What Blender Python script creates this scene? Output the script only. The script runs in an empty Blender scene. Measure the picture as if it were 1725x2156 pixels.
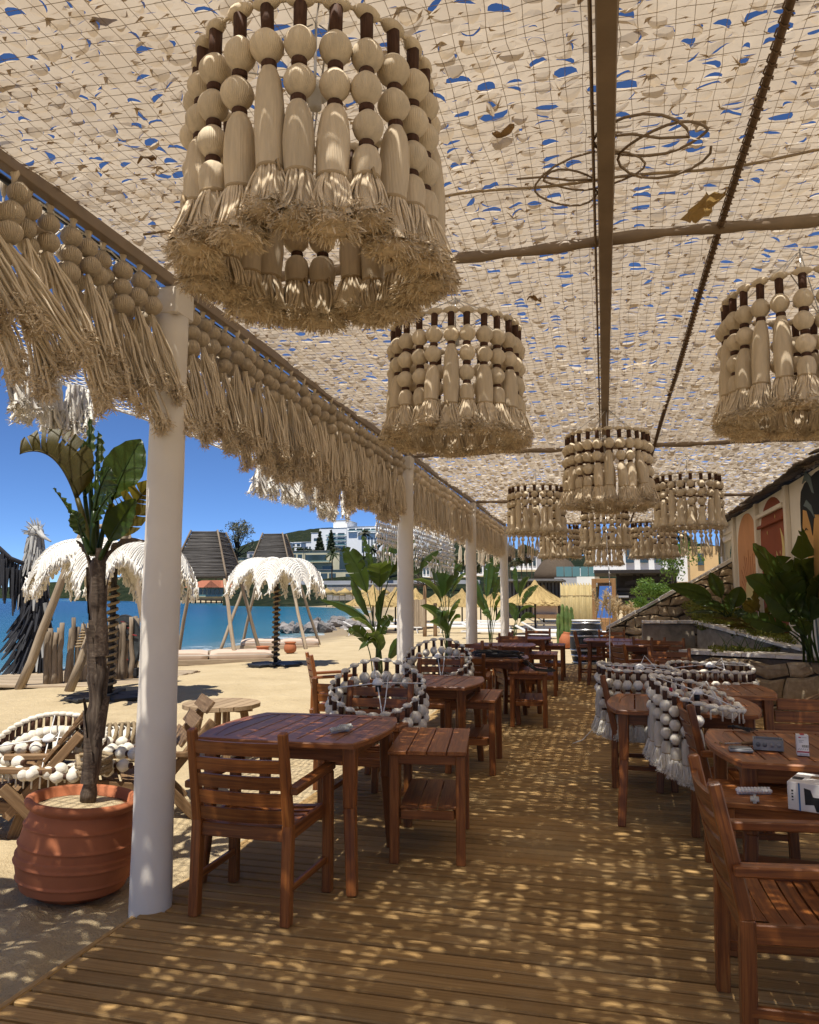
import bpy, math, random
import numpy as np
from mathutils import Vector, Matrix
rnd = random.Random(7)
nr = np.random.RandomState(11)
PI = math.pi
R = math.radians
SC = bpy.context.scene
COL = SC.collection

# ------------------------------------------------------------------ camera, sky, sun, exposure
EYE = Vector((0, 0, 1.48))
cd = bpy.data.cameras.new('camera')
cam = bpy.data.objects.new('camera', cd)
COL.objects.link(cam)
cam.location = EYE
cam.rotation_euler = (R(90 + 6.34), 0, R(14.119))
cd.sensor_fit = 'HORIZONTAL'
cd.sensor_width = 36
cd.lens = 36 * 1620 / 1725
cd.clip_start = 0.05
cd.clip_end = 6000
SC.camera = cam

SHX, SHY = 0.07, 0.40                       # ground shift of a shadow per metre of height
sun_dir = Vector((SHX, SHY, -1)).normalized()
sl = bpy.data.lights.new('sun', 'SUN')
sl.energy = 5.0
sl.angle = R(0.53)
sl.color = (1.0, 0.95, 0.86)
sun = bpy.data.objects.new('sun', sl)
COL.objects.link(sun)
sun.rotation_euler = sun_dir.to_track_quat('-Z', 'Y').to_euler()
elev = math.asin(-sun_dir.z)
w = bpy.data.worlds.new('World')
SC.world = w
w.use_nodes = True
wn = w.node_tree
bg = wn.nodes['Background']
sky = wn.nodes.new('ShaderNodeTexSky')
sky.sky_type = 'NISHITA'
sky.sun_disc = False
sky.sun_elevation = elev
sky.sun_rotation = math.atan2(-sun_dir.x, -sun_dir.y)
sky.altitude = 6000
sky.air_density = 1.0
sky.dust_density = 0.0
sky.ozone_density = 10.0
wn.links.new(sky.outputs[0], bg.inputs[0])
bg.inputs[1].default_value = 0.12
SC.view_settings.view_transform = 'Standard'
SC.view_settings.look = 'None'
SC.view_settings.exposure = 0.36
SC.view_settings.gamma = 1
SC.render.engine = 'CYCLES'
cy = SC.cycles
cy.max_bounces = 8
cy.diffuse_bounces = 4
cy.glossy_bounces = 3
cy.transmission_bounces = 5
cy.transparent_max_bounces = 6
cy.sample_clamp_indirect = 6
cy.caustics_reflective = False
cy.caustics_refractive = False
try:
    cy.use_denoising = True
    cy.denoiser = 'OPENIMAGEDENOISE'
except Exception:
    pass

# surveyed directions: a point of the place from its bearing and its distance along the deck (Y)
_f = Vector((-math.sin(R(14.119)) * math.cos(R(6.34)), math.cos(R(14.119)) * math.cos(R(6.34)), math.sin(R(6.34))))
_r = Vector((math.cos(R(14.119)), math.sin(R(14.119)), 0))
_u = _r.cross(_f)
def _ray(x, y): return _r * ((x - 862.5) / 1620) - _u * ((y - 1078) / 1620) + _f
def at(x, y, Y):
    d = _ray(x, y); return EYE + d * (Y / d.y)
def atz(x, y, z):
    d = _ray(x, y); return EYE + d * ((z - EYE.z) / d.z)

# ------------------------------------------------------------------ mesh helper
def rot(ax, ay, az): return np.array(Matrix.Rotation(az, 3, 'Z') @ Matrix.Rotation(ay, 3, 'Y') @ Matrix.Rotation(ax, 3, 'X'))
def unit(v):
    v = np.asarray(v, float); n = np.linalg.norm(v); return v / n if n > 1e-9 else np.array([0, 0, 1.0])
_CB = None
def _cbox_template():
    vs = []; idx = {}
    for sx in (-1, 1):
        for sy in (-1, 1):
            for sz in (-1, 1):
                for a in range(3):
                    idx[(sx, sy, sz, a)] = len(vs); vs.append((sx, sy, sz, a))
    fs = []
    for a in range(3):
        b, c = (a + 1) % 3, (a + 2) % 3
        for s in (-1, 1):
            q = []
            for (tb, tc) in ((-1, -1), (1, -1), (1, 1), (-1, 1)):
                k = [0, 0, 0]; k[a] = s; k[b] = tb; k[c] = tc; q.append(idx[(k[0], k[1], k[2], a)])
            fs.append(q if s > 0 else q[::-1])
    for a in range(3):
        b, c = (a + 1) % 3, (a + 2) % 3
        for sb in (-1, 1):
            for sc in (-1, 1):
                q = []
                for (sa, pl) in ((-1, b), (1, b), (1, c), (-1, c)):
                    k = [0, 0, 0]; k[a] = sa; k[b] = sb; k[c] = sc; q.append(idx[(k[0], k[1], k[2], pl)])
                fs.append(q if sb * sc < 0 else q[::-1])
    for sx in (-1, 1):
        for sy in (-1, 1):
            for sz in (-1, 1):
                q = [idx[(sx, sy, sz, a)] for a in range(3)]
                fs.append(q if sx * sy * sz > 0 else q[::-1])
    return np.array(vs, float), fs
class MB:
    def __init__(s): s.v = []; s.f = []; s.g = []; s.sm = []; s.n = 0; s.mi = []; s.cur = 0
    def add(s, vs, fs, g=None, smooth=False):
        vs = np.asarray(vs, float).reshape(-1, 3)
        if g is None: g = vs
        b = s.n
        s.v.append(vs); s.g.append(np.asarray(g, float).reshape(-1, 3)); s.n += len(vs)
        s.f.extend([[i + b for i in q] for q in fs]); s.sm.extend([smooth] * len(fs)); s.mi.extend([s.cur] * len(fs))
        return s
    def box(s, c, size, m=None, ch=0.0, go=None):
        """box of full size about c, edges chamfered by ch; grain runs along its longest side"""
        global _CB
        h = np.asarray(size, float) / 2
        if ch > 0:
            if _CB is None: _CB = _cbox_template()
            t, fs = _CB
            ch = min(ch, h.min() * 0.45)
            loc = t[:, :3] * (h - ch)
            ar = t[:, 3].astype(int); ii = np.arange(len(t))
            loc[ii, ar] = t[ii, ar] * h[ar]
        else:
            loc = np.array([(x, y, z) for x in (-1, 1) for y in (-1, 1) for z in (-1, 1)], float) * h
            fs = [[0, 1, 3, 2], [4, 6, 7, 5], [0, 4, 5, 1], [2, 3, 7, 6], [0, 2, 6, 4], [1, 5, 7, 3]]
        o = np.argsort(-h, kind='stable')
        g = loc[:, o] + (np.array([rnd.uniform(0, 50), rnd.uniform(0, 50), rnd.uniform(0, 50)]) if go is None else go)
        if m is not None: loc = loc @ np.asarray(m).T
        return s.add(loc + np.asarray(c, float), fs, g)
    def bar(s, p0, p1, wd, ht, up=(0, 0, 1), ch=0.0, taper=1.0):
        """square timber from p0 to p1; ht along up, wd across"""
        p0 = np.asarray(p0, float); p1 = np.asarray(p1, float)
        d = p1 - p0; L = np.linalg.norm(d); y = unit(d)
        x = np.cross(y, np.asarray(up, float))
        if np.linalg.norm(x) < 1e-6: x = np.cross(y, (1, 0, 0))
        x = unit(x); z = np.cross(x, y)
        n0 = s.n
        s.box((0, 0, 0), (wd, L, ht), None, ch)
        v = s.v[-1]
        if taper != 1.0:
            k = 1 + (taper - 1) * (v[:, 1:2] / L + .5); v = v * np.hstack([k, np.ones_like(k), k])
        s.v[-1] = v @ np.array([x, y, z]) + (p0 + p1) / 2
        # grain always along the bar
        return s
    def tube(s, pts, r, n=6, caps=True, smooth=True):
        pts = np.asarray(pts, float); k = len(pts)
        r = np.full(k, r, float) if np.isscalar(r) else np.asarray(r, float)
        t = np.gradient(pts, axis=0)
        t /= np.maximum(np.linalg.norm(t, axis=1, keepdims=True), 1e-9)
        a = np.array([0, 0, 1.0]) if abs(t[0][2]) < 0.9 else np.array([1.0, 0, 0])
        vs = []; u = None; gl = []
        L = 0; oo = rnd.uniform(0, 30)
        for i in range(k):
            u = np.cross(t[i], a) if u is None else u - t[i] * (u @ t[i])
            u = unit(u); w_ = np.cross(t[i], u)
            if i: L += np.linalg.norm(pts[i] - pts[i - 1])
            for j in range(n):
                an = 2 * PI * j / n
                vs.append(pts[i] + r[i] * (math.cos(an) * u + math.sin(an) * w_))
                gl.append((L + oo, math.cos(an) * r[i] + oo, math.sin(an) * r[i]))
        fs = [[i * n + j, i * n + (j + 1) % n, (i + 1) * n + (j + 1) % n, (i + 1) * n + j] for i in range(k - 1) for j in range(n)]
        if caps: fs += [list(range(n))[::-1], [(k - 1) * n + j for j in range(n)]]
        return s.add(vs, fs, gl, smooth)
    def lathe(s, prof, n=16, c=(0, 0, 0), smooth=True, fn=None, capb=True, capt=True):
        """prof: list of (radius, z); fn(angle, i) multiplies the radius"""
        vs = []
        for i, (r_, z) in enumerate(prof):
            for j in range(n):
                a = 2 * PI * j / n; rr = r_ * (fn(a, i) if fn else 1)
                vs.append((c[0] + rr * math.cos(a), c[1] + rr * math.sin(a), c[2] + z))
        k = len(prof)
        up = prof[-1][1] > prof[0][1]
        fs = []
        for i in range(k - 1):
            for j in range(n):
                q = [i * n + j, i * n + (j + 1) % n, (i + 1) * n + (j + 1) % n, (i + 1) * n + j]
                fs.append(q if up else q[::-1])
        if capb and prof[0][0] > 1e-5: q = list(range(n)); fs.append(q[::-1] if up else q)
        if capt and prof[-1][0] > 1e-5: q = [(k - 1) * n + j for j in range(n)]; fs.append(q if up else q[::-1])
        return s.add(vs, fs, None, smooth)
    def grid(s, P, g=None, smooth=True, closed=False):
        """P: array (rows, cols, 3)"""
        P = np.asarray(P, float); a, b = P.shape[:2]
        fs = [[i * b + j, i * b + (j + 1) % b, (i + 1) * b + (j + 1) % b, (i + 1) * b + j] for i in range(a - 1) for j in range(b if closed else b - 1)]
        return s.add(P.reshape(-1, 3), fs, g, smooth)
    def prism(s, poly, d, m=None, c=(0, 0, 0), smooth=False):
        """polygon in local XY extruded by d along local Z"""
        n = len(poly)
        v = np.array([(p[0], p[1], z) for z in (0, d) for p in poly], float)
        fs = [list(range(n))[::-1], list(range(n, 2 * n))] + [[i, (i + 1) % n, n + (i + 1) % n, n + i] for i in range(n)]
        g = v + rnd.uniform(0, 20)
        if m is not None: v = v @ np.asarray(m).T
        return s.add(v + np.asarray(c, float), fs, g, smooth)
    def mesh(s, name, mat):
        me = bpy.data.meshes.new(name)
        V = np.concatenate(s.v) if s.v else np.zeros((0, 3))
        me.from_pydata(V, [], s.f)
        me.polygons.foreach_set('use_smooth', s.sm)
        at_ = me.attributes.new('gr', 'FLOAT_VECTOR', 'POINT')
        at_.data.foreach_set('vector', np.concatenate(s.g).astype(np.float32).ravel())
        for q in (mat if isinstance(mat, (list, tuple)) else [mat]): me.materials.append(q)
        if isinstance(mat, (list, tuple)): me.polygons.foreach_set('material_index', s.mi)
        return me
    def build(s, name, mat, parent=None, loc=(0, 0, 0)):
        return obj(name, s.mesh(name, mat), parent, loc)
def obj(name, me, parent=None, loc=(0, 0, 0), rotm=None):
    o = bpy.data.objects.new(name, me); COL.objects.link(o)
    o.location = loc
    if rotm is not None: o.rotation_euler = rotm
    if parent: o.parent = parent
    return o
def big_mesh(name, V, F, mat, smooth=False):
    """mesh from arrays; F (n,3) or (n,4)"""
    me = bpy.data.meshes.new(name)
    V = np.asarray(V, np.float32); F = np.asarray(F, np.int32); k = F.shape[1]
    me.vertices.add(len(V)); me.vertices.foreach_set('co', V.ravel())
    me.loops.add(F.size); me.loops.foreach_set('vertex_index', F.ravel())
    me.polygons.add(len(F)); me.polygons.foreach_set('loop_start', np.arange(0, F.size, k, dtype=np.int32))
    try: me.polygons.foreach_set('loop_total', np.full(len(F), k, np.int32))
    except Exception: pass
    me.polygons.foreach_set('use_smooth', np.full(len(F), smooth))
    me.update(calc_edges=True)
    me.materials.append(mat)
    return me
def tag(o, label=None, cat=None, group=None, kind=None):
    if label: o['label'] = label
    if cat: o['category'] = cat
    if group: o['group'] = group
    if kind: o['kind'] = kind
    return o
def thing(name, label, cat, loc=(0, 0, 0), rz=0.0, group=None):
    o = bpy.data.objects.new(name, None); COL.objects.link(o)
    o.empty_display_size = 0.1
    o.location = loc; o.rotation_euler = (0, 0, rz)
    return tag(o, label, cat, group)
KIDS = {}
def dup(o, loc=None, rz=None, label=None, group=None, parent=None):
    """copy of a thing with copies of its parts and sub-parts"""
    c = o.copy(); COL.objects.link(c)
    if parent is not None: c.parent = parent
    if loc is not None: c.location = loc
    if rz is not None: c.rotation_euler = (0, 0, rz)
    if label: c['label'] = label
    if group: c['group'] = group
    if o not in KIDS: KIDS[o] = list(o.children)
    for ch in KIDS[o]: dup(ch, parent=c)
    return c

# ------------------------------------------------------------------ materials
class M:
    def __init__(s, name):
        s.m = bpy.data.materials.new(name); s.m.use_nodes = True
        s.t = s.m.node_tree; s.b = s.t.nodes['Principled BSDF']; s.out = s.t.nodes['Material Output']
    def n(s, typ, **kw):
        nd = s.t.nodes.new('ShaderNode' + typ)
        for k, v in kw.items(): setattr(nd, k, v)
        return nd
    def l(s, a, b): s.t.links.new(a, b)
    def coord(s, src='Object', scale=(1, 1, 1)):
        if src == 'gr':
            a = s.n('Attribute', attribute_name='gr').outputs['Vector']
        elif src == 'world':
            a = s.n('NewGeometry').outputs['Position']
        else:
            a = s.n('TexCoord').outputs[src]
        if src != 'world':
            oi = s.n('ObjectInfo')
            mu = s.n('VectorMath', operation='MULTIPLY_ADD')
            cb = s.n('CombineXYZ')
            for k in range(3): s.l(oi.outputs['Random'], cb.inputs[k])
            mu.inputs[1].default_value = (37, 53, 71)
            s.l(cb.outputs[0], mu.inputs[0]); s.l(a, mu.inputs[2]); a = mu.outputs[0]
        mp = s.n('Mapping'); mp.inputs['Scale'].default_value = scale
        s.l(a, mp.inputs['Vector']); return mp.outputs[0]
    def noise(s, co, scale, detail=4, rough=.55, dist=0.0):
        nd = s.n('TexNoise'); s.l(co, nd.inputs['Vector'])
        nd.inputs['Scale'].default_value = scale; nd.inputs['Detail'].default_value = detail
        nd.inputs['Roughness'].default_value = rough; nd.inputs['Distortion'].default_value = dist
        return nd.outputs['Fac']
    def ramp(s, fac, stops):
        r = s.n('ValToRGB'); s.l(fac, r.inputs[0]); e = r.color_ramp.elements
        while len(e) < len(stops): e.new(.5)
        for k, (p, c) in enumerate(stops):
            e[k].position = p; e[k].color = (*c, 1) if len(c) == 3 else c
        return r.outputs[0]
    def mix(s, fac, a, b, typ='MIX'):
        m = s.n('MixRGB', blend_type=typ)
        for k, x in ((0, fac), (1, a), (2, b)):
            if isinstance(x, (int, float)): m.inputs[k].default_value = x
            elif isinstance(x, tuple): m.inputs[k].default_value = (*x, 1)
            else: s.l(x, m.inputs[k])
        return m.outputs[0]
    def math(s, op, a, b=None):
        m = s.n('Math', operation=op)
        for k, x in ((0, a), (1, b)):
            if x is None: continue
            if isinstance(x, (int, float)): m.inputs[k].default_value = x
            else: s.l(x, m.inputs[k])
        return m.outputs[0]
    def vary(s, col, amt=.25):
        """value differs a little from object to object"""
        oi = s.n('ObjectInfo'); v = s.math('MULTIPLY_ADD', oi.outputs['Random'], amt)
        v.node.inputs[2].default_value = 1 - amt / 2
        hs = s.n('HueSaturation'); s.l(v, hs.inputs['Value']); s.l(col, hs.inputs['Color']); return hs.outputs[0]
    def bump(s, h, strength=.3, dist=.01, prev=None):
        b = s.n('Bump'); b.inputs['Strength'].default_value = strength; b.inputs['Distance'].default_value = dist
        s.l(h, b.inputs['Height'])
        if prev: s.l(prev, b.inputs['Normal'])
        s.l(b.outputs[0], s.b.inputs['Normal']); return b.outputs[0]
    def col(s, c, rough=.6, spec=.5, metal=0.0):
        if isinstance(c, tuple): s.b.inputs['Base Color'].default_value = (*c, 1)
        else: s.l(c, s.b.inputs['Base Color'])
        s.b.inputs['Roughness'].default_value = rough; s.b.inputs['Specular IOR Level'].default_value = spec
        s.b.inputs['Metallic'].default_value = metal; return s
    def translucent(s, c, fac, normal=None):
        tr = s.n('BsdfTranslucent'); mx = s.n('MixShader'); mx.inputs[0].default_value = fac
        if isinstance(c, tuple): tr.inputs[0].default_value = (*c, 1)
        else: s.l(c, tr.inputs[0])
        s.l(s.b.outputs[0], mx.inputs[1]); s.l(tr.outputs[0], mx.inputs[2]); s.l(mx.outputs[0], s.out.inputs[0]); return s
def wood(name, dark, mid, light, rough=.5, spec=.4, sc=(1.5, 30, 30), bump=.15, coat=0.0, vary=.3, blotch=.5):
    m = M(name); co = m.coord('gr', sc)
    a = m.noise(co, 2.2, 6, .6, .6)
    c = m.ramp(a, [(.28, dark), (.5, mid), (.74, light)])
    b = m.noise(m.coord('gr', (2.0, 4, 4)), 1.6, 3)
    c = m.mix(m.math('MULTIPLY', b, blotch), c, dark)
    c = m.vary(c, vary)
    m.col(c, rough, spec); m.bump(a, bump, .004)
    if coat: m.b.inputs['Coat Weight'].default_value = coat; m.b.inputs['Coat Roughness'].default_value = .22
    return m.m
def plain(name, c, rough=.6, spec=.4, metal=0.0, nz=.15, scale=6.0, vary=0.0, bump=0.0):
    m = M(name); a = m.noise(m.coord('Object'), scale, 5, .6)
    k = m.ramp(a, [(.3, tuple(x * (1 - nz) for x in c)), (.7, tuple(min(1, x * (1 + nz)) for x in c))])
    if vary: k = m.vary(k, vary)
    m.col(k, rough, spec, metal)
    if bump: m.bump(a, bump, .01)
    return m.m
TEAK = wood('oiled_teak', (.090, .025, .006), (.260, .083, .017), (.44, .170, .036), .44, .45, coat=.08, vary=.5)
TEAK2 = wood('acacia_stool', (.13, .038, .009), (.29, .100, .023), (.43, .175, .045), .5, .4, vary=.3)
DECK = None
GREYWOOD = wood('weathered_wood', (.13, .10, .07), (.26, .20, .14), (.40, .32, .23), .8, .2, vary=.35)
BROWNWOOD = wood('sun_worn_wood', (.13, .075, .035), (.25, .15, .075), (.36, .24, .13), .7, .25, vary=.3)
POLEWOOD = wood('driftwood_pole', (.22, .16, .10), (.40, .31, .21), (.52, .43, .31), .8, .2, sc=(1.0, 14, 14), vary=.35)
def deck_mat():
    m = M('deck_board'); co = m.coord('gr', (1.0, 60, 60))
    a = m.noise(co, 2.0, 5, .6, .3)
    c = m.ramp(a, [(.25, (.235, .138, .050)), (.5, (.36, .222, .086)), (.78, (.47, .31, .135))])
    d = m.noise(m.coord('world', (1, 1, 1)), 1.4, 6, .62)
    c = m.mix(m.ramp(d, [(.47, (0, 0, 0)), (.70, (.45, .45, .45))]), c, (.54, .41, .22))
    c = m.vary(c, .42)
    m.col(c, .7, .18)
    sx = m.n('SeparateXYZ'); m.l(m.n('Attribute', attribute_name='gr').outputs['Vector'], sx.inputs[0])
    gr = m.math('SINE', m.math('MULTIPLY', sx.outputs[1], 900.0))
    m.bump(m.math('ADD', m.math('MULTIPLY', gr, .35), a), .3, .003)
    return m.m
DECK = deck_mat()
def thread(name, c, ribs=60, rough=.65, vary=.16, spec=.25, str_=.5, stain=None):
    """wound thread: fine ribs running from pole to pole about local Z"""
    m = M(name); tc = m.n('TexCoord'); sx = m.n('SeparateXYZ'); m.l(tc.outputs['Object'], sx.inputs[0])
    an = m.math('ARCTAN2', sx.outputs[1], sx.outputs[0])
    nz = m.noise(m.coord('Object', (30, 30, 4)), 2.0, 4, .6)
    ph = m.math('ADD', m.math('MULTIPLY', an, float(ribs)), m.math('MULTIPLY', nz, 5.0))
    s_ = m.math('SINE', ph)
    k = m.ramp(nz, [(.25, tuple(x * .80 for x in c)), (.75, tuple(min(1, x * 1.12) for x in c))])
    k = m.vary(k, vary)
    m.col(k, rough, spec); m.bump(m.math('ADD', s_, m.math('MULTIPLY', nz, 1.5)), str_, .0022)
    return m.m
BEAD = thread('wound_thread', (.70, .59, .43), 46, str_=.35)
SKEIN = thread('combed_yarn', (.66, .55, .40), 64, .75, str_=.4, spec=.10)
CORDY = thread('twisted_cord', (.80, .68, .51), 14, .9, str_=.5, spec=.06)
WHITECORD = plain('white_cotton_cord', (.80, .76, .68), .85, .1, nz=.14, scale=60, vary=.1, bump=.3)
FUZZ = plain('frayed_fluff', (.68, .57, .42), .95, .05, nz=.25, scale=40, vary=.15)
BEAD_LIT = thread('lit_wound_thread', (.80, .74, .62), 46, str_=.35)  # same thread as the hanging lamps, front light painted in as a paler colour
SKEIN_LIT = thread('lit_combed_yarn', (.78, .72, .60), 40, .7, str_=.7, spec=.12)  # the hanging lamps' yarn again, lightened as if lit from the front
WRAP = wood('brown_cord_wrap', (.045, .020, .012), (.085, .042, .026), (.13, .068, .044), .7, .2, sc=(220, 8, 8), vary=.2)
HUTW = wood('grey_sticks', (.055, .05, .045), (.125, .115, .105), (.23, .215, .20), .85, .2, vary=.3)
TIEC = plain('tie_cord', (.42, .32, .20), .85, .1)
ROPE = wood('sisal_rope', (.16, .11, .06), (.33, .25, .15), (.48, .38, .25), .9, .1, sc=(60, 60, 60))
BLACK = plain('black_rubber', (.018, .018, .019), .5, .4)
DARKMETAL = plain('dark_metal', (.05, .05, .055), .5, .5)
CHROME = plain('galvanised_steel', (.55, .55, .55), .3, .5, metal=.9)
WHITEP = plain('white_plastic', (.78, .77, .74), .4, .5, nz=.04)
def stone_mat(name, a, b, c, scale=3.0):
    m = M(name); co = m.coord('Object')
    n1 = m.noise(co, scale, 8, .65, .3); n2 = m.noise(co, scale * 6, 5, .6)
    k = m.ramp(n1, [(.25, a), (.5, b), (.75, c)])
    k = m.mix(.35, k, m.ramp(n2, [(.3, a), (.7, c)])); k = m.vary(k, .5)
    m.col(k, .85, .25); m.bump(m.math('ADD', n1, m.math('MULTIPLY', n2, .5)), .6, .02); return m.m
STONE = stone_mat('ochre_rubble', (.16, .115, .07), (.40, .30, .18), (.60, .50, .35))
GREYSTONE = stone_mat('grey_rubble', (.10, .09, .08), (.24, .21, .18), (.42, .38, .33))
ROCK = stone_mat('sea_rock', (.07, .065, .06), (.19, .17, .155), (.36, .33, .31), 1.5)
MORTAR = stone_mat('lime_mortar', (.06, .05, .04), (.12, .10, .08), (.20, .17, .14), 4)
def leafy(name, c1, c2, tr, fac=.35, rough=.45, scale=3.0, stripes=False):
    m = M(name); a = m.noise(m.coord('gr' if stripes else 'Object', (3, 40, 3) if stripes else (1, 1, 1)), scale, 4)
    k = m.vary(m.ramp(a, [(.3, c1), (.7, c2)]), .5)
    m.col(k, rough, .4)
    if stripes: m.bump(a, .25, .006)
    m.translucent(tr, fac); return m.m
BANANA = leafy('banana_leaf', (.020, .042, .009), (.050, .088, .016), (.17, .22, .022), .32, .32, 2.0, True)
BANANAOLD = leafy('scorched_leaf', (.055, .040, .012), (.085, .075, .016), (.26, .20, .025), .38, .45, 2.0, True)
STRELI = leafy('strelitzia_leaf', (.026, .05, .012), (.06, .10, .022), (.16, .22, .03), .28, .3, 2.0, True)
BUSH = leafy('ground_cover', (.085, .10, .016), (.21, .22, .035), (.32, .34, .05), .35, .6, 1.5)
FOLI = leafy('tree_foliage', (.022, .034, .013), (.055, .072, .028), (.06, .08, .02), .2, .6, .25)
FOLIO = leafy('olive_foliage', (.09, .09, .055), (.17, .165, .11), (.12, .13, .06), .25, .6, .3)
FOLIG = leafy('bright_foliage', (.05, .10, .015), (.12, .20, .03), (.22, .32, .04), .35, .5, 2.0)
BARK = wood('bark', (.04, .028, .018), (.09, .066, .045), (.17, .13, .095), .9, .15, sc=(6, 30, 30), bump=.6)
FIBRE = wood('dry_leaf_sheath', (.055, .038, .027), (.13, .093, .066), (.27, .21, .155), .75, .25, sc=(3, 30, 30), bump=.5, vary=.5)
TERRA = plain('terracotta', (.40, .135, .058), .75, .25, nz=.12, scale=5, bump=.08)
STRAW = wood('straw_thatch', (.20, .13, .05), (.46, .33, .14), (.64, .49, .25), .9, .1, sc=(18, 40, 40), bump=.5)
REED = wood('reed_screen', (.34, .25, .11), (.50, .40, .20), (.62, .52, .30), .8, .15, sc=(2, 40, 40), bump=.3)
WHITEWALL = plain('white_render', (.80, .80, .79), .8, .2, nz=.03, scale=.6)
CREAMWALL = plain('cream_render', (.55, .50, .34), .85, .2, nz=.08, scale=.5)
GREYWALL = plain('grey_render', (.42, .42, .42), .85, .2, nz=.1, scale=.5)
GLASS = M('window_glass').col((.035, .055, .06), .08, .6).m
GREENGLASS = M('green_glass').col((.10, .20, .19), .1, .6).m
REDROOF = plain('red_roof_tile', (.34, .125, .07), .8, .2, nz=.2, scale=1.5)
DARKTIMBER = wood('dark_stained_timber', (.012, .010, .009), (.028, .022, .019), (.06, .05, .042), .7, .3)
CUSH = plain('pinkish_canvas', (.56, .43, .33), .85, .15, nz=.08, scale=3)
CUSHW = plain('white_canvas', (.70, .67, .60), .85, .15, nz=.06, scale=4)
COLUMN = plain('white_wrapped_post', (.74, .68, .59), .55, .3, nz=.05, scale=3, bump=.08)
# ------------------------------------------------------------------ sand, sea, hills
SHORE = np.array([(-60, -10), (-17.5, 6), (-15.2, 12), (-14.1, 16.5), (-13.6, 19.5), (-13.5, 22.5), (-13.9, 27), (-14.4, 33), (-13.8, 38), (-18.5, 52), (-24, 75), (-30, 100), (-40, 128), (-72, 168), (-116, 232), (-192, 330), (-297, 440), (-390, 520), (-400, 900)], float)
SEAZ = -0.45
def shore_dist(x, y):
    """signed distance to the waterline, positive on land"""
    x = np.asarray(x, float); y = np.asarray(y, float)
    best = np.full(x.shape, 1e9); sign = np.ones(x.shape)
    for (a, b) in zip(SHORE[:-1], SHORE[1:]):
        d = b - a; t = np.clip(((x - a[0]) * d[0] + (y - a[1]) * d[1]) / (d @ d), 0, 1)
        ex = x - (a[0] + t * d[0]); ey = y - (a[1] + t * d[1]); q = np.hypot(ex, ey)
        cr = d[0] * ey - d[1] * ex
        m = q < best - 1e-9; best = np.where(m, q, best); sign = np.where(m, np.where(cr < 0, 1.0, -1.0), sign)
    return best * sign
_ph = nr.uniform(0, 6.28, (40, 2)); _dr = nr.uniform(0, 6.28, 40)
def wave_noise(x, y, scale, octs=5, seed=0):
    z = 0; amp = 1.0; fr = 1.0 / scale
    for o in range(octs):
        for k in range(3):
            i = (seed * 7 + o * 3 + k) % 40; a = _dr[i]
            z = z + amp * np.sin((x * math.cos(a) + y * math.sin(a)) * fr * 6.28 + _ph[i, 0] + 1.7 * np.sin((x * math.sin(a) - y * math.cos(a)) * fr * 4.1 + _ph[i, 1]))
        amp *= .55; fr *= 1.9
    return z / 4
def sand_z(x, y):
    d = shore_dist(x, y)
    z = -0.07 + np.where(d < 7, (SEAZ + .02 + .07) * np.clip((7 - d) / 7, 0, 1.6) ** 1.3, 0)
    near = np.clip(1 - (np.hypot(x + 3, y - 4) - 6) / 14, 0.25, 1)
    return z + near * (.028 * wave_noise(x, y, .50, 5, 1) + .03 * wave_noise(x, y, 2.6, 3, 2))
def axis(*segs):
    out = []
    for a, b, n in segs: out += list(np.linspace(a, b, n, endpoint=False))
    return np.array(out + [segs[-1][1]])
xs = axis((-420, -60, 14), (-60, -18, 30), (-18, -7, 70), (-7, -1.7, 130), (-1.7, 6, 24), (6, 60, 16), (60, 420, 8))
ys = axis((-60, -4, 16), (-4.2, 1.5, 30), (1.5, 9, 170), (9, 24, 130), (24, 60, 60), (60, 220, 50), (220, 900, 14))
X, Y = np.meshgrid(xs, ys)
Z = sand_z(X, Y)
Z = np.where((X > -2.02) & (X < 2.6) & (Y < 17.9), -0.12, Z)
Z = np.where((X > -2.35) & (X <= -2.02) & (Y < 17.9), np.minimum(Z, -.02), Z)
def sand_mat():
    m = M('beach_sand'); co = m.coord('world', (1, 1, 1))
    a = m.noise(co, 1.1, 8, .6); b = m.noise(co, 90, 3, .7); c = m.noise(co, 9, 6, .6)
    k = m.ramp(a, [(.3, (.44, .335, .19)), (.55, (.55, .43, .255)), (.75, (.60, .48, .30))])
    k = m.mix(.3, k, m.ramp(b, [(.3, (.36, .27, .15)), (.7, (.66, .55, .36))]))
    at_ = m.n('Attribute', attribute_name='wet').outputs['Fac']
    k = m.mix(m.math('MULTIPLY', at_, .8), k, (.23, .175, .115))
    m.col(k, .9, .15)
    m.bump(m.math('ADD', m.math('ADD', m.math('MULTIPLY', c, 2.0), b), m.math('MULTIPLY', m.noise(co, 28, 4, .6), 1.2)), .75, .02); return m.m
gi = np.arange(X.size).reshape(X.shape)
F = np.stack([gi[:-1, :-1], gi[:-1, 1:], gi[1:, 1:], gi[1:, :-1]], -1).reshape(-1, 4)
me = big_mesh('sand', np.stack([X, Y, Z], -1).reshape(-1, 3), F, sand_mat(), True)
d_ = shore_dist(X, Y); wet = np.clip((4.2 - d_ + .8 * wave_noise(X, Y, 3, 3, 4)) / 2.2, 0, 1)
A_ = me.attributes.new('wet', 'FLOAT', 'POINT'); A_.data.foreach_set('value', wet.astype(np.float32).ravel())
tag(obj('sand', me), kind='structure')

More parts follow.
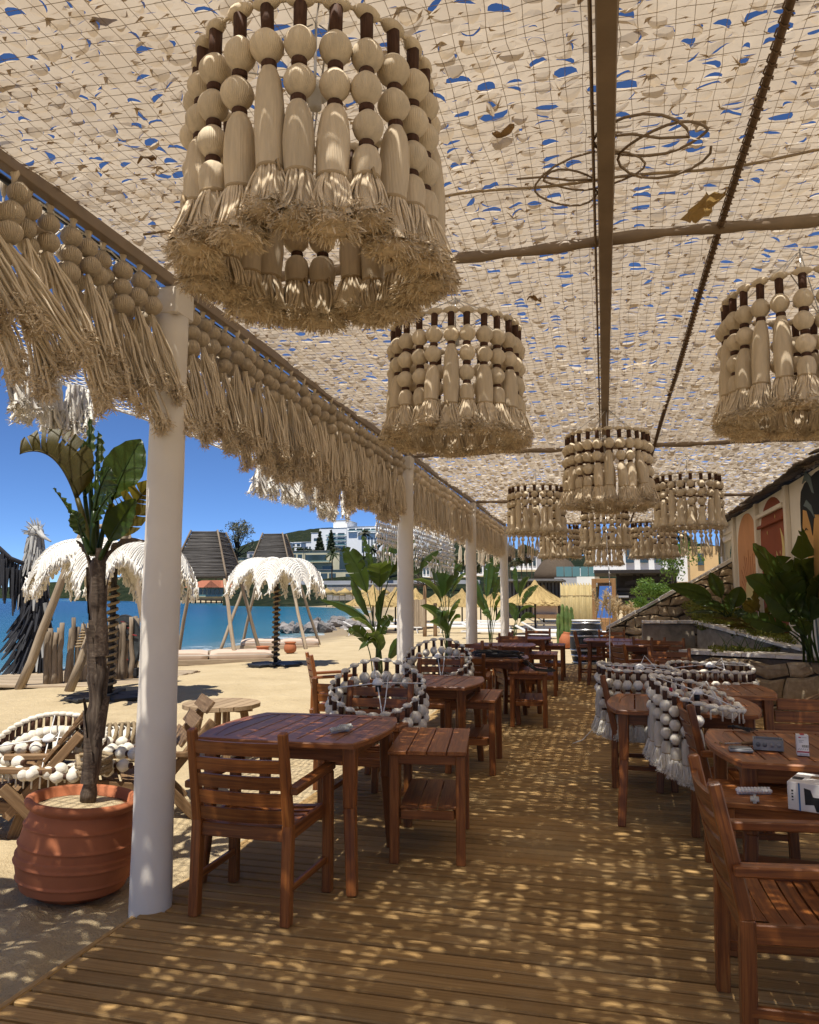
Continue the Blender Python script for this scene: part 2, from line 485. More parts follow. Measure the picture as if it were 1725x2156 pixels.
def sea_mat():
    m = M('sea_water'); co = m.coord('world', (1, 1, 1))
    at_ = m.n('Attribute', attribute_name='depth').outputs['Fac']
    k = m.ramp(at_, [(0, (.20, .27, .25)), (.05, (.05, .17, .21)), (.16, (.010, .12, .175)), (.42, (.004, .075, .135)), (1, (.003, .040, .115))])
    n2 = m.noise(m.coord('world', (.05, .16, 1)), 1.0, 4)
    k = m.mix(m.math('MULTIPLY', n2, .5), k, (.004, .05, .11))
    fo = m.noise(co, 1.3, 6, .65)
    foam = m.math('MULTIPLY', m.ramp(at_, [(0, (1, 1, 1)), (.012, (.75, .75, .75)), (.04, (0, 0, 0))]), m.ramp(fo, [(.5, (0, 0, 0)), (.58, (1, 1, 1))]))
    k = m.mix(foam, k, (.75, .78, .78))
    m.col(k, .22, .22); m.b.inputs['IOR'].default_value = 1.33
    a = m.noise(m.coord('world', (.55, 1.5, 1)), 1.6, 7, .62, .4)
    b = m.noise(m.coord('world', (.10, .30, 1)), 1.0, 4)
    m.bump(m.math('ADD', a, m.math('MULTIPLY', b, 1.6)), 1.0, .35); return m.m
xs = axis((-4000, -400, 12), (-400, -60, 60), (-60, -10, 90), (-10, 600, 12)); ys = axis((-600, 0, 10), (0, 60, 90), (60, 240, 60), (240, 4000, 14))
X, Y = np.meshgrid(xs, ys); Z = np.full(X.shape, SEAZ)
gi = np.arange(X.size).reshape(X.shape)
F = np.stack([gi[:-1, :-1], gi[:-1, 1:], gi[1:, 1:], gi[1:, :-1]], -1).reshape(-1, 4)
me = big_mesh('sea', np.stack([X, Y, Z], -1).reshape(-1, 3), F, sea_mat(), True)
dep = np.clip(-shore_dist(X, Y) / 55, 0, 1)
A_ = me.attributes.new('depth', 'FLOAT', 'POINT'); A_.data.foreach_set('value', dep.astype(np.float32).ravel())
tag(obj('sea', me), kind='structure')

def hill_mat():
    m = M('scrub_hillside'); co = m.coord('world', (1, 1, 1.6))
    a = m.noise(co, .07, 8, .68); b = m.noise(co, .35, 6, .7)
    k = m.ramp(b, [(.36, (.016, .026, .012)), (.55, (.045, .06, .026)), (.66, (.10, .095, .05)), (.78, (.20, .16, .10))])
    k = m.mix(m.ramp(a, [(.45, (0, 0, 0)), (.6, (.7, .7, .7))]), k, (.024, .038, .016))
    m.col(k, .95, .1); m.bump(m.math('ADD', m.math('MULTIPLY', a, 3.0), b), .9, 6); return m.m
HILL = hill_mat()
def ridge(name, Y, prof, depth, back=200, rough=6.0):
    """prof: (photo x, photo y) of the skyline; a hillside that falls towards the viewer by depth metres"""
    pts = [at(x, y, Y) for x, y in prof]
    n = 90; t = np.linspace(0, len(pts) - 1, n); k = np.clip(t.astype(int), 0, len(pts) - 2); fr = t - k
    P = np.array([list(p) for p in pts]); top = P[k] * (1 - fr[:, None]) + P[k + 1] * fr[:, None]
    rows = []
    for j, s in enumerate(np.linspace(-1, 1, 34)):
        r_ = top.copy(); r_[:, 1] += s * (depth if s < 0 else back)
        f_ = 1 - abs(s) ** 1.4
        sc = (Y + s * depth) / Y if s < 0 else 1
        r_[:, 0] *= sc
        r_[:, 2] = SEAZ - 1 + (top[:, 2] - SEAZ + 1) * f_
        r_[:, 2] += rough * wave_noise(r_[:, 0], r_[:, 1], 40, 4, j % 3) * min(1, f_ * 3) * .25
        rows.append(r_)
    return tag(MB().grid(np.array(rows)[::-1], smooth=True).build(name, HILL), kind='structure')
ridge('hill', 760, [(430, 1225), (470, 1185), (505, 1152), (550, 1137), (600, 1126), (650, 1117), (700, 1112), (760, 1118), (840, 1125), (960, 1140), (1100, 1160), (1300, 1180)], 420, 300)
ridge('headland', 420, [(150, 1246), (215, 1240), (262, 1226), (310, 1215), (360, 1210), (420, 1205), (480, 1212), (560, 1225), (640, 1240)], 60, 120, 3)
ridge('hill', 1500, [(-80, 1246), (-20, 1240), (90, 1228), (150, 1222), (200, 1218), (260, 1215), (340, 1222), (430, 1230)], 60, 200)

# ------------------------------------------------------------------ deck of boards
deck = tag(thing('deck', None, None), kind='structure')
bm_ = []
for v in range(6):
    mb = MB(); mb.box((0, 0, -.012), (4.5, .0805, .024), ch=.006); bm_.append(mb.mesh('plank', DECK))
y = -4.0; i = 0
while y < 17.75:
    o = obj('plank', bm_[i % 6], deck, (.09 + rnd.uniform(-.006, .006), y, rnd.uniform(-.0015, .001)))
    o.rotation_euler = (0, 0, rnd.uniform(-.0006, .0006)); y += .0972; i += 1
mb = MB(); mb.box((-2.19, 6.85, -.055), (.03, 21.8, .085), ch=.004); mb.build('edge_board', DECK, deck)
mb = MB()
for x in (-1.9, -1.2, -.5, .2, .9, 1.6, 2.2): mb.box((x, 6.85, -.065), (.06, 21.7, .08))
mb.build('joist', DARKTIMBER, deck)

# ------------------------------------------------------------------ white posts
PX = -2.15; BZ = 3.10
POSTY = [3.47, 8.4, 12.85, 17.3]
pl = ['nearest white round post beside the terracotta pot', 'white round post behind the lamp ring, second from the viewer', 'white round post between two banana clumps, third from the viewer', 'slim white post at the far corner of the shade roof']
for k, y in enumerate(POSTY):
    t = thing('canopy_post', pl[k], 'post', (PX - .01, y, -.12), 0, 'white posts holding the shade roof')
    mb = MB(); prof = []
    for z in np.linspace(0, 3.05, 24): prof.append((.098 - .012 * z / 3 + .0015 * math.sin(z * 9 + k), z))
    mb.lathe(prof, 28, fn=lambda a, i: 1 + .012 * math.sin(a * 2 + 1) + .008 * math.sin(a * 5 + i * .25)); mb.build('shaft', COLUMN, t)
    MB().box((0, 0, 3.12), (.17, .17, .15), ch=.01).build('post_head', COLUMN, t)

# ------------------------------------------------------------------ shade roof: leaf-cut camouflage sheet on a cord net
FABR = M('leaf_cut_fabric')
_a = FABR.noise(FABR.coord('world', (1, 1, 1)), 3.0, 5, .6)
FABR.col(FABR.ramp(_a, [(.3, (.66, .57, .44)), (.7, (.76, .67, .54))]), .75, .15)
FABR.translucent(FABR.ramp(_a, [(.3, (.60, .49, .36)), (.7, (.69, .58, .44))]), .42)
FABR = FABR.m
NETC = plain('net_cord', (.36, .28, .19), .8, .1)
ROPEB = plain('brown_lashing', (.15, .10, .065), .8, .1)
BEAMM = plain('taupe_painted_steel', (.25, .19, .135), .5, .3)
canopy = thing('shade_canopy', 'large cream camouflage net roof stretched over the terrace on steel beams', 'shade canopy')
def roof_z(x, y):
    x = np.asarray(x, float); y = np.asarray(y, float)
    s = .045 * (np.cos((y - 3.5) / 4.75 * 2 * PI) - 1) / 2 * 1.0
    e = .03 * (np.cos((x + 2.1) / 2.15 * 2 * PI) - 1) / 2
    return 3.165 + s + e + .010 * wave_noise(x, y, .45, 3, 5) + .012 * wave_noise(x, y, 1.6, 2, 6)
def sheet(x0, x1, y0, y1, a, b, seed, na=5, zf=None, lite=.30, amax=.55):
    g = np.random.RandomState(seed)
    nx = int(round((x1 - x0) / a)); ny = int(round((y1 - y0) / b)); a = (x1 - x0) / nx; b = (y1 - y0) / ny
    ii, jj = np.meshgrid(np.arange(nx), np.arange(ny)); ii = ii.ravel(); jj = jj.ravel(); n = len(ii)
    # unit cell: rim and hole points matched one to one (arc of na points, then 3 on the hinge), flap of 3 rows
    NA = na; NR = NA + 3
    ta = np.linspace(0, PI, NA)
    arc = np.stack([.46 * np.cos(ta), -.26 + .62 * np.sin(ta)], 1)
    hole = np.vstack([arc, [(-.23, -.29), (0, -.30), (.23, -.29)]])
    if NA == 5: rim = np.array([(1, .5), (1, 1), (.5, 1), (0, 1), (0, .5), (0, 0), (.5, 0), (1, 0)])
    else: rim = np.array([(1, .5), (1, 1), (.75, 1), (.5, 1), (.25, 1), (0, 1), (0, .5), (0, 0), (.5, 0), (1, 0)])
    mirp = rim.copy(); mirp[:, 1] = 1 - mirp[:, 1]
    s = g.uniform(.66, 1.06, n); s[g.rand(n) < .14] *= .45
    fl = np.where(g.rand(n) < lite, -1.0, 1.0)          # which side the flap hangs from
    th = g.normal(0, .42, n)
    cx = .5 + g.uniform(-.05, .05, n); cyy = .5 + g.uniform(-.06, .06, n)
    zfun = zf or roof_z
    def place(p):                                        # hole coordinates -> cell coordinates
        u = p[None, :, 0] * s[:, None]; v = p[None, :, 1] * s[:, None] * fl[:, None]
        c_, s_ = np.cos(th)[:, None], np.sin(th)[:, None]
        return np.clip(cx[:, None] + u * c_ - v * s_ * b / a, .02, .98), np.clip(cyy[:, None] + u * s_ * a / b + v * c_, .02, .98)
    def world(u, v):
        x = x0 + (ii[:, None] + u) * a; y = y0 + (jj[:, None] + v) * b
        x2 = x + .020 * wave_noise(x, y, .30, 3, 8); y2 = y + .020 * wave_noise(x, y, .25, 3, 9)
        return x2, y2
    rv = np.where((fl > 0)[:, None], rim[None, :, 1], mirp[None, :, 1])
    rx, ry = world(np.tile(rim[:, 0], (n, 1)), rv)
    hu, hv = place(hole); hx, hy = world(hu, hv)
    xr = np.cos(ta) * .46; hinge = np.stack([xr, -.26 + 0 * xr], 1); hinge[1:-1, 1] = -.295
    mid = np.stack([xr * .97, (hinge[:, 1] + arc[:, 1]) / 2], 1)
    r_ = g.rand(n)
    ang = np.where(r_ < .26, g.uniform(.03, .16, n), np.where(r_ < .95, g.uniform(.2, .7, n), g.uniform(.8, 1.6, n)))
    ang = np.where((fl > 0) & (g.rand(n) < .85), -g.uniform(.10, amax, n), ang * np.where(g.rand(n) < (.96 if y0 < 5 else .9), -1, 1))
    u0, v0 = place(hinge); u1, v1 = place(mid); u2, v2 = place(arc)
    X0, Y0 = world(u0, v0); X1, Y1 = world(u1, v1); X2, Y2 = world(u2, v2)
    Z0 = zfun(X0, Y0)
    curl = g.uniform(.35, 1.5, n)[:, None]; A = ang[:, None]
    l1x, l1y = X1 - X0, Y1 - Y0; l2x, l2y = X2 - X1, Y2 - Y1
    L1 = np.hypot(l1x, l1y); L2 = np.hypot(l2x, l2y); a1 = A * (1.6 - curl).clip(.2, 1.2); a2 = A * (.6 + curl)
    tw = g.normal(0, .25, n)[:, None] * np.linspace(-1, 1, NA)[None, :]
    X1b = X0 + l1x * np.cos(a1); Y1b = Y0 + l1y * np.cos(a1); Z1 = Z0 + L1 * np.sin(a1 + tw)
    X2b = X1b + l2x * np.cos(a2); Y2b = Y1b + l2y * np.cos(a2); Z2 = Z1 + L2 * np.sin(a2 + tw)
    rz = zfun(rx, ry); hz = zfun(hx, hy)
    hz[:, 1:-4] += (g.normal(0, .006, n))[:, None]
    V = np.concatenate([np.stack([rx, ry, rz], -1), np.stack([hx, hy, hz], -1), np.stack([X1b, Y1b, Z1], -1), np.stack([X2b, Y2b, Z2], -1), np.stack([X0, Y0, Z0], -1)], 1)
    T = []
    for k in range(NR):
        k2 = (k + 1) % NR; T.append((k, k2, NR + k2)); T.append((k, NR + k2, NR + k))
    FL = []; m1, m2, m0 = 2 * NR, 2 * NR + NA, 2 * NR + 2 * NA
    for k in range(NA - 1):
        FL += [(m0 + k, m0 + k + 1, m1 + k + 1), (m0 + k, m1 + k + 1, m1 + k), (m1 + k, m1 + k + 1, m2 + k + 1), (m1 + k, m2 + k + 1, m2 + k)]
    T = np.array(T); FL = np.array(FL); base = (np.arange(n) * (2 * NR + 3 * NA))[:, None, None]
    keep = g.rand(n) > .03
    return V.reshape(-1, 3), np.concatenate([(T[None] + base).reshape(-1, 3), (FL[None] + base)[keep].reshape(-1, 3)])
Vs = []; Fs = []; off = 0
for (y0, y1, a, b, sd, na, lt, am) in ((-11.0, -3.6, .20, .16, 2, 5, .3, .5), (-3.6, .9, .10, .075, 3, 5, .3, .75), (.9, 5.0, .088, .056, 4, 7, .3, .62), (5.0, 8.6, .088, .058, 6, 7, .40, .80), (8.6, 17.6, .085, .062, 5, 5, .55, 1.0)):
    V, F = sheet(-2.22, 2.62, y0, y1, a, b, sd, na, None, lt, am)
    Vs.append(V); Fs.append(F + off); off += len(V)
V, F = sheet(-3.7, -2.16, -2.5, 2.55, .11, .085, 9, 5, lambda x, y: 2.95 + .012 * wave_noise(x, y, .5, 2, 5)); Vs.append(V); Fs.append(F + off)   # unseen sheet added on the left to dapple the sand below
me = big_mesh('leaf_cut_sheet', np.concatenate(Vs), np.concatenate(Fs), FABR, False)
tag(obj('leaf_cut_sheet', me, canopy), kind='stuff')
def tri_tubes(lines, r):
    """many thin three-sided cords at once; lines: list of (k,3) arrays"""
    Vs = []; Fs = []; off = 0
    for P in lines:
        k = len(P); t = np.gradient(P, axis=0); t /= np.maximum(np.linalg.norm(t, axis=1, keepdims=True), 1e-9)
        a = np.array([0, 0, 1.0]) if abs(t[:, 2]).mean() < .8 else np.array([1.0, 0, 0])
        u = np.cross(t, a); u /= np.maximum(np.linalg.norm(u, axis=1, keepdims=True), 1e-9); w_ = np.cross(t, u)
        rr = r if np.isscalar(r) else r
        ring = np.stack([P + rr * (math.cos(q) * u + math.sin(q) * w_) for q in (0.3, 2.4, 4.5)], 1)
        Vs.append(ring.reshape(-1, 3)); i = np.arange(k - 1)[:, None] * 3
        for j in range(3):
            j2 = (j + 1) % 3
            Fs.append(np.concatenate([i + j, i + j2, i + 3 + j2, i + 3 + j], 1) + off)
        off += k * 3
    return np.concatenate(Vs), np.concatenate(Fs)
lines = []
def net_pt(x, y): return np.stack([x + .010 * wave_noise(x, y, .5, 2, 10), y + .010 * wave_noise(x, y, .45, 2, 11), roof_z(x, y) - .012], -1)
for x in np.arange(-2.1, 2.6, .052):
    yy = np.arange(1.0, 9.2, .07); lines.append(net_pt(np.full(yy.shape, x), yy))
for y in np.arange(1.0, 9.2, .058):
    xx = np.arange(-2.12, 2.62, .07); lines.append(net_pt(xx, np.full(xx.shape, y)))
for x in np.arange(-2.1, 2.6, .104):
    yy = np.arange(9.2, 17.6, .2); lines.append(net_pt(np.full(yy.shape, x), yy))
V, F = tri_tubes(lines, .0010)
tag(obj('cord_net', big_mesh('cord_net', V, F, NETC, True), canopy), kind='stuff')
# beams
def hbeam(name, p0, p1, wd, ht, mat): return MB().bar(p0, p1, wd, ht, ch=.004).build(name, mat, canopy)
hbeam('edge_beam', (PX, -11, 3.12), (PX, 17.5, 3.12), .05, .06, BEAMM)
hbeam('ridge_beam', (.05, -11, 3.10), (.05, 17.5, 3.10), .062, .06, BEAMM)
MB().tube([(.005, y_, 3.105 + .004 * math.sin(y_)) for y_ in np.arange(-1, 17.5, .7)], .006, 6).build('steel_cable', BEAMM, canopy)
for y_ in (3.52, 8.6, 13.1, 17.45):
    mb = MB(); pts = [(x, y_ + .012 * math.sin(x * 3 + y_) + .05 * max(0, x) * .2, 3.12 + .006 * math.sin(x * 5)) for x in np.linspace(-2.1, 2.6, 40)]
    mb.tube(pts, [.026 + .006 * math.sin(k * 2.1) + .003 * math.sin(k * 5.3) for k in range(40)], 8); mb.build('cross_beam', BEAMM, canopy)
mb = MB(); mb.tube([(.53 + .0045 * y_, y_, 3.11 + .01 * math.sin(y_ * 2)) for y_ in np.arange(-1, 17.4, .3)], .013, 6)
mb.build('lashed_rail', ROPEB, canopy)
mb = MB(); k = 0
for y_ in np.arange(-1, 17.4, .055):   # lashing turns round the rail
    c = (.53 + .0045 * y_, y_, 3.11 + .01 * math.sin(y_ * 2))
    mb.tube([(c[0] + .018 * math.cos(q), c[1] + .004 * q, c[2] + .018 * math.sin(q)) for q in np.linspace(0, 5.5, 6)], .0035, 3)
tag(mb.build('lashing', ROPEB, canopy), kind='stuff')
for k, (y_, x0, x1) in enumerate(((2.98, -2.0, 2.5), (6.1, -2.1, 2.5), (10.9, -2.1, 2.5))):   # seam cords
    mb = MB(); mb.tube([(x, y_ + .02 * math.sin(x * 4), 3.125 + .008 * math.sin(x * 9)) for x in np.linspace(x0, x1, 50)], .006, 5); mb.build('seam_cord', NETC, canopy)
# loose loops of cord lying on the net above the ridge beam
def cord_loops(name, c, loops, r, mat, label, seed):
    g = random.Random(seed); mb = MB(); pts = []
    for L in range(loops * 20):
        a = L / 20 * 2 * PI; rr = .13 + .05 * math.sin(a * .63 + seed)
        pts.append((c[0] + rr * math.cos(a) * 1.3 + .10 * math.sin(a * .31), c[1] + rr * math.sin(a) + .06 * math.cos(a * .41), c[2] + .006 * math.sin(a * 3)))
    pts += [(pts[-1][0] - .1 * k, pts[-1][1] - .03 * k + .02 * (k % 2), c[2]) for k in range(1, 4)]
    mb.tube(pts, r, 5); return tag(mb.build(name, mat), label, 'cord')
cord_loops('rope_loop', (.20, 2.78, 3.12), 2, .0055, BEAMM, 'loop of loose brown cord hanging under the roof net beside the ridge beam', 1)
cord_loops('rope_loop', (-.10, 2.98, 3.12), 2, .0045, BEAMM, 'tangled cord loop lower on the roof net left of the ridge beam', 5)
# dead leaves and a clear bag caught in the net
DEADLEAF = plain('dead_leaf', (.30, .19, .09), .8, .1, nz=.3)
for k, (x, y_, lab) in enumerate(((1060, 275, 'curled dead leaf caught in the roof net left of the ridge beam'), (215, 25, 'brown dead leaf on the roof net above the largest lamp, top left'), (310, 330, 'dry leaf scrap stuck in the roof net above the left valance'), (1125, 628, 'small dry leaf in the roof net right of the largest lamp'))):
    p = atz(x, y_, 3.13); mb = MB(); P = []
    for i_ in range(6):
        t_ = i_ / 5; w_ = .020 * math.sin(PI * min(.97, max(.06, t_))); P.append([(p.x - .04 + .08 * t_, p.y - w_, p.z - .02 * math.sin(t_ * 5 + k)), (p.x - .04 + .08 * t_, p.y, p.z - .008 - .02 * math.sin(t_ * 5 + k)), (p.x - .04 + .08 * t_, p.y + w_, p.z + .012 * math.sin(t_ * 7))])
    tag(mb.grid(np.array(P)).build('dead_leaf', DEADLEAF), lab, 'leaf')
p = atz(1465, 430, 3.12); P = []
for i_ in range(8):
    u_ = -1 + 2 * i_ / 7; P.append([(p.x + .055 * u_ * (1 - .18 * w_ / 3) + .012 * math.sin(w_ * 2.1 + i_) + .015 * w_, p.y + .10 - .045 * w_ + .010 * math.sin(i_ * 1.7), p.z - .012 - .018 * (1 - u_ * u_) + .007 * math.sin(i_ * 2.3 + w_ * 1.9)) for w_ in range(6)])
BAG = M('brown_paper').col((.33, .22, .09), .5, .4).translucent((.42, .28, .10), .4).m
tag(MB().grid(np.array(P), smooth=False).build('paper_bag', BAG), 'crumpled brown bag lying on the roof net beside the lashed rail', 'bag')
# ------------------------------------------------------------------ bead strands: shared meshes
def lump(mb, c, rx, ry, rz, n=10, k=7, jit=0.0):
    prof = [(math.sin(PI * i / (k - 1)), -math.cos(PI * i / (k - 1))) for i in range(k)]
    vs = []
    for (r_, z) in prof:
        for j in range(n):
            a = 2 * PI * j / n; q = 1 + jit * math.sin(a * 3 + z * 4)
            vs.append((c[0] + rx * r_ * math.cos(a) * q, c[1] + ry * r_ * math.sin(a) * q, c[2] + rz * z))
    fs = [[i * n + j, i * n + (j + 1) % n, (i + 1) * n + (j + 1) % n, (i + 1) * n + j] for i in range(k - 1) for j in range(n)]
    mb.add(vs, fs, None, True)
def bead_prof(r, h, k=9):
    return [(max(.3 * r, r * math.sin(PI * (.5 * .16 + (1 - .16) * i / (k - 1))) ** .85), -h / 2 + h * i / (k - 1)) for i in range(k)]
def bead_mesh(mat, r=.042, h=.088, n=18, k=10): mb = MB(); mb.lathe(bead_prof(r, h, k), n); return mb.mesh('bead', mat)
def fuzz(mb, g, c, rad, num, ln, spread=1.0, down=.6):
    """frayed yarn ends: little pointed blades bursting outwards"""
    for _ in range(num):
        a = g.uniform(0, 2 * PI); q = rad * math.sqrt(g.uniform(.05, 1)); p = np.array([c[0] + q * math.cos(a), c[1] + q * math.sin(a), c[2] + g.uniform(-.018, .022)])
        d = unit([math.cos(a) * spread * q / rad + g.gauss(0, .5), math.sin(a) * spread * q / rad + g.gauss(0, .5), -down + g.gauss(0, .45)])
        s_ = unit(np.cross(d, [g.gauss(0, 1), g.gauss(0, 1), g.gauss(0, 1)])) * ln * g.uniform(.07, .15)
        e = p + d * ln * g.uniform(.6, 1.3)
        mb.add([p - s_, p + s_, e + s_ * .4, e - s_ * .5], [[0, 1, 2, 3]])
def tassel_mesh(seed, body, skirt, mats, rtop=.018, rb=.041, lod=0):
    """combed yarn body, tied near its foot, opening into a frayed skirt; hangs from the origin"""
    g = random.Random(seed); mb = MB(); n = 22 if lod == 0 else 10
    prof = [(rtop, 0)]; kk = 9 if lod == 0 else 5; rt = rb * .74
    for i in range(1, kk):
        t = i / (kk - 1); prof.append((rtop + (rb - rtop) * math.sin(PI * min(1, t * 1.15) ** .62 * .5) ** .8 * (1 if t < .55 else 1 - .55 * (t - .55)), -body * t))
    ph = g.uniform(0, 6)
    mb.lathe(prof, n, fn=lambda a, i: 1 + .018 * math.sin(5 * a + ph) + .012 * math.sin(9 * a + 2 * ph + i * .3), capb=False, capt=False)
    z0 = -body; mb.cur = 1
    mb.lathe([(rt + .001, z0 + .006), (rt + .006, z0 + .002), (rt + .006, z0 - .004), (rt + .001, z0 - .008)], n)
    if lod == 0: mb.tube([(rt * math.cos(ph), rt * math.sin(ph), z0), ((rt + .012) * math.cos(ph), (rt + .012) * math.sin(ph), z0 + .006), ((rt + .010) * math.cos(ph + .2), (rt + .010) * math.sin(ph + .2), z0 - .02)], .004, 5)
    mb.cur = 0
    sp = []; ks = 6 if lod == 0 else 4
    for i in range(ks):
        t = i / (ks - 1); sp.append((rt * .95 + (.062 - rt) * t ** .9, z0 - .004 - skirt * t))
    mb.lathe(sp, n, fn=lambda a, i: 1 + (.04 + .035 * i) * math.sin(4 * a + ph) * .7 + .03 * i * math.sin(7 * a + 1.7 * ph), capb=False, capt=False)
    mb.cur = 2
    for _ in range(60 if lod == 0 else 0):
        a = g.uniform(0, 2 * PI); r0 = rt; r1 = g.uniform(.045, .074); zz = g.uniform(.85, 1.05); pts = []
        for i in range(5):
            t = i / 4; aa = a + .25 * math.sin(t * 3 + ph + a * 3) * t; rr = r0 + (r1 - r0) * t ** .8
            pts.append((rr * math.cos(aa), rr * math.sin(aa), z0 - skirt * t * zz))
        mb.tube(pts, [.0025, .0034, .0034, .0032, .002], 4, caps=False)
    mb.cur = 2
    if lod == 0: lump(mb, (0, 0, z0 - skirt), .060, .060, .020, 14, 5, .12)
    fuzz(mb, g, (0, 0, z0 - skirt), .068, 900 if lod == 0 else 60, .019 if lod == 0 else .040)
    return mb.mesh('tassel', mats)
def strand_set(bead, skein, fz, seed):
    S = {'bead': bead_mesh(bead)}
    mb = MB(); mb.lathe([(.0175, -.012), (.017, -.045), (.0165, -.080)], 14, fn=lambda a, i: 1 + .02 * math.sin(a * 3)); S['collar'] = mb.mesh('collar', WRAP)
    mb = MB(); mb.lathe([(.018, .009), (.020, .006), (.020, -.006), (.018, -.009)], 14); S['band'] = mb.mesh('band', WRAP)
    mb = MB(); lump(mb, (0, 0, 0), .021, .040, .019, 12, 7, .05); mb.tube([(0, 0, -.01), (0, 0, -.09)], .006, 5); S['strand'] = mb.mesh('strand', bead)
    S['tassel'] = {nb: [tassel_mesh(seed + 10 * nb + k, L_, .115, [skein, TIEC, fz]) for k in range(3)] for nb, L_ in ((0, .38), (1, .285), (2, .185), (3, .085))}
    return S
HANG = strand_set(BEAD, SKEIN, FUZZ, 100)
LYING = strand_set(BEAD_LIT, SKEIN_LIT, WHITECORD, 300)
Z_B0, STEP = -.121, -.100                     # first bead centre, spacing
def far_strand(nb, seed):
    mb = MB(); lump(mb, (0, 0, 0), .021, .040, .019, 6, 4)
    mb.cur = 1; mb.lathe([(.0195, -.012), (.0185, -.08)], 7); mb.cur = 0
    for k in range(nb):
        mb.lathe([(r_, z + Z_B0 + STEP * k) for r_, z in bead_prof(.042, .088, 6)], 9)
        mb.cur = 1; mb.lathe([(.020, Z_B0 + STEP * k - .043), (.020, Z_B0 + STEP * k - .057)], 7); mb.cur = 0
    zt = Z_B0 + STEP * nb + .044; bd = {1: .285, 2: .185, 3: .085}[nb]
    mb.lathe([(.018, zt), (.034, zt - bd * .3), (.039, zt - bd * .7), (.031, zt - bd), (.045, zt - bd - .06), (.070, zt - bd - .115)], 9, fn=lambda a, i: 1 + (.1 if i > 3 else .03) * math.sin(4 * a + seed), capb=False)
    mb.cur = 2; fuzz(mb, random.Random(seed), (0, 0, zt - bd - .115), .06, 30, .034)
    return mb.mesh('strand', [BEAD, WRAP, FUZZ])
FAR = {nb: [far_strand(nb, nb * 7 + k) for k in range(2)] for nb in (1, 2, 3)}
def kinds(n, g):
    out = []; base = [3, 2, 1, 3, 2, 1, 2, 3]
    for k in range(n): out.append(base[k % 8] if g.random() < .8 else g.choice((1, 2, 3)))
    return out
def lamp(c, label, n=24, rad=.315, near=True, seed=0, top=3.10, sc=1.0, rz=0.0):
    g = random.Random(seed)
    t = thing('tassel_lamp', label, 'pendant lamp', c, rz, 'bead and tassel lamps hanging from the roof')
    t.scale = (sc, sc, sc)
    mb = MB(); mb.tube([(rad * math.cos(a), rad * math.sin(a), 0) for a in np.linspace(0, 2 * PI, 49)], .0055, 5, caps=False); mb.build('ring', BEAD, t)
    mb = MB(); hz = (top - c[2]) / sc
    for k in range(4):
        a = k * PI / 2 + .4; mb.tube([(rad * math.cos(a), rad * math.sin(a), 0), (0.01 * math.cos(a), 0.01 * math.sin(a), hz * .93)], .0026, 4)
        mb.tube([(rad * math.cos(a), rad * math.sin(a), .003), (-rad * math.cos(a + .1), -rad * math.sin(a + .1), .003)], .003, 4) if k < 2 else None
    mb.tube([(0, 0, 0), (0, 0, hz)], .004, 5); mb.build('hanger', CHROME, t)
    mb = MB(); mb.lathe([(.012, .01), (.04, -.005), (.043, -.03), (.02, -.032), (.02, -.07)], 14); mb.build('bulb_holder', WHITEP, t)
    for k, nb in enumerate(kinds(n, g)):
        a = 2 * PI * (k + g.uniform(-.06, .06)) / n
        loc = (rad * math.cos(a), rad * math.sin(a), 0); ro = (g.gauss(0, .02), g.gauss(0, .02), a)
        if not near:
            obj('strand', FAR[nb][k % 2], t, loc, ro); continue
        s = obj('strand', HANG['strand'], t, loc, ro)
        obj('collar', HANG['collar'], s)
        for b in range(nb):
            z = Z_B0 + STEP * b
            o = obj('bead', HANG['bead'], s, (g.gauss(0, .003), g.gauss(0, .003), z), (0, 0, g.uniform(0, 6))); q = g.uniform(.95, 1.06); o.scale = (q, q, g.uniform(.97, 1.03))
            obj('band', HANG['band'], s, (0, 0, z - .050))
        o = obj('tassel', HANG['tassel'][nb][k % 3], s, (0, 0, Z_B0 + STEP * nb + .044), (g.gauss(0, .03), g.gauss(0, .03), g.uniform(0, 6)))
        q = g.uniform(.94, 1.07); o.scale = (q * g.uniform(.95, 1.08), q, q)
    return t
lamp((-.745, 1.88, 2.90), 'largest bead and tassel lamp, hanging close above the viewer by the left valance', 24, .33, True, 1, sc=.95)
lamp((-.74, 3.96, 2.90), 'second tassel lamp behind the largest one, in front of the second white post', 25, .335, True, 2, rz=.3)
lamp((.93, 3.78, 2.86), 'tassel lamp cut off by the right edge of the photo', 25, .335, True, 3, rz=.7)
lamp((.06, 6.65, 2.84), 'middle tassel lamp under the ridge beam with black cords tied round its tassels', 25, .335, True, 4, rz=.2)
lamp((-.80, 9.75, 2.86), 'tassel lamp left of the middle one, third along the left row', 20, .335, False, 5)
lamp((.95, 9.15, 2.84), 'tassel lamp right of the middle one beside the mural house', 20, .345, False, 6)
lamp((.04, 11.9, 2.80), 'smaller looking tassel lamp directly below and behind the middle lamp', 20, .33, False, 7)
lamp((-.76, 14.2, 2.78), 'far left tassel lamp, half hidden by the nearer left row lamp', 20, .33, False, 8)
lamp((.82, 13.4, 2.72), 'far right tassel lamp below the lamp beside the mural house', 20, .34, False, 9)
lamp((.02, 16.3, 2.72), 'farthest tassel lamp under the end of the ridge beam', 20, .34, False, 10)
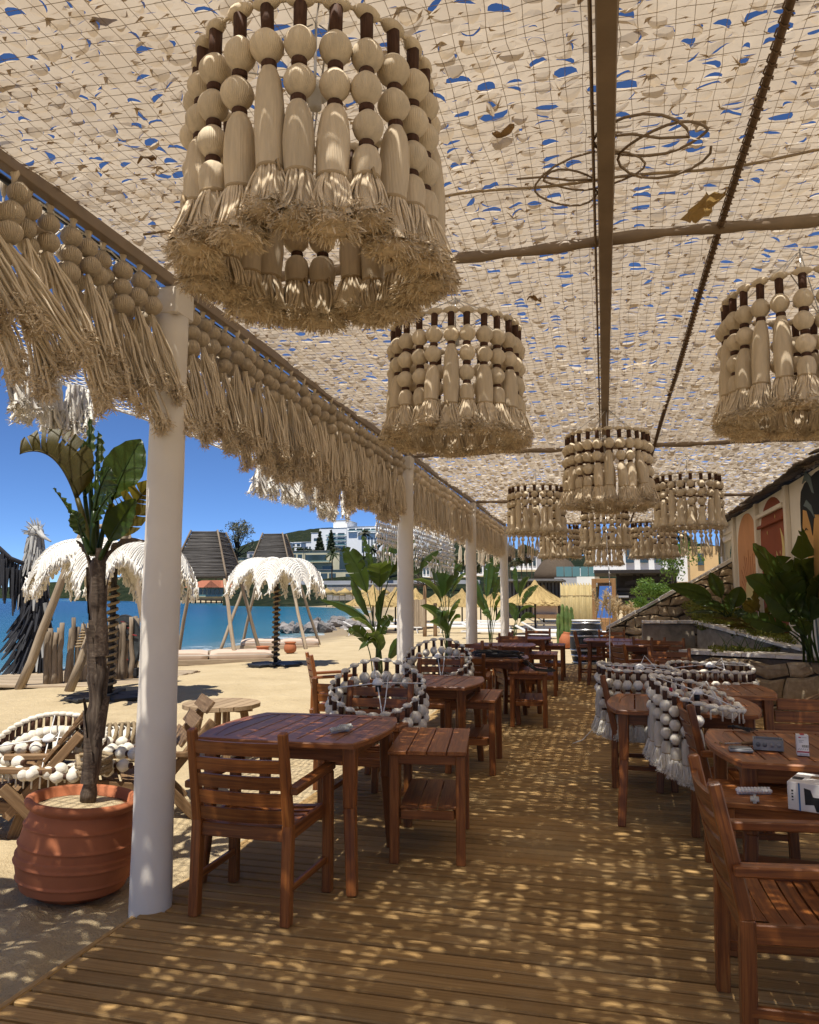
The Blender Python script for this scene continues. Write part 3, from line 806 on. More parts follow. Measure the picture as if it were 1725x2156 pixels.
# black ties on the middle lamp
# ------------------------------------------------------------------ valance of bead strands along the left beam
def cord_tassel(seed, L, n=19, lod=0):
    g = random.Random(seed); mb = MB()
    k = 7 if lod == 0 else 4
    for c in range(n):
        a = 2 * PI * c / n + g.uniform(-.2, .2); r1 = g.uniform(.012, .045); pts = []; f_ = g.uniform(4, 9); ln = L * g.uniform(.86, 1.06)
        for i in range(k):
            t = i / (k - 1); rr = .008 + (r1 - .008) * min(1, t * 2.2) + .004 * math.sin(f_ * t * 3 + c)
            aa = a + .22 * math.sin(f_ * t + c); pts.append((rr * math.cos(aa), rr * math.sin(aa), -ln * t))
        mb.tube(pts, [.0055] * (k - 1) + [.0065], 4 if lod == 0 else 3, caps=False)
        mb.cur = 1; fuzz(mb, g, pts[-1], .014, 22 if lod == 0 else 4, .024 if lod == 0 else .03); mb.cur = 0
    return mb.mesh('cord_tassel', [CORDY, FUZZ])
CT = [cord_tassel(40 + k, .40) for k in range(7)]
CTF = [cord_tassel(60 + k, .40, 8, 1) for k in range(4)]
VB = bead_mesh(thread('valance_thread', (.68, .56, .40), 34, str_=.9), .047, .090, 16, 9)
mb = MB(); mb.tube([(0, 0, .03), (0, 0, -.05), (0, 0, -.33)], .005, 5); VS = mb.mesh('strand', CORDY)
mb = MB(); mb.lathe([(.013, .035), (.019, .02), (.012, .0), (.008, -.025)], 8); VT = mb.mesh('loop', CORDY)
def far_val(nb, seed):
    mb = MB()
    for k in range(nb): mb.lathe([(r_, z - .07 - .088 * k) for r_, z in bead_prof(.046, .094, 6)], 8)
    mb.tube([(0, 0, .03), (0, 0, -.05)], .007, 4)
    g = random.Random(seed); z0 = -.07 - .088 * nb + .045
    for c in range(8):
        a = 2 * PI * c / 8; pts = [(.008 * math.cos(a), .008 * math.sin(a), z0)]; r1 = g.uniform(.02, .045); ln = g.uniform(.34, .44)
        for i in (1, 2, 3): pts.append((r1 * math.cos(a + i * .2), r1 * math.sin(a + i * .2), z0 - ln * i / 3))
        mb.tube(pts, .0075, 3, caps=False); mb.cur = 1; fuzz(mb, g, pts[-1], .014, 5, .032); mb.cur = 0
    return mb.mesh('strand', [CORDY, FUZZ])
FV = {nb: [far_val(nb, nb * 5 + k) for k in range(3)] for nb in (2, 3)}
vl = ['nearest stretch of bead and tassel valance, left of the first white post', 'long bead and tassel valance between the first and second white posts', 'bead and tassel valance between the second and third white posts', 'farthest stretch of the left bead valance, beyond the third post']
bays = [(1.15, 3.38), (3.60, 8.28), (8.52, 12.74), (12.98, 17.2)]
for b, (y0, y1) in enumerate(bays):
    t = thing('bead_valance', vl[b], 'valance', (PX - .055, (y0 + y1) / 2, 3.075), 0, 'bead valances along the left beam')
    MB().tube([(0, y0 - (y0 + y1) / 2, .012), (0, y1 - (y0 + y1) / 2, .012)], .014, 6).build('dark_rail', BLACK, t)
    n = int((y1 - y0) / .060); g = random.Random(70 + b)
    for k in range(n):
        y = y0 + (k + .5) * (y1 - y0) / n - (y0 + y1) / 2 + g.uniform(-.008, .008); x = g.uniform(-.025, .025) + (.045 if k % 2 else -.035)
        nb = (3, 3, 3, 2, 3, 2)[k % 6]
        if b >= 2:
            o = obj('strand', FV[nb][k % 3], t, (x, y, g.uniform(-.02, 0)), (g.gauss(0, .04), g.gauss(0, .05), g.uniform(0, 6))); continue
        Yw = y + (y0 + y1) / 2
        s = obj('strand', VS, t, (x, y, 0), (g.gauss(0, .02), g.gauss(0, .02), 0))
        obj('loop', VT, s)
        for q in range(nb):
            o = obj('bead', VB, s, (g.gauss(0, .006), g.gauss(0, .004), -.062 - .081 * q - (0 if k % 2 else .040)), (g.gauss(0, .1), g.gauss(0, .1), g.uniform(0, 6)))
            u_ = g.uniform(.93, 1.08); o.scale = (u_, u_, u_ * g.uniform(.95, 1.04))
        blow = max(.06, .62 - .13 * max(0, Yw - 1.8)) if Yw < 8 else .05
        rl = blow * g.uniform(.45, 1.3)
        o = obj('cord_tassel', CT[g.randrange(7)], s, (0, 0, -.062 - .081 * nb + .036 - (0 if k % 2 else .040)), (rl * .75, -rl * .62 + g.gauss(0, .05), g.uniform(0, 6)))
        o.rotation_mode = 'ZXY'
        q = g.uniform(.85, 1.22); o.scale = (1, 1, q)
# ------------------------------------------------------------------ knotted awning outside the beam, with white tassels
def awn_pt(s, y): # s 0 at the beam, 1 at the outer edge
    s = np.asarray(s, float); y = np.asarray(y, float)
    return np.stack([PX - .04 - 1.12 * s + .03 * np.sin(y * 2.3) * s, y + 0 * s, 3.08 - .22 * s - .10 * np.sin(PI * s) * 1.0 - .05 * s * np.abs(np.sin((y - 3.47) / 4.6 * PI)) + .012 * np.sin(y * 9) * s], -1)
aw = thing('net_awning', 'white knotted cord net stretched outwards from the left beam', 'net awning')
lines = []
for s_ in np.linspace(0, 1, 23):
    yy = np.arange(2.45, 17.2, .09); lines.append(awn_pt(s_ + .006 * np.sin(yy * 37 + s_ * 90), yy))
V, F = tri_tubes(lines, .0048)
tag(obj('long_cord', big_mesh('long_cord', V, F, WHITECORD, True), aw), kind='stuff')
lines = []
for y in np.arange(2.45, 17.2, .085):
    ss = np.linspace(0, 1, 16); lines.append(awn_pt(ss, y + .008 * np.sin(ss * 60 + y * 50)))
V, F = tri_tubes(lines, .0042)
tag(obj('cross_cord', big_mesh('cross_cord', V, F, WHITECORD, True), aw), kind='stuff')
MB().tube(awn_pt(np.full(60, 1.0), np.linspace(2.45, 17.2, 60)), .010, 5).build('edge_rope', WHITECORD, aw)
WT = []
for k in range(4):
    g = random.Random(900 + k); mb = MB()
    for c in range(20):
        a = 2 * PI * c / 20; L_ = g.uniform(.16, .36); r1 = g.uniform(.02, .06)
        mb.tube([(r1 * (.5 + i / 8) * math.cos(a + i * .3) + .008 * math.sin(i * 2.6 + c), r1 * (.5 + i / 8) * math.sin(a + i * .3) + .008 * math.cos(i * 2.2 + c), -L_ * i / 4) for i in range(5)], [.009, .011, .010, .010, .014], 5, caps=False)
        fuzz(mb, g, (r1 * math.cos(a + 1.2), r1 * math.sin(a + 1.2), -L_), .018, 20, .022)
    WT.append(mb.mesh('white_tassel', WHITECORD))
g = random.Random(5)
for (y0, y1, dz) in ((2.4, 4.4, 0), (6.9, 8.4, 0), (8.4, 9.2, -.05)):
    y = y0
    while y < y1:
        p = awn_pt(g.uniform(.90, 1.0), y); obj('white_tassel', WT[g.randrange(4)], aw, tuple(p + np.array([0, 0, dz])), (g.gauss(0, .2), g.gauss(0, .2), g.uniform(0, 6))); y += g.uniform(.05, .12)
# diamond nets of white bobbins below the awning further back
WB = bead_mesh(WHITECORD, .026, .062, 8, 6)
def diamond_net(label, y0, y1, x, ztop, rows, dy, dz, seed):
    t = thing('bobbin_net', label, 'macrame net', (x, (y0 + y1) / 2, ztop)); g = random.Random(seed)
    n = int((y1 - y0) / dy); mb = MB(); cnt = 0
    for r_ in range(rows):
        for k in range(n + (0 if r_ % 2 else 1)):
            yy = (k + (.5 if r_ % 2 else 0)) * dy - (y1 - y0) / 2; z = -r_ * dz
            if r_ >= rows - 2 and g.random() < .3: continue
            if r_ < rows - 1:
                for sgn in (-1, 1): mb.tube([(0, yy, z), (g.uniform(-.01, .01), yy + sgn * dy * .25, z - dz * .5), (0, yy + sgn * dy / 2, z - dz)], .0075, 3, caps=False)
            if cnt < 290 and g.random() < .9:
                cnt += 1; o = obj('bobbin', WB, t, (g.uniform(-.015, .015), yy, z - dz * .25), (g.gauss(0, .3), g.gauss(0, .3), 0))
    for k in range(n):
        yy = (k + .5) * dy - (y1 - y0) / 2; z = -(rows - 1) * dz
        for c in range(3): mb.tube([(0, yy + .01 * c, z), (g.uniform(-.02, .02), yy + g.uniform(-.03, .03), z - g.uniform(.08, .2))], .007, 3, caps=False)
    mb.build('cord_mesh', WHITECORD, t)
diamond_net('white bobbin net hanging behind the second post, above the banana leaves', 11.0, 13.1, -3.28, 2.78, 8, .12, .085, 3)
diamond_net('white diamond bobbin net between the second and third posts, farther out', 13.4, 17.2, -3.28, 2.76, 8, .13, .085, 4)
# end valance across the far side
t = thing('bead_valance', 'sunlit bead and tassel valance across the far end of the roof', 'valance', (.2, 17.55, 3.05), 0, 'bead valances along the left beam')
g = random.Random(12)
for k in range(44):
    obj('strand', FV[2 + k % 2][k % 3], t, (-2.25 + k * .105 + g.uniform(-.01, .01), g.uniform(-.03, .03), g.uniform(-.03, 0)), (g.gauss(0, .05), g.gauss(0, .05), g.uniform(0, 6)))
for k, lab in ((0, 'outer bead valance beyond the last post, seen over the loungers'),):
    t = thing('bead_valance', lab, 'valance', (-2.75, 17.6, 2.9)); 
    for q in range(9): obj('strand', FV[2 + q % 2][q % 3], t, (-.45 + q * .11, 0, 0), (g.gauss(0, .06), g.gauss(0, .06), g.uniform(0, 6)))

# ------------------------------------------------------------------ lamps taken down and left on the furniture
def lying_lamp(c, tilt, az, label, sup, n=20, rad=.34, seed=0, full=.5, maxb=9, sc=1.0, mess=False):
    """ring about c tilted by tilt towards azimuth az; strands fall to the support height sup(x, y)"""
    g = random.Random(seed); t = thing('tassel_lamp', label, 'pendant lamp', c, 0, 'tassel lamps taken down and left on the furniture'); t.scale = (sc, sc, sc)
    Rm = np.array(Matrix.Rotation(az, 3, 'Z') @ Matrix.Rotation(tilt, 3, 'Y') @ Matrix.Rotation(-az, 3, 'Z'))
    rp = lambda a, q=1.0: Rm @ np.array([rad * q * math.cos(a), rad * q * math.sin(a), .012 * math.sin(3 * a + seed)])
    MB().tube([rp(a) for a in np.linspace(0, 2 * PI, 41)], .006, 5, caps=False).build('ring', BEAD_LIT, t)
    mb = MB()
    for a in (az + .2, az + PI / 2 + .1):
        mb.tube([rp(a), rp(a, .05) + [0, 0, .02], rp(a + PI)], .0045, 4)
    mb.tube([rp(az + 1, .05), rp(az + 1, .3) + [0, 0, .10], rp(az + .4, .55) + [0, 0, -.02], rp(az + .2, .8) - [0, 0, .1]], .005, 4)
    mb.build('spoke', WHITEP, t)
    mb = MB(); mb.lathe([(.008, .05), (.035, .035), (.045, .012), (.042, 0)], 14, c=tuple(rp(0, .02))); mb.build('bulb_cap', WHITEP, t)
    mb = MB(); mb.lathe([(.022, 0), (.022, -.05)], 10, c=tuple(rp(0, .02))); mb.build('bulb_holder', BLACK, t)
    mb = MB(); p0 = rp(az + 2.4); p1 = rp(az + 2.4, .3) - np.array([0, 0, .05])
    for k in range(12):
        q = p0 + (p1 - p0) * k / 11; mb.tube([q + [.006 * math.cos(b), .003 * math.sin(b), .010 * math.sin(b + k % 2)] for b in np.linspace(0, 6.28, 6)], .002, 3)
    mb.build('chain', CHROME, t)
    for k, nb in enumerate(kinds(n, g)):
        a = 2 * PI * (k + .5) / n; p = rp(a); wx, wy, wz = p + np.array(c)
        floor = sup(wx, wy); drop = wz - floor
        hd = g.uniform(0, 6.28) if mess else a + (PI if drop < .2 or g.random() < .3 else 0) + g.gauss(0, .4); hv = np.array([math.cos(hd), math.sin(hd), 0])
        def path(s_):                       # arc length -> position, direction
            d0 = max(.02, drop - .05)
            if s_ <= d0: return p + np.array([0, 0, -s_]), np.array([0, 0, -1.0])
            return p + np.array([0, 0, -d0]) + hv * (s_ - d0), hv
        s = obj('strand', LYING['strand'], t, tuple(p), (0, 0, a))
        def put(nm, me, s_):
            q, d = path(s_); e = Vector((-d[0], -d[1], -d[2])).to_track_quat('Z', 'Y')
            o = obj(nm, me, s); inv = Matrix.Rotation(-a, 3, 'Z')
            o.location = inv @ Vector(q - p); o.rotation_mode = 'QUATERNION'; o.rotation_quaternion = inv.to_quaternion() @ e; return o
        if drop > .1: put('collar', LYING['collar'], 0.0)
        lim = min(maxb, min(nb, 1 + int(drop / .105)) if drop < .3 and not mess else nb) if drop > .2 or mess else 1
        for b in range(lim):
            put('bead', LYING['bead'], -(Z_B0 + STEP * b)); put('band', LYING['band'], -(Z_B0 + STEP * b) + .050)
        if drop > full * .8: put('tassel', LYING['tassel'][nb][k % 3], -(Z_B0 + STEP * lim + .044))
    return t
T_ = .77
lying_lamp((-1.62, 5.48, .84), R(27), R(-80), 'white tassel lamp leaning on the chair behind the front left table', lambda x, y: .47 if y > 5.1 else .47, seed=21, n=25, rad=.34)
lying_lamp((-1.74, 8.15, .84), R(30), R(-85), 'white tassel lamp propped on the chair behind the second left table', lambda x, y: .47, seed=22, n=25, rad=.35)
lying_lamp((.56, 5.36, .87), R(19), R(-20), 'white tassel lamp draped over a chair beside the front right table, strands hanging', lambda x, y: (.775 if x > .56 else .22), seed=23, n=25, rad=.35, sc=.84)
lying_lamp((.26, 6.72, .90), R(4), R(0), 'white tassel lamp hung over a chair left of the middle right tables', lambda x, y: .44, seed=24, n=25, rad=.36, sc=.90)
lying_lamp((.90, 7.45, .86), R(3), R(-80), 'white tassel lamp lying flat like a crown before the stone wall', lambda x, y: .66, seed=25, n=26, rad=.36, maxb=1)
lying_lamp((-3.70, 4.62, .50), R(22), R(-70), 'heap of white tassel lamp strands on the low beach bench in the sun', lambda x, y: .37 + .05 * math.sin(x * 40) * math.cos(y * 33), seed=26, n=46, rad=.36, mess=True)
# ------------------------------------------------------------------ house with the mural, stone walls, planting
HX = 2.55
def wallpoly(pts, th, x=HX): # pts (Y, Z), proud of the wall by th towards the terrace
    mb = MB(); n = len(pts)
    v = [(x, p[0], p[1]) for p in pts] + [(x - th, p[0], p[1]) for p in pts]
    ar = sum(pts[i][0] * pts[(i + 1) % n][1] - pts[(i + 1) % n][0] * pts[i][1] for i in range(n))
    o = list(range(n)); fr = [n + i for i in o]
    f = [o if ar > 0 else o[::-1], fr[::-1] if ar > 0 else fr] + [([i, n + i, n + (i + 1) % n, (i + 1) % n]) for i in range(n)]
    return mb.add(v, f)
def arch(yc, hw, z0, z1, n=18, k=1.25):
    return [(yc + hw, z0)] + [(yc + hw * math.cos(a), z1 - hw * k + hw * k * math.sin(a)) for a in np.linspace(0, PI, n)] + [(yc - hw, z0)]
def paint(nm, c): return plain(nm, c, .8, .15, nz=.10, scale=1.2)
house = thing('mural_house', 'low house with painted arches and a crescent moon on its pale wall', 'house')
MB().box((HX + 1.6, 12.2, 1.4), (3.2, 12.4, 3.3)).build('wall', paint('pale_wall_paint', (.88, .83, .74)), house)
ROOFT = stone_mat('dark_roof_slab', (.06, .05, .04), (.13, .105, .08), (.22, .18, .14))
MB().add([(HX - .10, 5.8, 3.12), (HX - .10, 18.6, 3.06), (HX + 3.4, 18.6, 4.1), (HX + 3.4, 5.8, 4.16), (HX - .10, 5.8, 3.16), (HX - .10, 18.6, 3.10), (HX + 3.4, 18.6, 4.14), (HX + 3.4, 5.8, 4.2)], [[3, 2, 1, 0], [4, 5, 6, 7], [0, 1, 5, 4], [1, 2, 6, 5], [2, 3, 7, 6], [3, 0, 4, 7]]).build('roof', ROOFT, house)
tiles = []
for v in range(4):
    mb = MB(); mb.box((0, 0, 0), (.42, .25, .026), rot(0, -.26, 0), ch=.006); tiles.append(mb.mesh('roof_tile', ROOFT))
for row in range(3):
    for k in range(50):
        y = 5.9 + k * .255 + row * .11
        obj('roof_tile', tiles[(k + row) % 4], house, (HX - .06 + row * .13 + rnd.uniform(-.03, .02), y, 3.13 + row * .05 - .005 * (y - 6) + rnd.uniform(-.012, .012)), (rnd.gauss(0, .05), rnd.gauss(0, .04), rnd.gauss(0, .05)))
P_OR = paint('apricot_paint', (.66, .33, .16)); P_RD = paint('brick_red_paint', (.30, .085, .045)); P_YE = paint('straw_yellow_paint', (.76, .62, .28))
P_TN = paint('tan_paint', (.70, .40, .15)); P_HR = paint('blue_black_paint', (.02, .025, .03)); P_BL = paint('grey_blue_paint', (.16, .21, .22)); P_PK = paint('dusty_pink_paint', (.38, .17, .11)); P_GR = paint('mauve_grey_paint', (.22, .17, .16))
P_MR = paint('maroon_paint', (.15, .03, .03)); P_TL = paint('teal_paint', (.04, .16, .18)); P_TR = paint('cream_trim', (.82, .75, .64)); P_OL = paint('ochre_paint', (.36, .25, .10))
wallpoly(arch(15.05, .98, 1.0, 3.00, k=.62), .006).build('painted_arch', P_OR, house)
wallpoly(arch(12.85, .92, .9, 3.02, k=.62), .006).build('painted_arch', P_RD, house)
wallpoly(arch(14.95, .40, 1.0, 1.85, k=1.0), .010, HX - .003).build('painted_sun', P_YE, house)
mb = MB()
for k in range(15):
    a = PI * k / 14; c = (14.95, 1.45); r0, r1 = .5, .85 + .12 * (k % 2)
    p = [(c[0] + r0 * math.cos(a), c[1] + r0 * .8 * math.sin(a)), (c[0] + r1 * math.cos(a) - .012 * math.sin(a), c[1] + r1 * .9 * math.sin(a) + .01), (c[0] + r1 * math.cos(a) + .012 * math.sin(a), c[1] + r1 * .9 * math.sin(a) - .01)]
    q = wallpoly(p, .009, HX - .002); mb.add(np.concatenate(q.v), q.f)
mb.build('sun_ray', paint('rust_line', (.40, .14, .06)), house)
def crescent(yc, zc, r, hgt):
    o = [(yc - .10 * math.sin(a) * r * 4 * .5 - .0, zc + hgt * math.cos(a)) for a in np.linspace(.05, PI - .05, 14)]
    i_ = [(yc - .30 * math.sin(a) * r * 4 * .55 + .02, zc + hgt * math.cos(a) - .0) for a in np.linspace(.05, PI - .05, 14)]
    return o + i_[::-1]
wallpoly([(12.28 + .0, 2.50), (12.10, 2.36), (12.02, 2.18), (12.08, 2.02), (12.25, 1.93), (12.45, 1.95), (12.58, 2.08), (12.60, 2.18), (12.48, 2.06), (12.34, 2.03), (12.22, 2.10), (12.18, 2.22), (12.21, 2.36)], .010, HX - .003).build('painted_moon', P_YE, house)
for (y, z) in ((13.5, 2.1), (13.2, 2.5), (12.35, 2.14), (12.6, 2.7)): wallpoly([(y + .02, z), (y, z + .03), (y - .02, z), (y, z - .03)], .009, HX - .003).build('painted_star', P_YE, house)
for y in (16.25, 13.93, 11.72): MB().box((HX - .03, y, 1.95), (.06, .16, 2.2), ch=.008).build('pilaster', P_TR, house)
MB().box((HX - .045, 12.85, 2.80), (.05, 1.95, .07), ch=.01).build('moulding', P_TR, house)
MB().box((HX - .035, 12.85, 2.62), (.05, 1.86, .05), ch=.01).build('moulding', P_RD, house)
for (yc, zc, sy, sz) in ((17.1, 2.82, 1.5, .06), (17.1, 2.66, 1.3, .05), (16.45, 1.95, .06, 1.5), (17.76, 1.95, .06, 1.5)): MB().box((HX - .03, yc, zc), (.05, sy, sz), ch=.008).build('door_frame', P_TR, house)
MB().box((HX - .008, 17.1, 1.9), (.012, 1.26, 1.5)).build('door_panel', paint('faded_door_paint', (.58, .54, .43)), house)
mb = MB()
for k in range(16):   # grasses painted on the door
    y = 17.25 + .16 * math.sin(k * 2.1); z0 = 1.55 + .02 * k; pts = [(y + .10 * math.sin(k + i) * .3 + .03 * (k % 4) * i * .2, z0 + .16 * i) for i in range(4)]
    for i in range(3): q = wallpoly([(pts[i][0] - .008, pts[i][1]), (pts[i][0] + .008, pts[i][1]), (pts[i + 1][0] + .006, pts[i + 1][1]), (pts[i + 1][0] - .006, pts[i + 1][1])][::-1], .003, HX - .014); mb.add(np.concatenate(q.v), q.f)
mb.build('painted_grass', P_BL, house)
mb = MB(); g = random.Random(8)
for k in range(13):   # illegible column of lettering strokes
    z = 2.25 - .075 * k; y = 16.72 + g.uniform(-.02, .02)
    for i in range(3):
        yy = y - .05 * i; q = wallpoly([(yy, z), (yy + .014, z), (yy + .014 + g.uniform(-.02, .02), z + .05), (yy + g.uniform(-.02, .02), z + .05)][::-1], .003, HX - .014); mb.add(np.concatenate(q.v), q.f)
mb.build('painted_letters', paint('faded_ink', (.25, .26, .24)), house)
mb = MB()
for k in range(5):
    y = 16.95 - .07 * k; pts = [(y, 2.28 + .05 * k), (y - .02, 2.42 + .05 * k), (y - .06, 2.30 + .06 * k), (y - .07, 2.40 + .06 * k)]
    for i in range(3): q = wallpoly([(pts[i][0] - .012, pts[i][1]), (pts[i][0] + .012, pts[i][1]), (pts[i + 1][0] + .012, pts[i + 1][1]), (pts[i + 1][0] - .012, pts[i + 1][1])], .003, HX - .014); mb.add(np.concatenate(q.v), q.f)
mb.build('painted_script', P_TL, house)
for (yc, z0, z1, hw, m_) in ((17.05, 1.0, 1.75, .10, P_MR), (16.72, 1.0, 1.62, .16, P_PK), (17.3, 1.35, 1.95, .11, P_OL), (16.2, .95, 1.55, .10, P_GR), (15.85, .95, 1.6, .34, P_GR), (14.35, .9, 1.55, .5, P_PK)):
    wallpoly([(yc + hw, z0), (yc + hw * .8, z0 + (z1 - z0) * .7), (yc + hw * .1, z1), (yc - hw * .5, z1 - .06), (yc - hw, z0)], .008, HX - .0125).build('painted_rock', m_, house)
# woman in profile: generic face, hair, feathers
wallpoly([(10.98, 2.62), (10.99, 2.30), (10.94, 2.10), (10.80, 1.98), (10.70, 1.90), (10.62, 1.62), (10.35, 1.40), (9.6, 1.4), (9.6, 2.9), (10.5, 2.95), (10.9, 2.85)], .005).build('painted_face', P_TN, house)
wallpoly([(11.02, 2.72), (11.05, 2.45), (11.02, 2.12), (10.99, 2.12), (10.985, 2.4), (10.93, 2.62), (10.72, 2.58), (10.58, 2.40), (10.5, 2.25), (10.38, 2.5), (9.5, 2.4), (9.5, 3.0), (10.2, 3.0), (10.75, 2.94), (10.95, 2.86)], .009, HX - .002).build('painted_hair', P_HR, house)
for (pts) in ([(10.86, 2.95), (10.66, 3.08), (10.42, 2.98), (10.30, 2.75), (10.40, 2.78), (10.55, 2.92), (10.7, 2.97)], [(10.84, 2.66), (10.68, 2.72), (10.46, 2.62), (10.34, 2.45), (10.5, 2.55), (10.68, 2.62)]):
    wallpoly(pts, .012, HX - .004).build('painted_feather', P_BL, house)
wallpoly([(10.90, 2.33), (10.80, 2.37), (10.70, 2.33), (10.80, 2.350)], .009, HX - .003).build('painted_eye', P_HR, house)
wallpoly([(10.68, 1.5), (10.62, 1.5), (10.5, .9), (10.56, .8)], .007).build('painted_stem', P_BL, house)

def stone_wall(name, label, p0, p1, ztop0, ztop1, zbot, th, mat, core, size, seed, capmat=None, capth=.05, bare=False):
    """rubble wall from p0 to p1 (X, Y); each face stone and cap stone is a piece"""
    g = random.Random(seed); t = thing(name, label, 'stone wall', (0, 0, 0))
    p0 = np.array(p0, float); p1 = np.array(p1, float); d = p1 - p0; L = np.linalg.norm(d); d /= L; nrm = np.array([d[1], -d[0]])
    if nrm[1] > 0 and abs(nrm[1]) > .3: nrm = -nrm
    mb = MB(); a = p0 - nrm * 0; b = p1
    q = lambda s_, o, z: (p0[0] + d[0] * s_ - nrm[0] * o, p0[1] + d[1] * s_ - nrm[1] * o, z)
    mb.add([q(0, .03, zbot), q(L, .03, zbot), q(L, th, zbot), q(0, th, zbot), q(0, .03, ztop0 - .02), q(L, .03, ztop1 - .02), q(L, th, ztop1 - .02), q(0, th, ztop0 - .02)], [[3, 2, 1, 0], [4, 5, 6, 7], [0, 1, 5, 4], [1, 2, 6, 5], [2, 3, 7, 6], [3, 0, 4, 7]]); mb.build('wall_core', core, t)
    z = zbot; r_ = 0
    while z < max(ztop0, ztop1) - .03 and not bare:
        h = size * g.uniform(.75, 1.35); s_ = -g.uniform(0, size)
        while s_ < L:
            ln = size * g.uniform(.8, 2.2); sa, sb = max(s_, 0) + .008, min(s_ + ln, L) - .008; s_ += ln
            if sb - sa < .04: continue
            jit = lambda: g.uniform(-.04, .04) * size / .2
            zt = lambda s__: ztop0 + (ztop1 - ztop0) * s__ / L - .03
            za, zb_ = min(z + h, zt(sa)), min(z + h, zt(sb))
            if za - z < .03 and zb_ - z < .03: continue
            za = max(za, z + .012); zb_ = max(zb_, z + .012)
            out = [(sa + jit() * .3, z + .008 + abs(jit()) * .4), ((sa + sb) / 2, z + .006 + abs(jit()) * .4), (sb + jit() * .3, z + .008 + abs(jit()) * .4), (sb + jit() * .3, (z + zb_) / 2), (sb + jit() * .3, zb_ - .006 - abs(jit()) * .3), ((sa + sb) / 2, (za + zb_) / 2 - .004 + jit() * .2), (sa + jit() * .3, za - .006 - abs(jit()) * .3), (sa + jit() * .3, (z + za) / 2)]
            wz = lambda a_, b_: (min(L, max(0, a_ + .16 * size * math.sin(b_ * 2.2 / size + a_ * 1.3 / size + seed))), min(zt(a_), max(zbot, b_ + .15 * size * math.sin(a_ * 1.7 / size + seed) + .10 * size * math.sin(a_ * 3.9 / size + b_))))
            out = [wz(*q_) for q_ in out]
            c = np.mean(out, axis=0); pr = g.uniform(.02, .085)
            v = [q(s__, .05, zz) for s__, zz in out] + [q(s__, -pr * .55, zz) for s__, zz in out] + [q(c[0] + (s__ - c[0]) * .72, -pr + jit() * .3, c[1] + (zz - c[1]) * .72) for s__, zz in out] + [q(c[0], -pr - g.uniform(.0, .012), c[1])]
            n = 8; f = [[i, (i + 1) % n, n + (i + 1) % n, n + i] for i in range(n)] + [[n + i, n + (i + 1) % n, 2 * n + (i + 1) % n, 2 * n + i] for i in range(n)] + [[2 * n + i, 2 * n + (i + 1) % n, 3 * n] for i in range(n)]
            MB().add(v, f).build('stone', mat, t)
        z += h; r_ += 1
    if capmat:
        s_ = 0
        while s_ < L - .02:
            ln = min(g.uniform(.22, .5), L - s_); za = ztop0 + (ztop1 - ztop0) * s_ / L; zb_ = ztop0 + (ztop1 - ztop0) * (s_ + ln) / L; o = g.uniform(-.03, .02)
            v = [q(s_ + .006, -.03 + o, za), q(s_ + ln - .006, -.03 + o, zb_), q(s_ + ln - .006, th + .02, zb_), q(s_ + .006, th + .02, za)]
            k = g.uniform(.8, 1.25) * capth
            v += [(a_[0], a_[1], a_[2] + k) for a_ in v]
            MB().add(v, [[3, 2, 1, 0], [4, 5, 6, 7], [0, 1, 5, 4], [1, 2, 6, 5], [2, 3, 7, 6], [3, 0, 4, 7]]).build('cap_stone', capmat, t); s_ += ln
    return t
PLAST = stone_mat('stained_plaster', (.11, .09, .065), (.30, .25, .185), (.50, .43, .33), 1.8)
CAPS = stone_mat('pale_cap_stone', (.52, .48, .40), (.74, .70, .63), (.86, .83, .78), 4)  # pale stone, its colour lightened further to stand in for sun on the coping
stone_wall('stone_wall', 'low ochre rubble wall holding the bird of paradise bed, behind the right tables', (1.0, 11.5), (3.1, 10.1), .70, .72, -.1, .35, STONE, MORTAR, .27, 3, CAPS, .045)
stone_wall('stone_wall', 'higher grey planter wall behind the stacked chairs, in front of the stair wall', (.60, 13.4), (1.42, 13.4), 1.06, 1.06, -.1, .3, GREYSTONE, PLAST, .17, 4, CAPS, .04, True)
stone_wall('stone_wall', 'grey planter wall whose top slopes down towards the bird of paradise plant', (1.42, 13.38), (2.5, 11.2), 1.06, .78, -.1, .25, GREYSTONE, PLAST, .17, 5, CAPS, .04, True)
stone_wall('stone_wall', 'triangular stone stair wall with a pale sloping coping rising to the mural house', (.02, 16.5), (2.54, 16.5), .82, 2.22, -.1, .34, STONE, MORTAR, .19, 6, CAPS, .06)
# bed of soil and ground cover
def yw(x): return 13.38 - (x - 1.42) * 2.02 + .20
def bed_z(x, y):
    t = np.clip((np.asarray(x, float) - 1.42) / 1.08, 0, 1); s_ = np.clip((np.asarray(y, float) - yw(np.asarray(x, float))) / 3.0, 0, 1)
    return 1.03 - .28 * t + .30 * s_
xx = np.linspace(1.44, 2.6, 14); U = np.linspace(0, 1, 16)
G = np.array([[(x, yw(x) + (16.5 - yw(x)) * u, float(bed_z(x, yw(x) + (16.5 - yw(x)) * u))) for x in xx] for u in U])
SOIL = plain('dark_soil', (.07, .052, .035), .95, .1, nz=.3, scale=9)
tag(MB().grid(G).build('soil_bed', SOIL), kind='structure')
xx = np.linspace(1.0, 2.6, 12); G = np.array([[(x, 11.62 - (x - 1.0) * .66 + u * (max(13.3 if x < 1.44 else yw(x) - .22, 11.7 - (x - 1.0) * .66) - 11.62 + (x - 1.0) * .66), .67) for x in xx] for u in np.linspace(0, 1, 5)])
tag(MB().grid(G).build('soil_bed', SOIL), kind='structure')
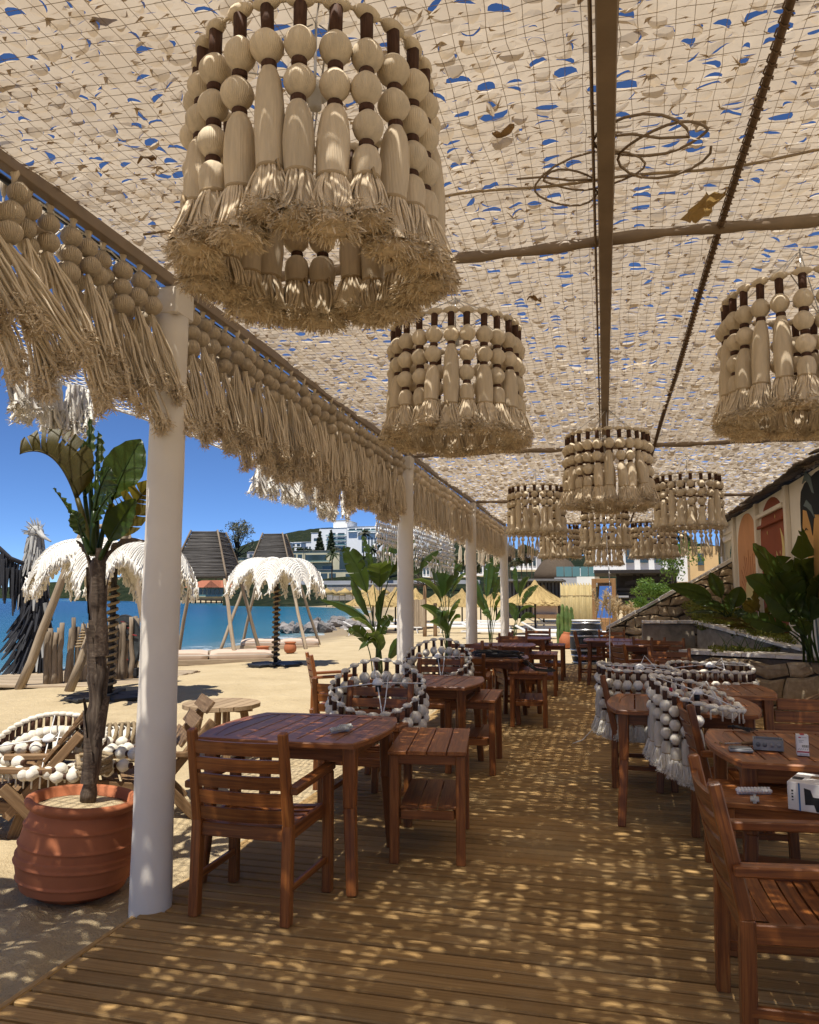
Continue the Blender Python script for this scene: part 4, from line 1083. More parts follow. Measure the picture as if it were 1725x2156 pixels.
def leaf_cloud(name, boxes, num, size, mat, seed, asp=2.2, up=.4):
    """many small leaf faces filling ellipsoids (cx, cy, cz, rx, ry, rz)"""
    g = np.random.RandomState(seed); V = []; wts = np.array([b[3] * b[4] * b[5] for b in boxes]) ** .67; wts /= wts.sum()
    bi = g.choice(len(boxes), num, p=wts); B = np.array(boxes)[bi]
    d = g.normal(size=(num, 3)); d /= np.linalg.norm(d, axis=1, keepdims=True); r_ = g.uniform(.15, 1, (num, 1)) ** .45
    c = B[:, :3] + d * r_ * B[:, 3:]
    a = g.normal(size=(num, 3)); a[:, 2] += up; a /= np.linalg.norm(a, axis=1, keepdims=True)
    b = np.cross(a, g.normal(size=(num, 3))); b /= np.linalg.norm(b, axis=1, keepdims=True)
    s = size * g.uniform(.6, 1.4, (num, 1))
    V = np.stack([c - a * s * asp * .5, c + b * s * .5, c + a * s * asp * .5, c - b * s * .5], 1).reshape(-1, 3)
    F = np.arange(num * 4).reshape(-1, 4)
    return big_mesh(name, V, F, mat)
bx = []
g = random.Random(2)
for k in range(90):
    x = g.uniform(1.6, 2.5); y = g.uniform(10.9, 16.2)
    if y < yw(x) + .1: continue
    bx.append((x, y, float(bed_z(x, y)) + .06, .22, .25, .13))
tag(obj('ground_cover', leaf_cloud('ground_cover', bx, 26000, .022, BUSH, 4)), kind='stuff')
bx = [(g.uniform(1.3, 2.3), 11.5 - .0 * k + g.uniform(-.3, .4), .76, .10, .12, .05) for k in range(9)]
tag(obj('ground_cover', leaf_cloud('ground_cover', bx, 900, .020, BUSH, 5)), kind='stuff')

# ------------------------------------------------------------------ big leaves
def bez(p0, p1, p2, t):
    t = np.asarray(t)[:, None]; return (1 - t) ** 2 * np.asarray(p0) + 2 * t * (1 - t) * np.asarray(p1) + t * t * np.asarray(p2)
def leaf(parent, p0, p1, p2, W, side, fold=.35, pet=.45, tears=0, seed=0, mat=None, droop=.0, pr=.014, tip=.8, n=15, name='leaf'):
    """banana-like leaf: stalk then a blade about a curved midrib; side points along the blade's width"""
    g = random.Random(seed); p0, p1, p2 = (np.array(p, float) for p in (p0, p1, p2))
    mb = MB(); tp = np.linspace(0, pet, 6); mb.tube(bez(p0, p1, p2, tp), [pr * (1 - .35 * i / 5) for i in range(6)], 6)
    tt = np.linspace(pet, 1, n); C = bez(p0, p1, p2, tt); T = np.gradient(C, axis=0); T /= np.linalg.norm(T, axis=1, keepdims=True)
    u = (tt - pet) / (1 - pet); prof = np.sin(PI * np.clip(u, .0, 1) ** tip) ** .75; prof[0] = .02; prof[-1] = .02
    mb.tube(C, [pr * .6 * (1 - .8 * q) for q in u], 5)
    side = np.array(side, float)
    for sg in (-1, 1):
        S = sg * side[None, :] - T * (sg * side @ T.T)[:, None]; S /= np.maximum(np.linalg.norm(S, axis=1, keepdims=True), 1e-6)
        N = np.cross(T, S) * sg
        fo = fold * (1 + .25 * g.uniform(-1, 1))
        cuts = set()
        if tears:
            k = 1
            while k < n - 1: k += g.choice((1, 2, 2, 3)) if tears > 1 else g.choice((2, 3, 4)); cuts.add(k)
        i = 0; seg = []
        bounds = [0] + sorted(c for c in cuts if c < n - 1) + [n - 1]
        for a, b in zip(bounds[:-1], bounds[1:]):
            idx = np.arange(a, b + 1); dr = g.uniform(-.15, .5) * (droop + .12) if tears else 0
            rows = []; gg = []
            for c, fr in enumerate((0, .35, .7, 1.0)):
                w_ = W * prof[idx] * fr; ang = fo + .25 * fr * fo - (droop + dr) * fr * fr
                sh = np.zeros(len(idx))
                if tears and fr > .3 and len(idx) > 1: sh = np.linspace(.10, -.10, len(idx)) * (fr - .3) * (1.2 / max(1, len(idx) - 1)) * np.linalg.norm(C[-1] - C[0]) * .5
                rip = .010 * np.sin(idx * 1.9 + seed + sg) * fr
                P = C[idx] + S[idx] * (w_ * np.cos(ang))[:, None] + N[idx] * (w_ * np.sin(ang) + rip)[:, None] + T[idx] * (w_ * .35 + sh)[:, None]
                rows.append(P); gg.append(np.stack([fr * W * np.ones(len(idx)) * 2, u[idx] * 2.2 + fr * .18, np.full(len(idx), seed * 1.3)], -1))
            G = np.array(rows).transpose(1, 0, 2); GG = np.array(gg).transpose(1, 0, 2)
            if sg < 0: G = G[:, ::-1]; GG = GG[:, ::-1]
            mb.grid(G, GG.reshape(-1, 3))
    return mb.build(name, mat or BANANA, parent)
def clump(name, label, base, leaves, seed, mat=None, cat='banana plant', group=None, wide=.82):
    """leaves: (photo path base-mid-tip, dY of mid and tip, half width, fold, stalk share, tears)"""
    t = thing(name, label, cat, (0, 0, 0), 0, group); g = random.Random(seed)
    b = np.array(base, float)
    for k, (m_, tp, dm, dt, W, fold, pet, tears) in enumerate(leaves):
        Yb = b[1]; p1 = np.array(at(m_[0], m_[1], Yb + dm)); p2 = np.array(at(tp[0], tp[1], Yb + dt))
        p0 = b + [g.uniform(-.09, .09), g.uniform(-.09, .09), 0]; ctrl = 2 * p1 - .5 * (p0 + p2)
        ax = unit(p2 - p1); tw = g.gauss(0, .85 if wide < 1 else .5); sd = np.cross(ax, [0, -1, .25]); sd = unit(sd) * math.cos(tw) + np.cross(ax, unit(sd)) * math.sin(tw)
        if np.linalg.norm(sd) < .2: sd = np.array([1.0, .2, 0])
        tears = tears or (1 if g.random() < .55 else 0)
        leaf(t, p0, ctrl, p2, W * wide, unit(sd), fold * (1.5 if wide < 1 else .9), pet, tears, seed * 31 + k, mat, g.uniform(.1, .6))
    return t
# potted banana at the left
pot = thing('terracotta_pot', 'large ribbed terracotta pot in the sand beside the nearest white post', 'plant pot', (-2.77, 3.70, -.06))
mb = MB(); prof = [(.0, .0), (.20, .0), (.235, .03)]
rz_ = [.085, .165, .25, .335]
for z in np.linspace(.035, .40, 90):
    r_ = .24 + .058 * math.sin(min(1, z / .40) * PI * .92) + .012 * (z < .2)
    for q in rz_: r_ += .0095 * math.exp(-((z - q) / .0065) ** 2)
    prof.append((r_, z))
prof += [(.266, .405), (.272, .412), (.288, .420), (.295, .436), (.289, .452), (.268, .458), (.252, .447), (.247, .40), (.0, .40)]
mb.lathe(prof, 44); o = mb.build('pot_body', TERRA, pot); pot.rotation_euler = (R(-2), R(4), 0); pot.scale = (.98, .98, 1.06)
MB().lathe([(.25, .405), (.17, .42), (.0, .425)], 24, fn=lambda a, i: 1 + .03 * math.sin(3 * a)).build('potting_sand', bpy.data.materials['beach_sand'], pot)
bp = thing('banana_plant', 'tall banana plant with torn olive leaves growing in the terracotta pot', 'banana plant')
B3 = 3.74
tr = [at(185, 1688, B3), at(196, 1600, B3), at(204, 1480, B3), at(207, 1350, B3), at(206, 1240, B3), at(207, 1175, B3)]
mb = MB(); pts = []; rr = []
for i in range(26):
    f_ = i / 25 * 5; k = min(4, int(f_)); pts.append(np.array(tr[k].lerp(tr[k + 1], f_ - k))); rr.append(.041 + .010 * math.sin(i / 25 * PI) + .006 * math.sin(i * 1.7) - .004 * (i % 3))
mb.tube(pts, rr, 12); mb.build('trunk', FIBRE, bp)
g = random.Random(3)
for k in range(18):   # dry sheaths wrapping the trunk
    i = 1 + int(g.uniform(0, 1) ** .7 * 21); c = pts[i]; a = g.uniform(0, 2 * PI); L_ = g.uniform(.14, .32); P = []
    for r_ in range(6):
        t = r_ / 5; z = c[2] + L_ * (t - .3); q = np.array([np.interp(z, [p[2] for p in pts], [p[j] for p in pts]) for j in range(3)]); ww = .9 * (1 - .75 * t)
        P.append([(q[0] + (rr[i] + .006 + .02 * t * t) * math.cos(a + s_ * ww), q[1] + (rr[i] + .006 + .02 * t * t) * math.sin(a + s_ * ww), z) for s_ in (-1, -.5, 0, .5, 1)])
    MB().grid(np.array(P)).build('dry_sheath', FIBRE, bp)
top = np.array(tr[5])
def bl(m_, tp, dm, dt, W, fold, pet, tears, sd, mat=None, droop=.2, b=None, pr=.02, tip=.8):
    p0 = top - [0, 0, .10] if b is None else np.array(at(b[0], b[1], B3)); p1 = np.array(at(m_[0], m_[1], B3 + dm)); p2 = np.array(at(tp[0], tp[1], B3 + dt))
    return leaf(bp, p0, 2 * p1 - .5 * (p0 + p2), p2, W, sd, fold, pet, tears, rnd.randrange(999), mat, droop, pr, tip)
def bq(p0, c_, p2, dy, W, fold, pet, tears, e, f, mat=None, droop=.15, pr=.018, tip=.8, n=17):
    """leaf from a bezier; its near half lies along e, its far half folds back by 2f"""
    a, b, c = (np.array(at(x, y, B3 + d_)) for (x, y), d_ in zip((p0, c_, p2), dy)); e = unit(e)
    return leaf(bp, a, b, c, W, unit(e * math.cos(f) - np.array([0, 1.0, 0]) * math.sin(f)), fold, pet, tears, rnd.randrange(999), mat, droop, pr, tip, n)
bq((190, 1165), (148, 912), (41, 956), (0, -.05, -.22), .185, .62, .27, 2, (.62, 0, .75), .62, BANANAOLD, -.25, .022, .62)
bq((196, 1170), (170, 1020), (176, 925), (.05, .05, .02), .075, .35, .45, 0, (1, 0, 0), .3, BANANA)
bq((200, 1170), (186, 1000), (188, 878), (.1, .16, .2), .034, .5, .62, 0, (1, 0, 0), .2, BANANA)
bq((204, 1170), (202, 1000), (207, 908), (.12, .2, .24), .040, .5, .60, 0, (1, 0, 0), .3, BANANA)
bq((206, 1175), (225, 1040), (297, 925), (.02, .05, .12), .120, .35, .46, 0, (-.75, 0, .55), .3, BANANA, .05, .016, .75)
bq((212, 1178), (244, 1110), (325, 1008), (.0, .02, .10), .150, .55, .30, 2, (-.62, 0, .8), .5, BANANAOLD, -.1, .018, .60)
bq((210, 1178), (236, 1120), (286, 1050), (-.04, -.06, -.06), .085, .5, .32, 0, (-.7, 0, .5), .3, BANANA, .1, .014, .7)
bq((196, 1165), (190, 1075), (238, 1036), (-.05, -.10, -.14), .085, .4, .40, 1, (.3, 0, -1), .5, BANANA, .3)
bq((196, 1168), (188, 1045), (232, 985), (-.02, -.04, -.05), .115, .4, .42, 1, (.8, 0, -.5), .4, BANANA, .2)
bq((190, 1165), (158, 1080), (112, 1028), (-.04, -.08, -.12), .030, .4, .45, 0, (-.5, 0, .8), .4, BANANA)
bq((190, 1168), (165, 1110), (158, 1075), (-.08, -.12, -.14), .045, .4, .35, 0, (-1, 0, 0), .3, BANANA)
bl((250, 1150), (310, 1140), -.02, -.06, .028, .8, .2, 0, (0, .3, 1), FIBRE, .0, (212, 1195), .016)
bl((236, 1130), (266, 1060), .02, .04, .03, .7, .3, 0, (.6, .5, 0), FIBRE, 0, (214, 1190), .014)
bl((180, 1160), (160, 1138), -.02, -.04, .018, .8, .3, 0, (.4, .6, .2), FIBRE, 0, (198, 1220), .018)
# clumps along the white posts
gp = 'banana clumps along the white posts'
clump('banana_clump', 'banana clump left of the second white post, behind the lamp ring', np.array(atz(795, 1440, -.07)), [
    ((775, 1255), (722, 1150), .0, -.2, .26, .35, .52, 1), ((790, 1250), (762, 1125), .1, .15, .14, .5, .6, 0), ((800, 1250), (800, 1185), .0, -.25, .30, .15, .55, 1),
    ((815, 1230), (880, 1128), .1, .0, .22, .5, .55, 0), ((805, 1230), (838, 1140), .2, .4, .24, .3, .6, 0), ((825, 1260), (932, 1155), .2, .3, .16, .4, .6, 1),
    ((780, 1315), (672, 1262), -.2, -.5, .15, .5, .45, 0), ((778, 1300), (740, 1215), -.1, -.2, .17, .5, .5, 0), ((790, 1330), (735, 1300), -.3, -.5, .17, .3, .45, 0),
    ((770, 1350), (730, 1330), -.3, -.5, .16, .5, .4, 0), ((800, 1340), (830, 1300), -.1, -.3, .17, .3, .4, 0), ((800, 1360), (770, 1340), -.3, -.5, .18, .4, .4, 0),
    ((800, 1320), (812, 1240), .1, .0, .16, .6, .5, 0), ((825, 1375), (845, 1350), -.2, -.3, .15, .3, .35, 0), ((790, 1350), (755, 1370), -.3, -.5, .14, .4, .35, 0)], 5, None, 'banana plant', gp)
clump('banana_clump', 'banana clump between the second and third white posts', np.array(atz(942, 1388, -.07)), [
    ((930, 1250), (900, 1160), .0, -.1, .30, .3, .45, 1), ((945, 1240), (945, 1170), .1, .2, .26, .4, .5, 0), ((930, 1260), (975, 1185), .0, -.1, .26, .3, .5, 0),
    ((925, 1260), (865, 1222), -.2, -.5, .20, .4, .45, 0), ((935, 1290), (925, 1320), -.3, -.4, .20, .4, .3, 0), ((945, 1300), (970, 1260), .0, -.2, .20, .4, .4, 0),
    ((930, 1310), (885, 1275), -.1, -.4, .18, .4, .4, 0), ((950, 1320), (970, 1300), .0, -.2, .2, .4, .4, 0), ((940, 1330), (905, 1310), -.2, -.4, .2, .4, .4, 0), ((950, 1250), (985, 1205), .1, .1, .2, .4, .5, 1), ((935, 1235), (915, 1190), .3, .4, .22, .3, .5, 1)], 6, None, 'banana plant', gp)
clump('banana_clump', 'banana clump between the third and fourth white posts', np.array(atz(1035, 1362, -.07)), [
    ((1025, 1240), (1035, 1175), .0, .0, .22, .4, .4, 1), ((1035, 1240), (1045, 1165), .2, .2, .24, .4, .5, 0), ((1020, 1270), (995, 1210), -.1, -.2, .2, .4, .5, 0), ((1025, 1285), (990, 1245), .0, -.3, .22, .4, .4, 0),
    ((1045, 1280), (1075, 1250), .0, -.2, .2, .4, .4, 0), ((1035, 1300), (1015, 1290), -.2, -.3, .22, .4, .4, 0), ((1045, 1300), (1065, 1275), .0, -.2, .2, .4, .4, 0), ((1040, 1265), (1062, 1215), .1, .1, .18, .4, .5, 0)], 7, None, 'banana plant', gp)
clump('banana_clump', 'banana clump right of the fourth white post, before the straw parasols', np.array(atz(1082, 1352, -.07)), [
    ((1090, 1250), (1085, 1190), .0, .0, .20, .4, .5, 0), ((1095, 1260), (1115, 1215), .0, .0, .22, .4, .5, 0), ((1100, 1275), (1135, 1232), .0, -.1, .18, .4, .5, 0), ((1095, 1290), (1130, 1280), -.1, -.2, .2, .4, .5, 0), ((1085, 1300), (1070, 1270), .0, .0, .22, .4, .4, 0), ((1100, 1305), (1128, 1300), .0, .0, .2, .4, .4, 0)], 8, None, 'banana plant', gp)
gs = 'bird of paradise plants beside the mural house'
clump('strelitzia', 'big bird of paradise plant before the mural house at the right edge', (2.43, 10.45, .70), [
    ((1690, 1290), (1690, 1112), .0, .0, .20, .25, .42, 0), ((1670, 1265), (1585, 1145), -.1, -.3, .22, .4, .5, 0), ((1665, 1280), (1570, 1215), -.2, -.5, .13, .4, .5, 0), ((1680, 1270), (1635, 1170), .1, .1, .2, .4, .45, 0),
    ((1670, 1285), (1640, 1205), -.1, -.2, .21, .3, .5, 0), ((1690, 1280), (1655, 1240), .0, -.1, .24, .3, .4, 0), ((1715, 1270), (1740, 1165), .1, .1, .2, .3, .45, 0), ((1712, 1290), (1735, 1200), -.1, -.2, .18, .3, .45, 0),
    ((1675, 1310), (1610, 1250), -.2, -.5, .14, .4, .5, 0), ((1660, 1330), (1560, 1300), -.2, -.4, .10, .4, .5, 0), ((1685, 1300), (1665, 1290), -.2, -.3, .17, .4, .5, 0), ((1705, 1310), (1722, 1260), -.1, -.2, .16, .4, .5, 0), ((1670, 1330), (1590, 1325), -.1, -.2, .07, .5, .5, 0), ((1695, 1330), (1690, 1300), -.2, -.3, .12, .4, .4, 0)], 9, STRELI, 'strelitzia', gs, 1.2)
clump('strelitzia', 'bird of paradise leaning left over the bed below the stair wall', (1.95, 13.6, 1.10), [
    ((1500, 1262), (1405, 1232), -.1, -.3, .13, .4, .5, 0), ((1500, 1275), (1440, 1240), .0, .0, .12, .4, .5, 0), ((1520, 1260), (1495, 1205), .0, .0, .12, .4, .5, 0), ((1545, 1280), (1560, 1235), .0, -.1, .14, .4, .5, 0), ((1530, 1285), (1480, 1270), -.1, -.2, .10, .4, .5, 0),
    ((1540, 1290), (1530, 1250), .0, .0, .10, .4, .5, 0), ((1560, 1295), (1600, 1250), .0, .0, .12, .4, .5, 0), ((1510, 1290), (1450, 1290), .0, .0, .07, .4, .5, 0), ((1545, 1290), (1575, 1300), -.1, -.2, .07, .4, .5, 0)], 10, STRELI, 'strelitzia', gs, 1.0)
clump('strelitzia', 'yellowing bird of paradise leaves in the middle of the sloping bed', (2.2, 12.3, .98), [
    ((1580, 1310), (1500, 1300), -.1, -.3, .09, .4, .4, 0), ((1590, 1290), (1565, 1270), -.1, -.3, .12, .4, .5, 0), ((1610, 1310), (1630, 1260), .0, .0, .12, .4, .5, 0), ((1600, 1290), (1590, 1240), .0, .0, .11, .4, .5, 0), ((1575, 1320), (1530, 1320), -.1, -.2, .06, .4, .5, 0), ((1610, 1300), (1650, 1290), .0, .0, .08, .4, .5, 0)], 11, BANANAOLD, 'strelitzia', gs)
t = thing('grass_tuft', 'tuft of dark strappy leaves on top of the grey planter wall', 'plant', (1.75, 11.5, .70)); mb = MB(); g = random.Random(4)
for k in range(16):
    a = g.uniform(0, 6.28); L_ = g.uniform(.25, .5); c = np.array([g.uniform(-.35, .35), g.uniform(-.06, .06), 0]); P = []
    for i in range(5): q = i / 4; ce = c + np.array([math.cos(a) * .25 * q * q, math.sin(a) * .12 * q * q, L_ * q * (1 - .25 * q)]); P.append([ce - [.010 * (1 - q), 0, 0], ce + [.010 * (1 - q), 0, 0]])
    mb.grid(np.array(P))
mb.build('blade', STRELI, t)
# ------------------------------------------------------------------ teak furniture
def make_armchair(name, label, loc, rz):
    t = thing(name, label, 'armchair', loc, rz, 'teak armchairs of the terrace')
    for s in (-1, 1):
        x = s * .232
        mb = MB(); mb.bar((x, -.215, 0), (x, -.205, .44), .048, .050, (0, 1, 0), .005)
        mb.bar((x, -.205, .435), (x, -.290, .865), .046, .050, (0, 1, 0), .006, .86); mb.build('rear_leg', TEAK, t)
        mb = MB(); mb.bar((s * .262, .225, 0), (s * .262, .215, .597), .050, .050, (0, 1, 0), .006); mb.build('front_leg', TEAK, t)
        mb = MB(); pts = [(s * .262, -.245, .598), (s * .264, -.05, .612), (s * .262, .12, .618), (s * .258, .265, .615)]
        mb.bar(pts[0], pts[-1], .056, .034, (0, 0, 1), .005)
        mb.build('arm', TEAK, t)
        MB().bar((s * .235, -.20, .395), (s * .235, .215, .405), .026, .062, (0, 0, 1), .004).build('seat_rail', TEAK, t)
        MB().bar((s * .245, -.21, .16), (s * .255, .215, .16), .022, .034, (0, 0, 1), .004).build('stretcher', TEAK, t) if s else None
    MB().bar((-.215, -.20, .392), (.215, -.20, .392), .026, .062, (0, 0, 1), .004).build('seat_rail', TEAK, t)
    MB().bar((-.25, .215, .385), (.25, .215, .385), .026, .056, (0, 0, 1), .004).build('seat_rail', TEAK, t)
    for k in range(5):
        z = .462 + .078 * k + .012; y = -.212 - .085 * (z - .44) / .42; n = 6; P = []
        h = .0305
        xs_ = np.linspace(-.213, .213, n); bow = -.022 * (1 - (xs_ / .213) ** 2)
        mb = MB(); G = []
        for (dy, dz) in ((.009, -h), (.009, h), (-.009, h), (-.009, -h)): G.append([(x, y + b + dy - dz * .2, z + dz) for x, b in zip(xs_, bow)])
        G = np.array(G + [G[0]]); off = rnd.uniform(0, 40)
        gg = np.stack([np.tile(xs_, 5) + off, np.repeat([-h, h, h, -h, -h], n) + off, np.repeat([0.01, .01, -.01, -.01, .01], n)], -1)
        mb.grid(G, gg, smooth=False); mb.build('back_slat', TEAK, t)
    for k in range(7):
        y = -.165 + .060 * k; dip = .016 * math.sin(PI * (k + .3) / 6.6)
        n = 6; xs_ = np.linspace(-.222, .222, n); bow = -.012 * (1 - (xs_ / .222) ** 2) - dip + .424
        G = []
        for (dy, dz) in ((-.026, -.008), (.026, -.008), (.026, .008), (-.026, .008)): G.append([(x, y + dy, b + dz) for x, b in zip(xs_, bow)])
        G = np.array(G + [G[0]]); off = rnd.uniform(0, 40)
        gg = np.stack([np.tile(xs_, 5) + off, np.repeat([-.026, .026, .026, -.026, -.026], n) + off, np.repeat([-.01, -.01, .01, .01, -.01], n)], -1)
        MB().grid(G, gg, smooth=False).build('seat_slat', TEAK, t)
    return t
CH0 = make_armchair('wooden_armchair', 'nearest left armchair, its slatted back to the viewer, beside the white post', (-1.665, 3.64, 0), R(-1))
def chair(x, y, deg, label, z=0.0): return dup(CH0, (x, y, z), R(deg), label)
chair(.62, 3.07, -88, 'nearest right armchair, cut by the right edge, turned to the right')
chair(-1.62, 5.28, 180, 'armchair behind the front left table with a fallen lamp leaning on it')
chair(-1.98, 6.02, 3, 'armchair with its back to the viewer left of the fallen lamp on the left row')
chair(-3.25, 9.05, -62, 'armchair standing alone on the sand behind the left row, seen from its side', -.06)
chair(-1.72, 7.98, 182, 'armchair behind the second left table holding a fallen lamp ring')
chair(-1.55, 8.75, 4, 'armchair before the cable-laden third left table, back to the viewer')
chair(-1.15, 10.35, -68, 'armchair beyond the cables, turned towards the aisle, seen from its side')
chair(-1.95, 10.75, 178, 'armchair at the far side of the third left table, before the third white post')
chair(-1.95, 11.35, 2, 'armchair half hidden behind the third left table, closer to the sand')
chair(-1.55, 13.2, 180, 'broad backed armchair before the fourth white post')
chair(-1.30, 15.4, 180, 'farthest left armchair below the straw parasol')
chair(-1.95, 14.2, 90, 'armchair end-on beside the farthest left table')
chair(.74, 5.04, -87, 'armchair between the right tables under the draped lamp')
chair(.26, 6.66, -90, 'armchair under the hung lamp left of the middle right tables')
chair(.92, 7.55, 180, 'armchair inside the crown-like lamp ring before the stone wall')
chair(.72, 8.35, 0, 'armchair behind the crown-like lamp, only its dark top rail showing')
chair(.74, 9.75, 178, 'armchair before the grey planter wall, front one of the stacked looking backs')
chair(.93, 12.2, 182, 'armchair nearest to the grey planter wall, rear one of the stacked looking backs')
chair(.66, 12.4, 180, 'dark armchair just left of the rearmost one by the planter wall')
chair(.42, 11.0, -70, 'armchair seen from the side at the right end of the far right table')
chair(.12, 15.2, 180, 'armchair beyond the far right table, before the stair wall and barrel')
chair(-.25, 14.5, -90, 'armchair end-on at the left end of the far right table beside the barrel')
def make_table(name, label, loc, rz, hx=.50, hy=.47):
    t = thing(name, label, 'table', loc, rz, 'teak tables with bowed edges')
    def outl(ax, ay, bx, by, n=9):
        o = []
        for k in range(n): u = -1 + 2 * k / n; o.append((ax + bx * (1 - u * u), u * ay))
        for k in range(n): u = 1 - 2 * k / n; o.append((u * ax, ay + by * (1 - u * u)))
        for k in range(n): u = 1 - 2 * k / n; o.append((-ax - bx * (1 - u * u), u * ay))
        for k in range(n): u = -1 + 2 * k / n; o.append((u * ax, -ay - by * (1 - u * u)))
        return o
    O = outl(hx - .07, hy - .02, .07, .02); I = [(x * (1 - .085 / hx), y * (1 - .075 / hy)) for x, y in O]; n = len(O)
    Oi = [(x * .988, y * .988) for x, y in O]
    v = [(x, y, .722) for x, y in O] + [(x, y, .743) for x, y in O] + [(x, y, .750) for x, y in Oi] + [(x, y, .750) for x, y in I] + [(x, y, .722) for x, y in I]
    f = [[i + n * r_, (i + 1) % n + n * r_, (i + 1) % n + n * ((r_ + 1) % 5), i + n * ((r_ + 1) % 5)] for i in range(n) for r_ in range(5)]
    g_ = [((x if abs(y) > abs(x) else y) + 9, (y if abs(y) > abs(x) else x), z) for x, y, z in v]
    MB().add(v, f, g_).build('top_frame', TEAK, t)
    ns = 8; wx = hx - .085
    for k in range(ns):
        x = -wx + (k + .5) * 2 * wx / ns; L_ = 2 * (hy - .075) - .004
        MB().box((x, 0, .738), (2 * wx / ns - .007, L_, .020), ch=.003).build('top_slat', TEAK, t)
    for s in (-1, 1):
        MB().box((0, s * (hy - .13), .680), (2 * hx - .22, .024, .080), ch=.003).build('apron', TEAK, t)
        MB().box((s * (hx - .13), 0, .680), (.024, 2 * hy - .26, .080), ch=.003).build('apron', TEAK, t)
        for q in (-1, 1):
            mb = MB(); a = (s * (hx - .115), q * (hy - .115)); b = (s * (hx - .085), q * (hy - .075))
            mb.bar((b[0], b[1], 0), (a[0] * 1.01, a[1] * 1.01, .42), .052, .052, (0, 1, 0), .006, 1.14)
            mb.bar((a[0] * 1.01, a[1] * 1.01, .415), (a[0], a[1], .722), .060, .060, (0, 1, 0), .006, 1.16); mb.build('leg', TEAK, t)
    return t
TB0 = make_table('wooden_table', 'front left table with dark varnished top and a strip of clear terminals on it', (-1.68, 4.22, 0), R(1))
def table(x, y, deg, label, z=0): return dup(TB0, (x, y, z), R(deg), label)
table(-1.55, 6.78, -1, 'second left table between two fallen lamps')
table(-1.42, 9.62, 0, 'third left table with a coil of black cable on top')
table(-1.55, 12.2, 2, 'fourth left table before the fourth white post')
table(-1.45, 14.35, -2, 'farthest left table below the straw parasol')
table(.99, 4.26, 2, 'front right table holding a grey junction box and a white carton')
table(.50, 5.76, -2, 'second right table behind the draped lamp')
table(.78, 6.74, 1, 'third right table strewn with small screws, before the stone wall')
table(.12, 14.0, 0, 'far right table on splayed legs beside the barrel')
table(.55, 8.6, 0, 'right table glimpsed behind the hung lamp ring')
table(.50, 12.9, 0, 'right table in the shade before the grey planter wall')
def make_stool(name, label, loc, rz):
    t = thing(name, label, 'side table', loc, rz, 'slatted side tables with a lower shelf')
    for k in range(4): MB().box((-.168 + .112 * k, 0, .610), (.106, .80, .022), ch=.003).build('top_plank', TEAK2, t)
    for s in (-1, 1):
        MB().box((s * .175, 0, .57), (.022, .66, .06), ch=.003).build('rail', TEAK2, t)
        MB().box((0, s * .345, .57), (.33, .022, .06), ch=.003).build('rail', TEAK2, t)
        for q in (-1, 1): MB().box((s * .187, q * .345, .298), (.052, .056, .596), ch=.005).build('leg', TEAK2, t)
        MB().box((s * .150, 0, .265), (.022, .634, .05), ch=.003).build('shelf_rail', TEAK2, t)
        MB().box((0, s * .345, .265), (.30, .022, .05), ch=.003).build('shelf_rail', TEAK2, t)
    for k in range(3): MB().box((-.108 + .108 * k, 0, .298), (.102, .66, .016), ch=.002).build('shelf_plank', TEAK2, t)
    return t
ST0 = make_stool('side_table', 'slatted side table right of the front left table', (-1.045, 4.72, 0), R(8))
def stool(x, y, deg, label): return dup(ST0, (x, y, 0), R(deg), label)
stool(-1.15, 6.95, 3, 'slatted side table right of the second left table')
stool(-.90, 9.45, 4, 'slatted side table under the loose black cables, beside the third left table')
stool(-.95, 12.35, 2, 'slatted side table right of the fourth left table')
stool(-.95, 14.6, 0, 'farthest slatted side table, before the loungers')
stool(.84, 3.78, 86, 'slatted side table with white terminal strips and a cardboard box, at the right edge')

# ------------------------------------------------------------------ small things on the tables
def term_strip(c, n, pitch, rz, label, sc=1.0, mat=WHITEP, kind='terminal_strip'):
    t = thing(kind, label, 'terminal strip', c, rz)
    MB().box((0, 0, .005 * sc), (n * pitch, .010 * sc, .010 * sc), ch=.001).build('base', mat, t)
    for k in range(n):
        mb = MB(); x = (k - (n - 1) / 2) * pitch
        mb.tube([(x, -.013 * sc, .011 * sc), (x, .013 * sc, .011 * sc)], .0068 * sc, 8); mb.tube([(x, 0, .012 * sc), (x, 0, .022 * sc)], .0045 * sc, 8); mb.build('terminal', mat, t)
    return t
CLEARP = M('clear_plastic').col((.75, .74, .70), .15, .6).translucent((.8, .8, .76), .5).m
term_strip(tuple(atz(716, 1541, .752)), 8, .0135, R(48), 'clear plastic terminal strip on the front left table', 1.3, CLEARP)
term_strip((tuple(atz(727, 1536, .752))), 6, .0135, R(48), 'second clear terminal strip lying behind the first on the front left table', 1.3, CLEARP)
term_strip(tuple(atz(1588, 1672, .622)), 10, .0145, R(14), 'white terminal strip lying on the right side table', 1.35)
term_strip(tuple(atz(1590, 1690, .622)), 3, .014, R(80), 'short clear terminal strip across the end of the white one', 1.3, CLEARP)
c = tuple(atz(1618, 1577, .752)); t = thing('junction_box', 'open grey electrical box with round knockouts on the front right table', 'junction box', c, R(-8))
GREYP = plain('grey_plastic', (.25, .255, .26), .5, .4, nz=.05); GREYD = plain('dark_grey_plastic', (.12, .122, .128), .5, .4, nz=.05)
mb = MB(); w_, d_, h_ = .066, .045, .050
for s in (-1, 1): mb.box((s * (w_ - .002), 0, h_ / 2), (.004, 2 * d_, h_), ch=.001); mb.box((0, s * (d_ - .002), h_ / 2), (2 * w_ - .008, .004, h_), ch=.001)
mb.box((0, 0, .002), (2 * w_ - .01, 2 * d_ - .01, .004)); mb.build('box_body', GREYP, t)
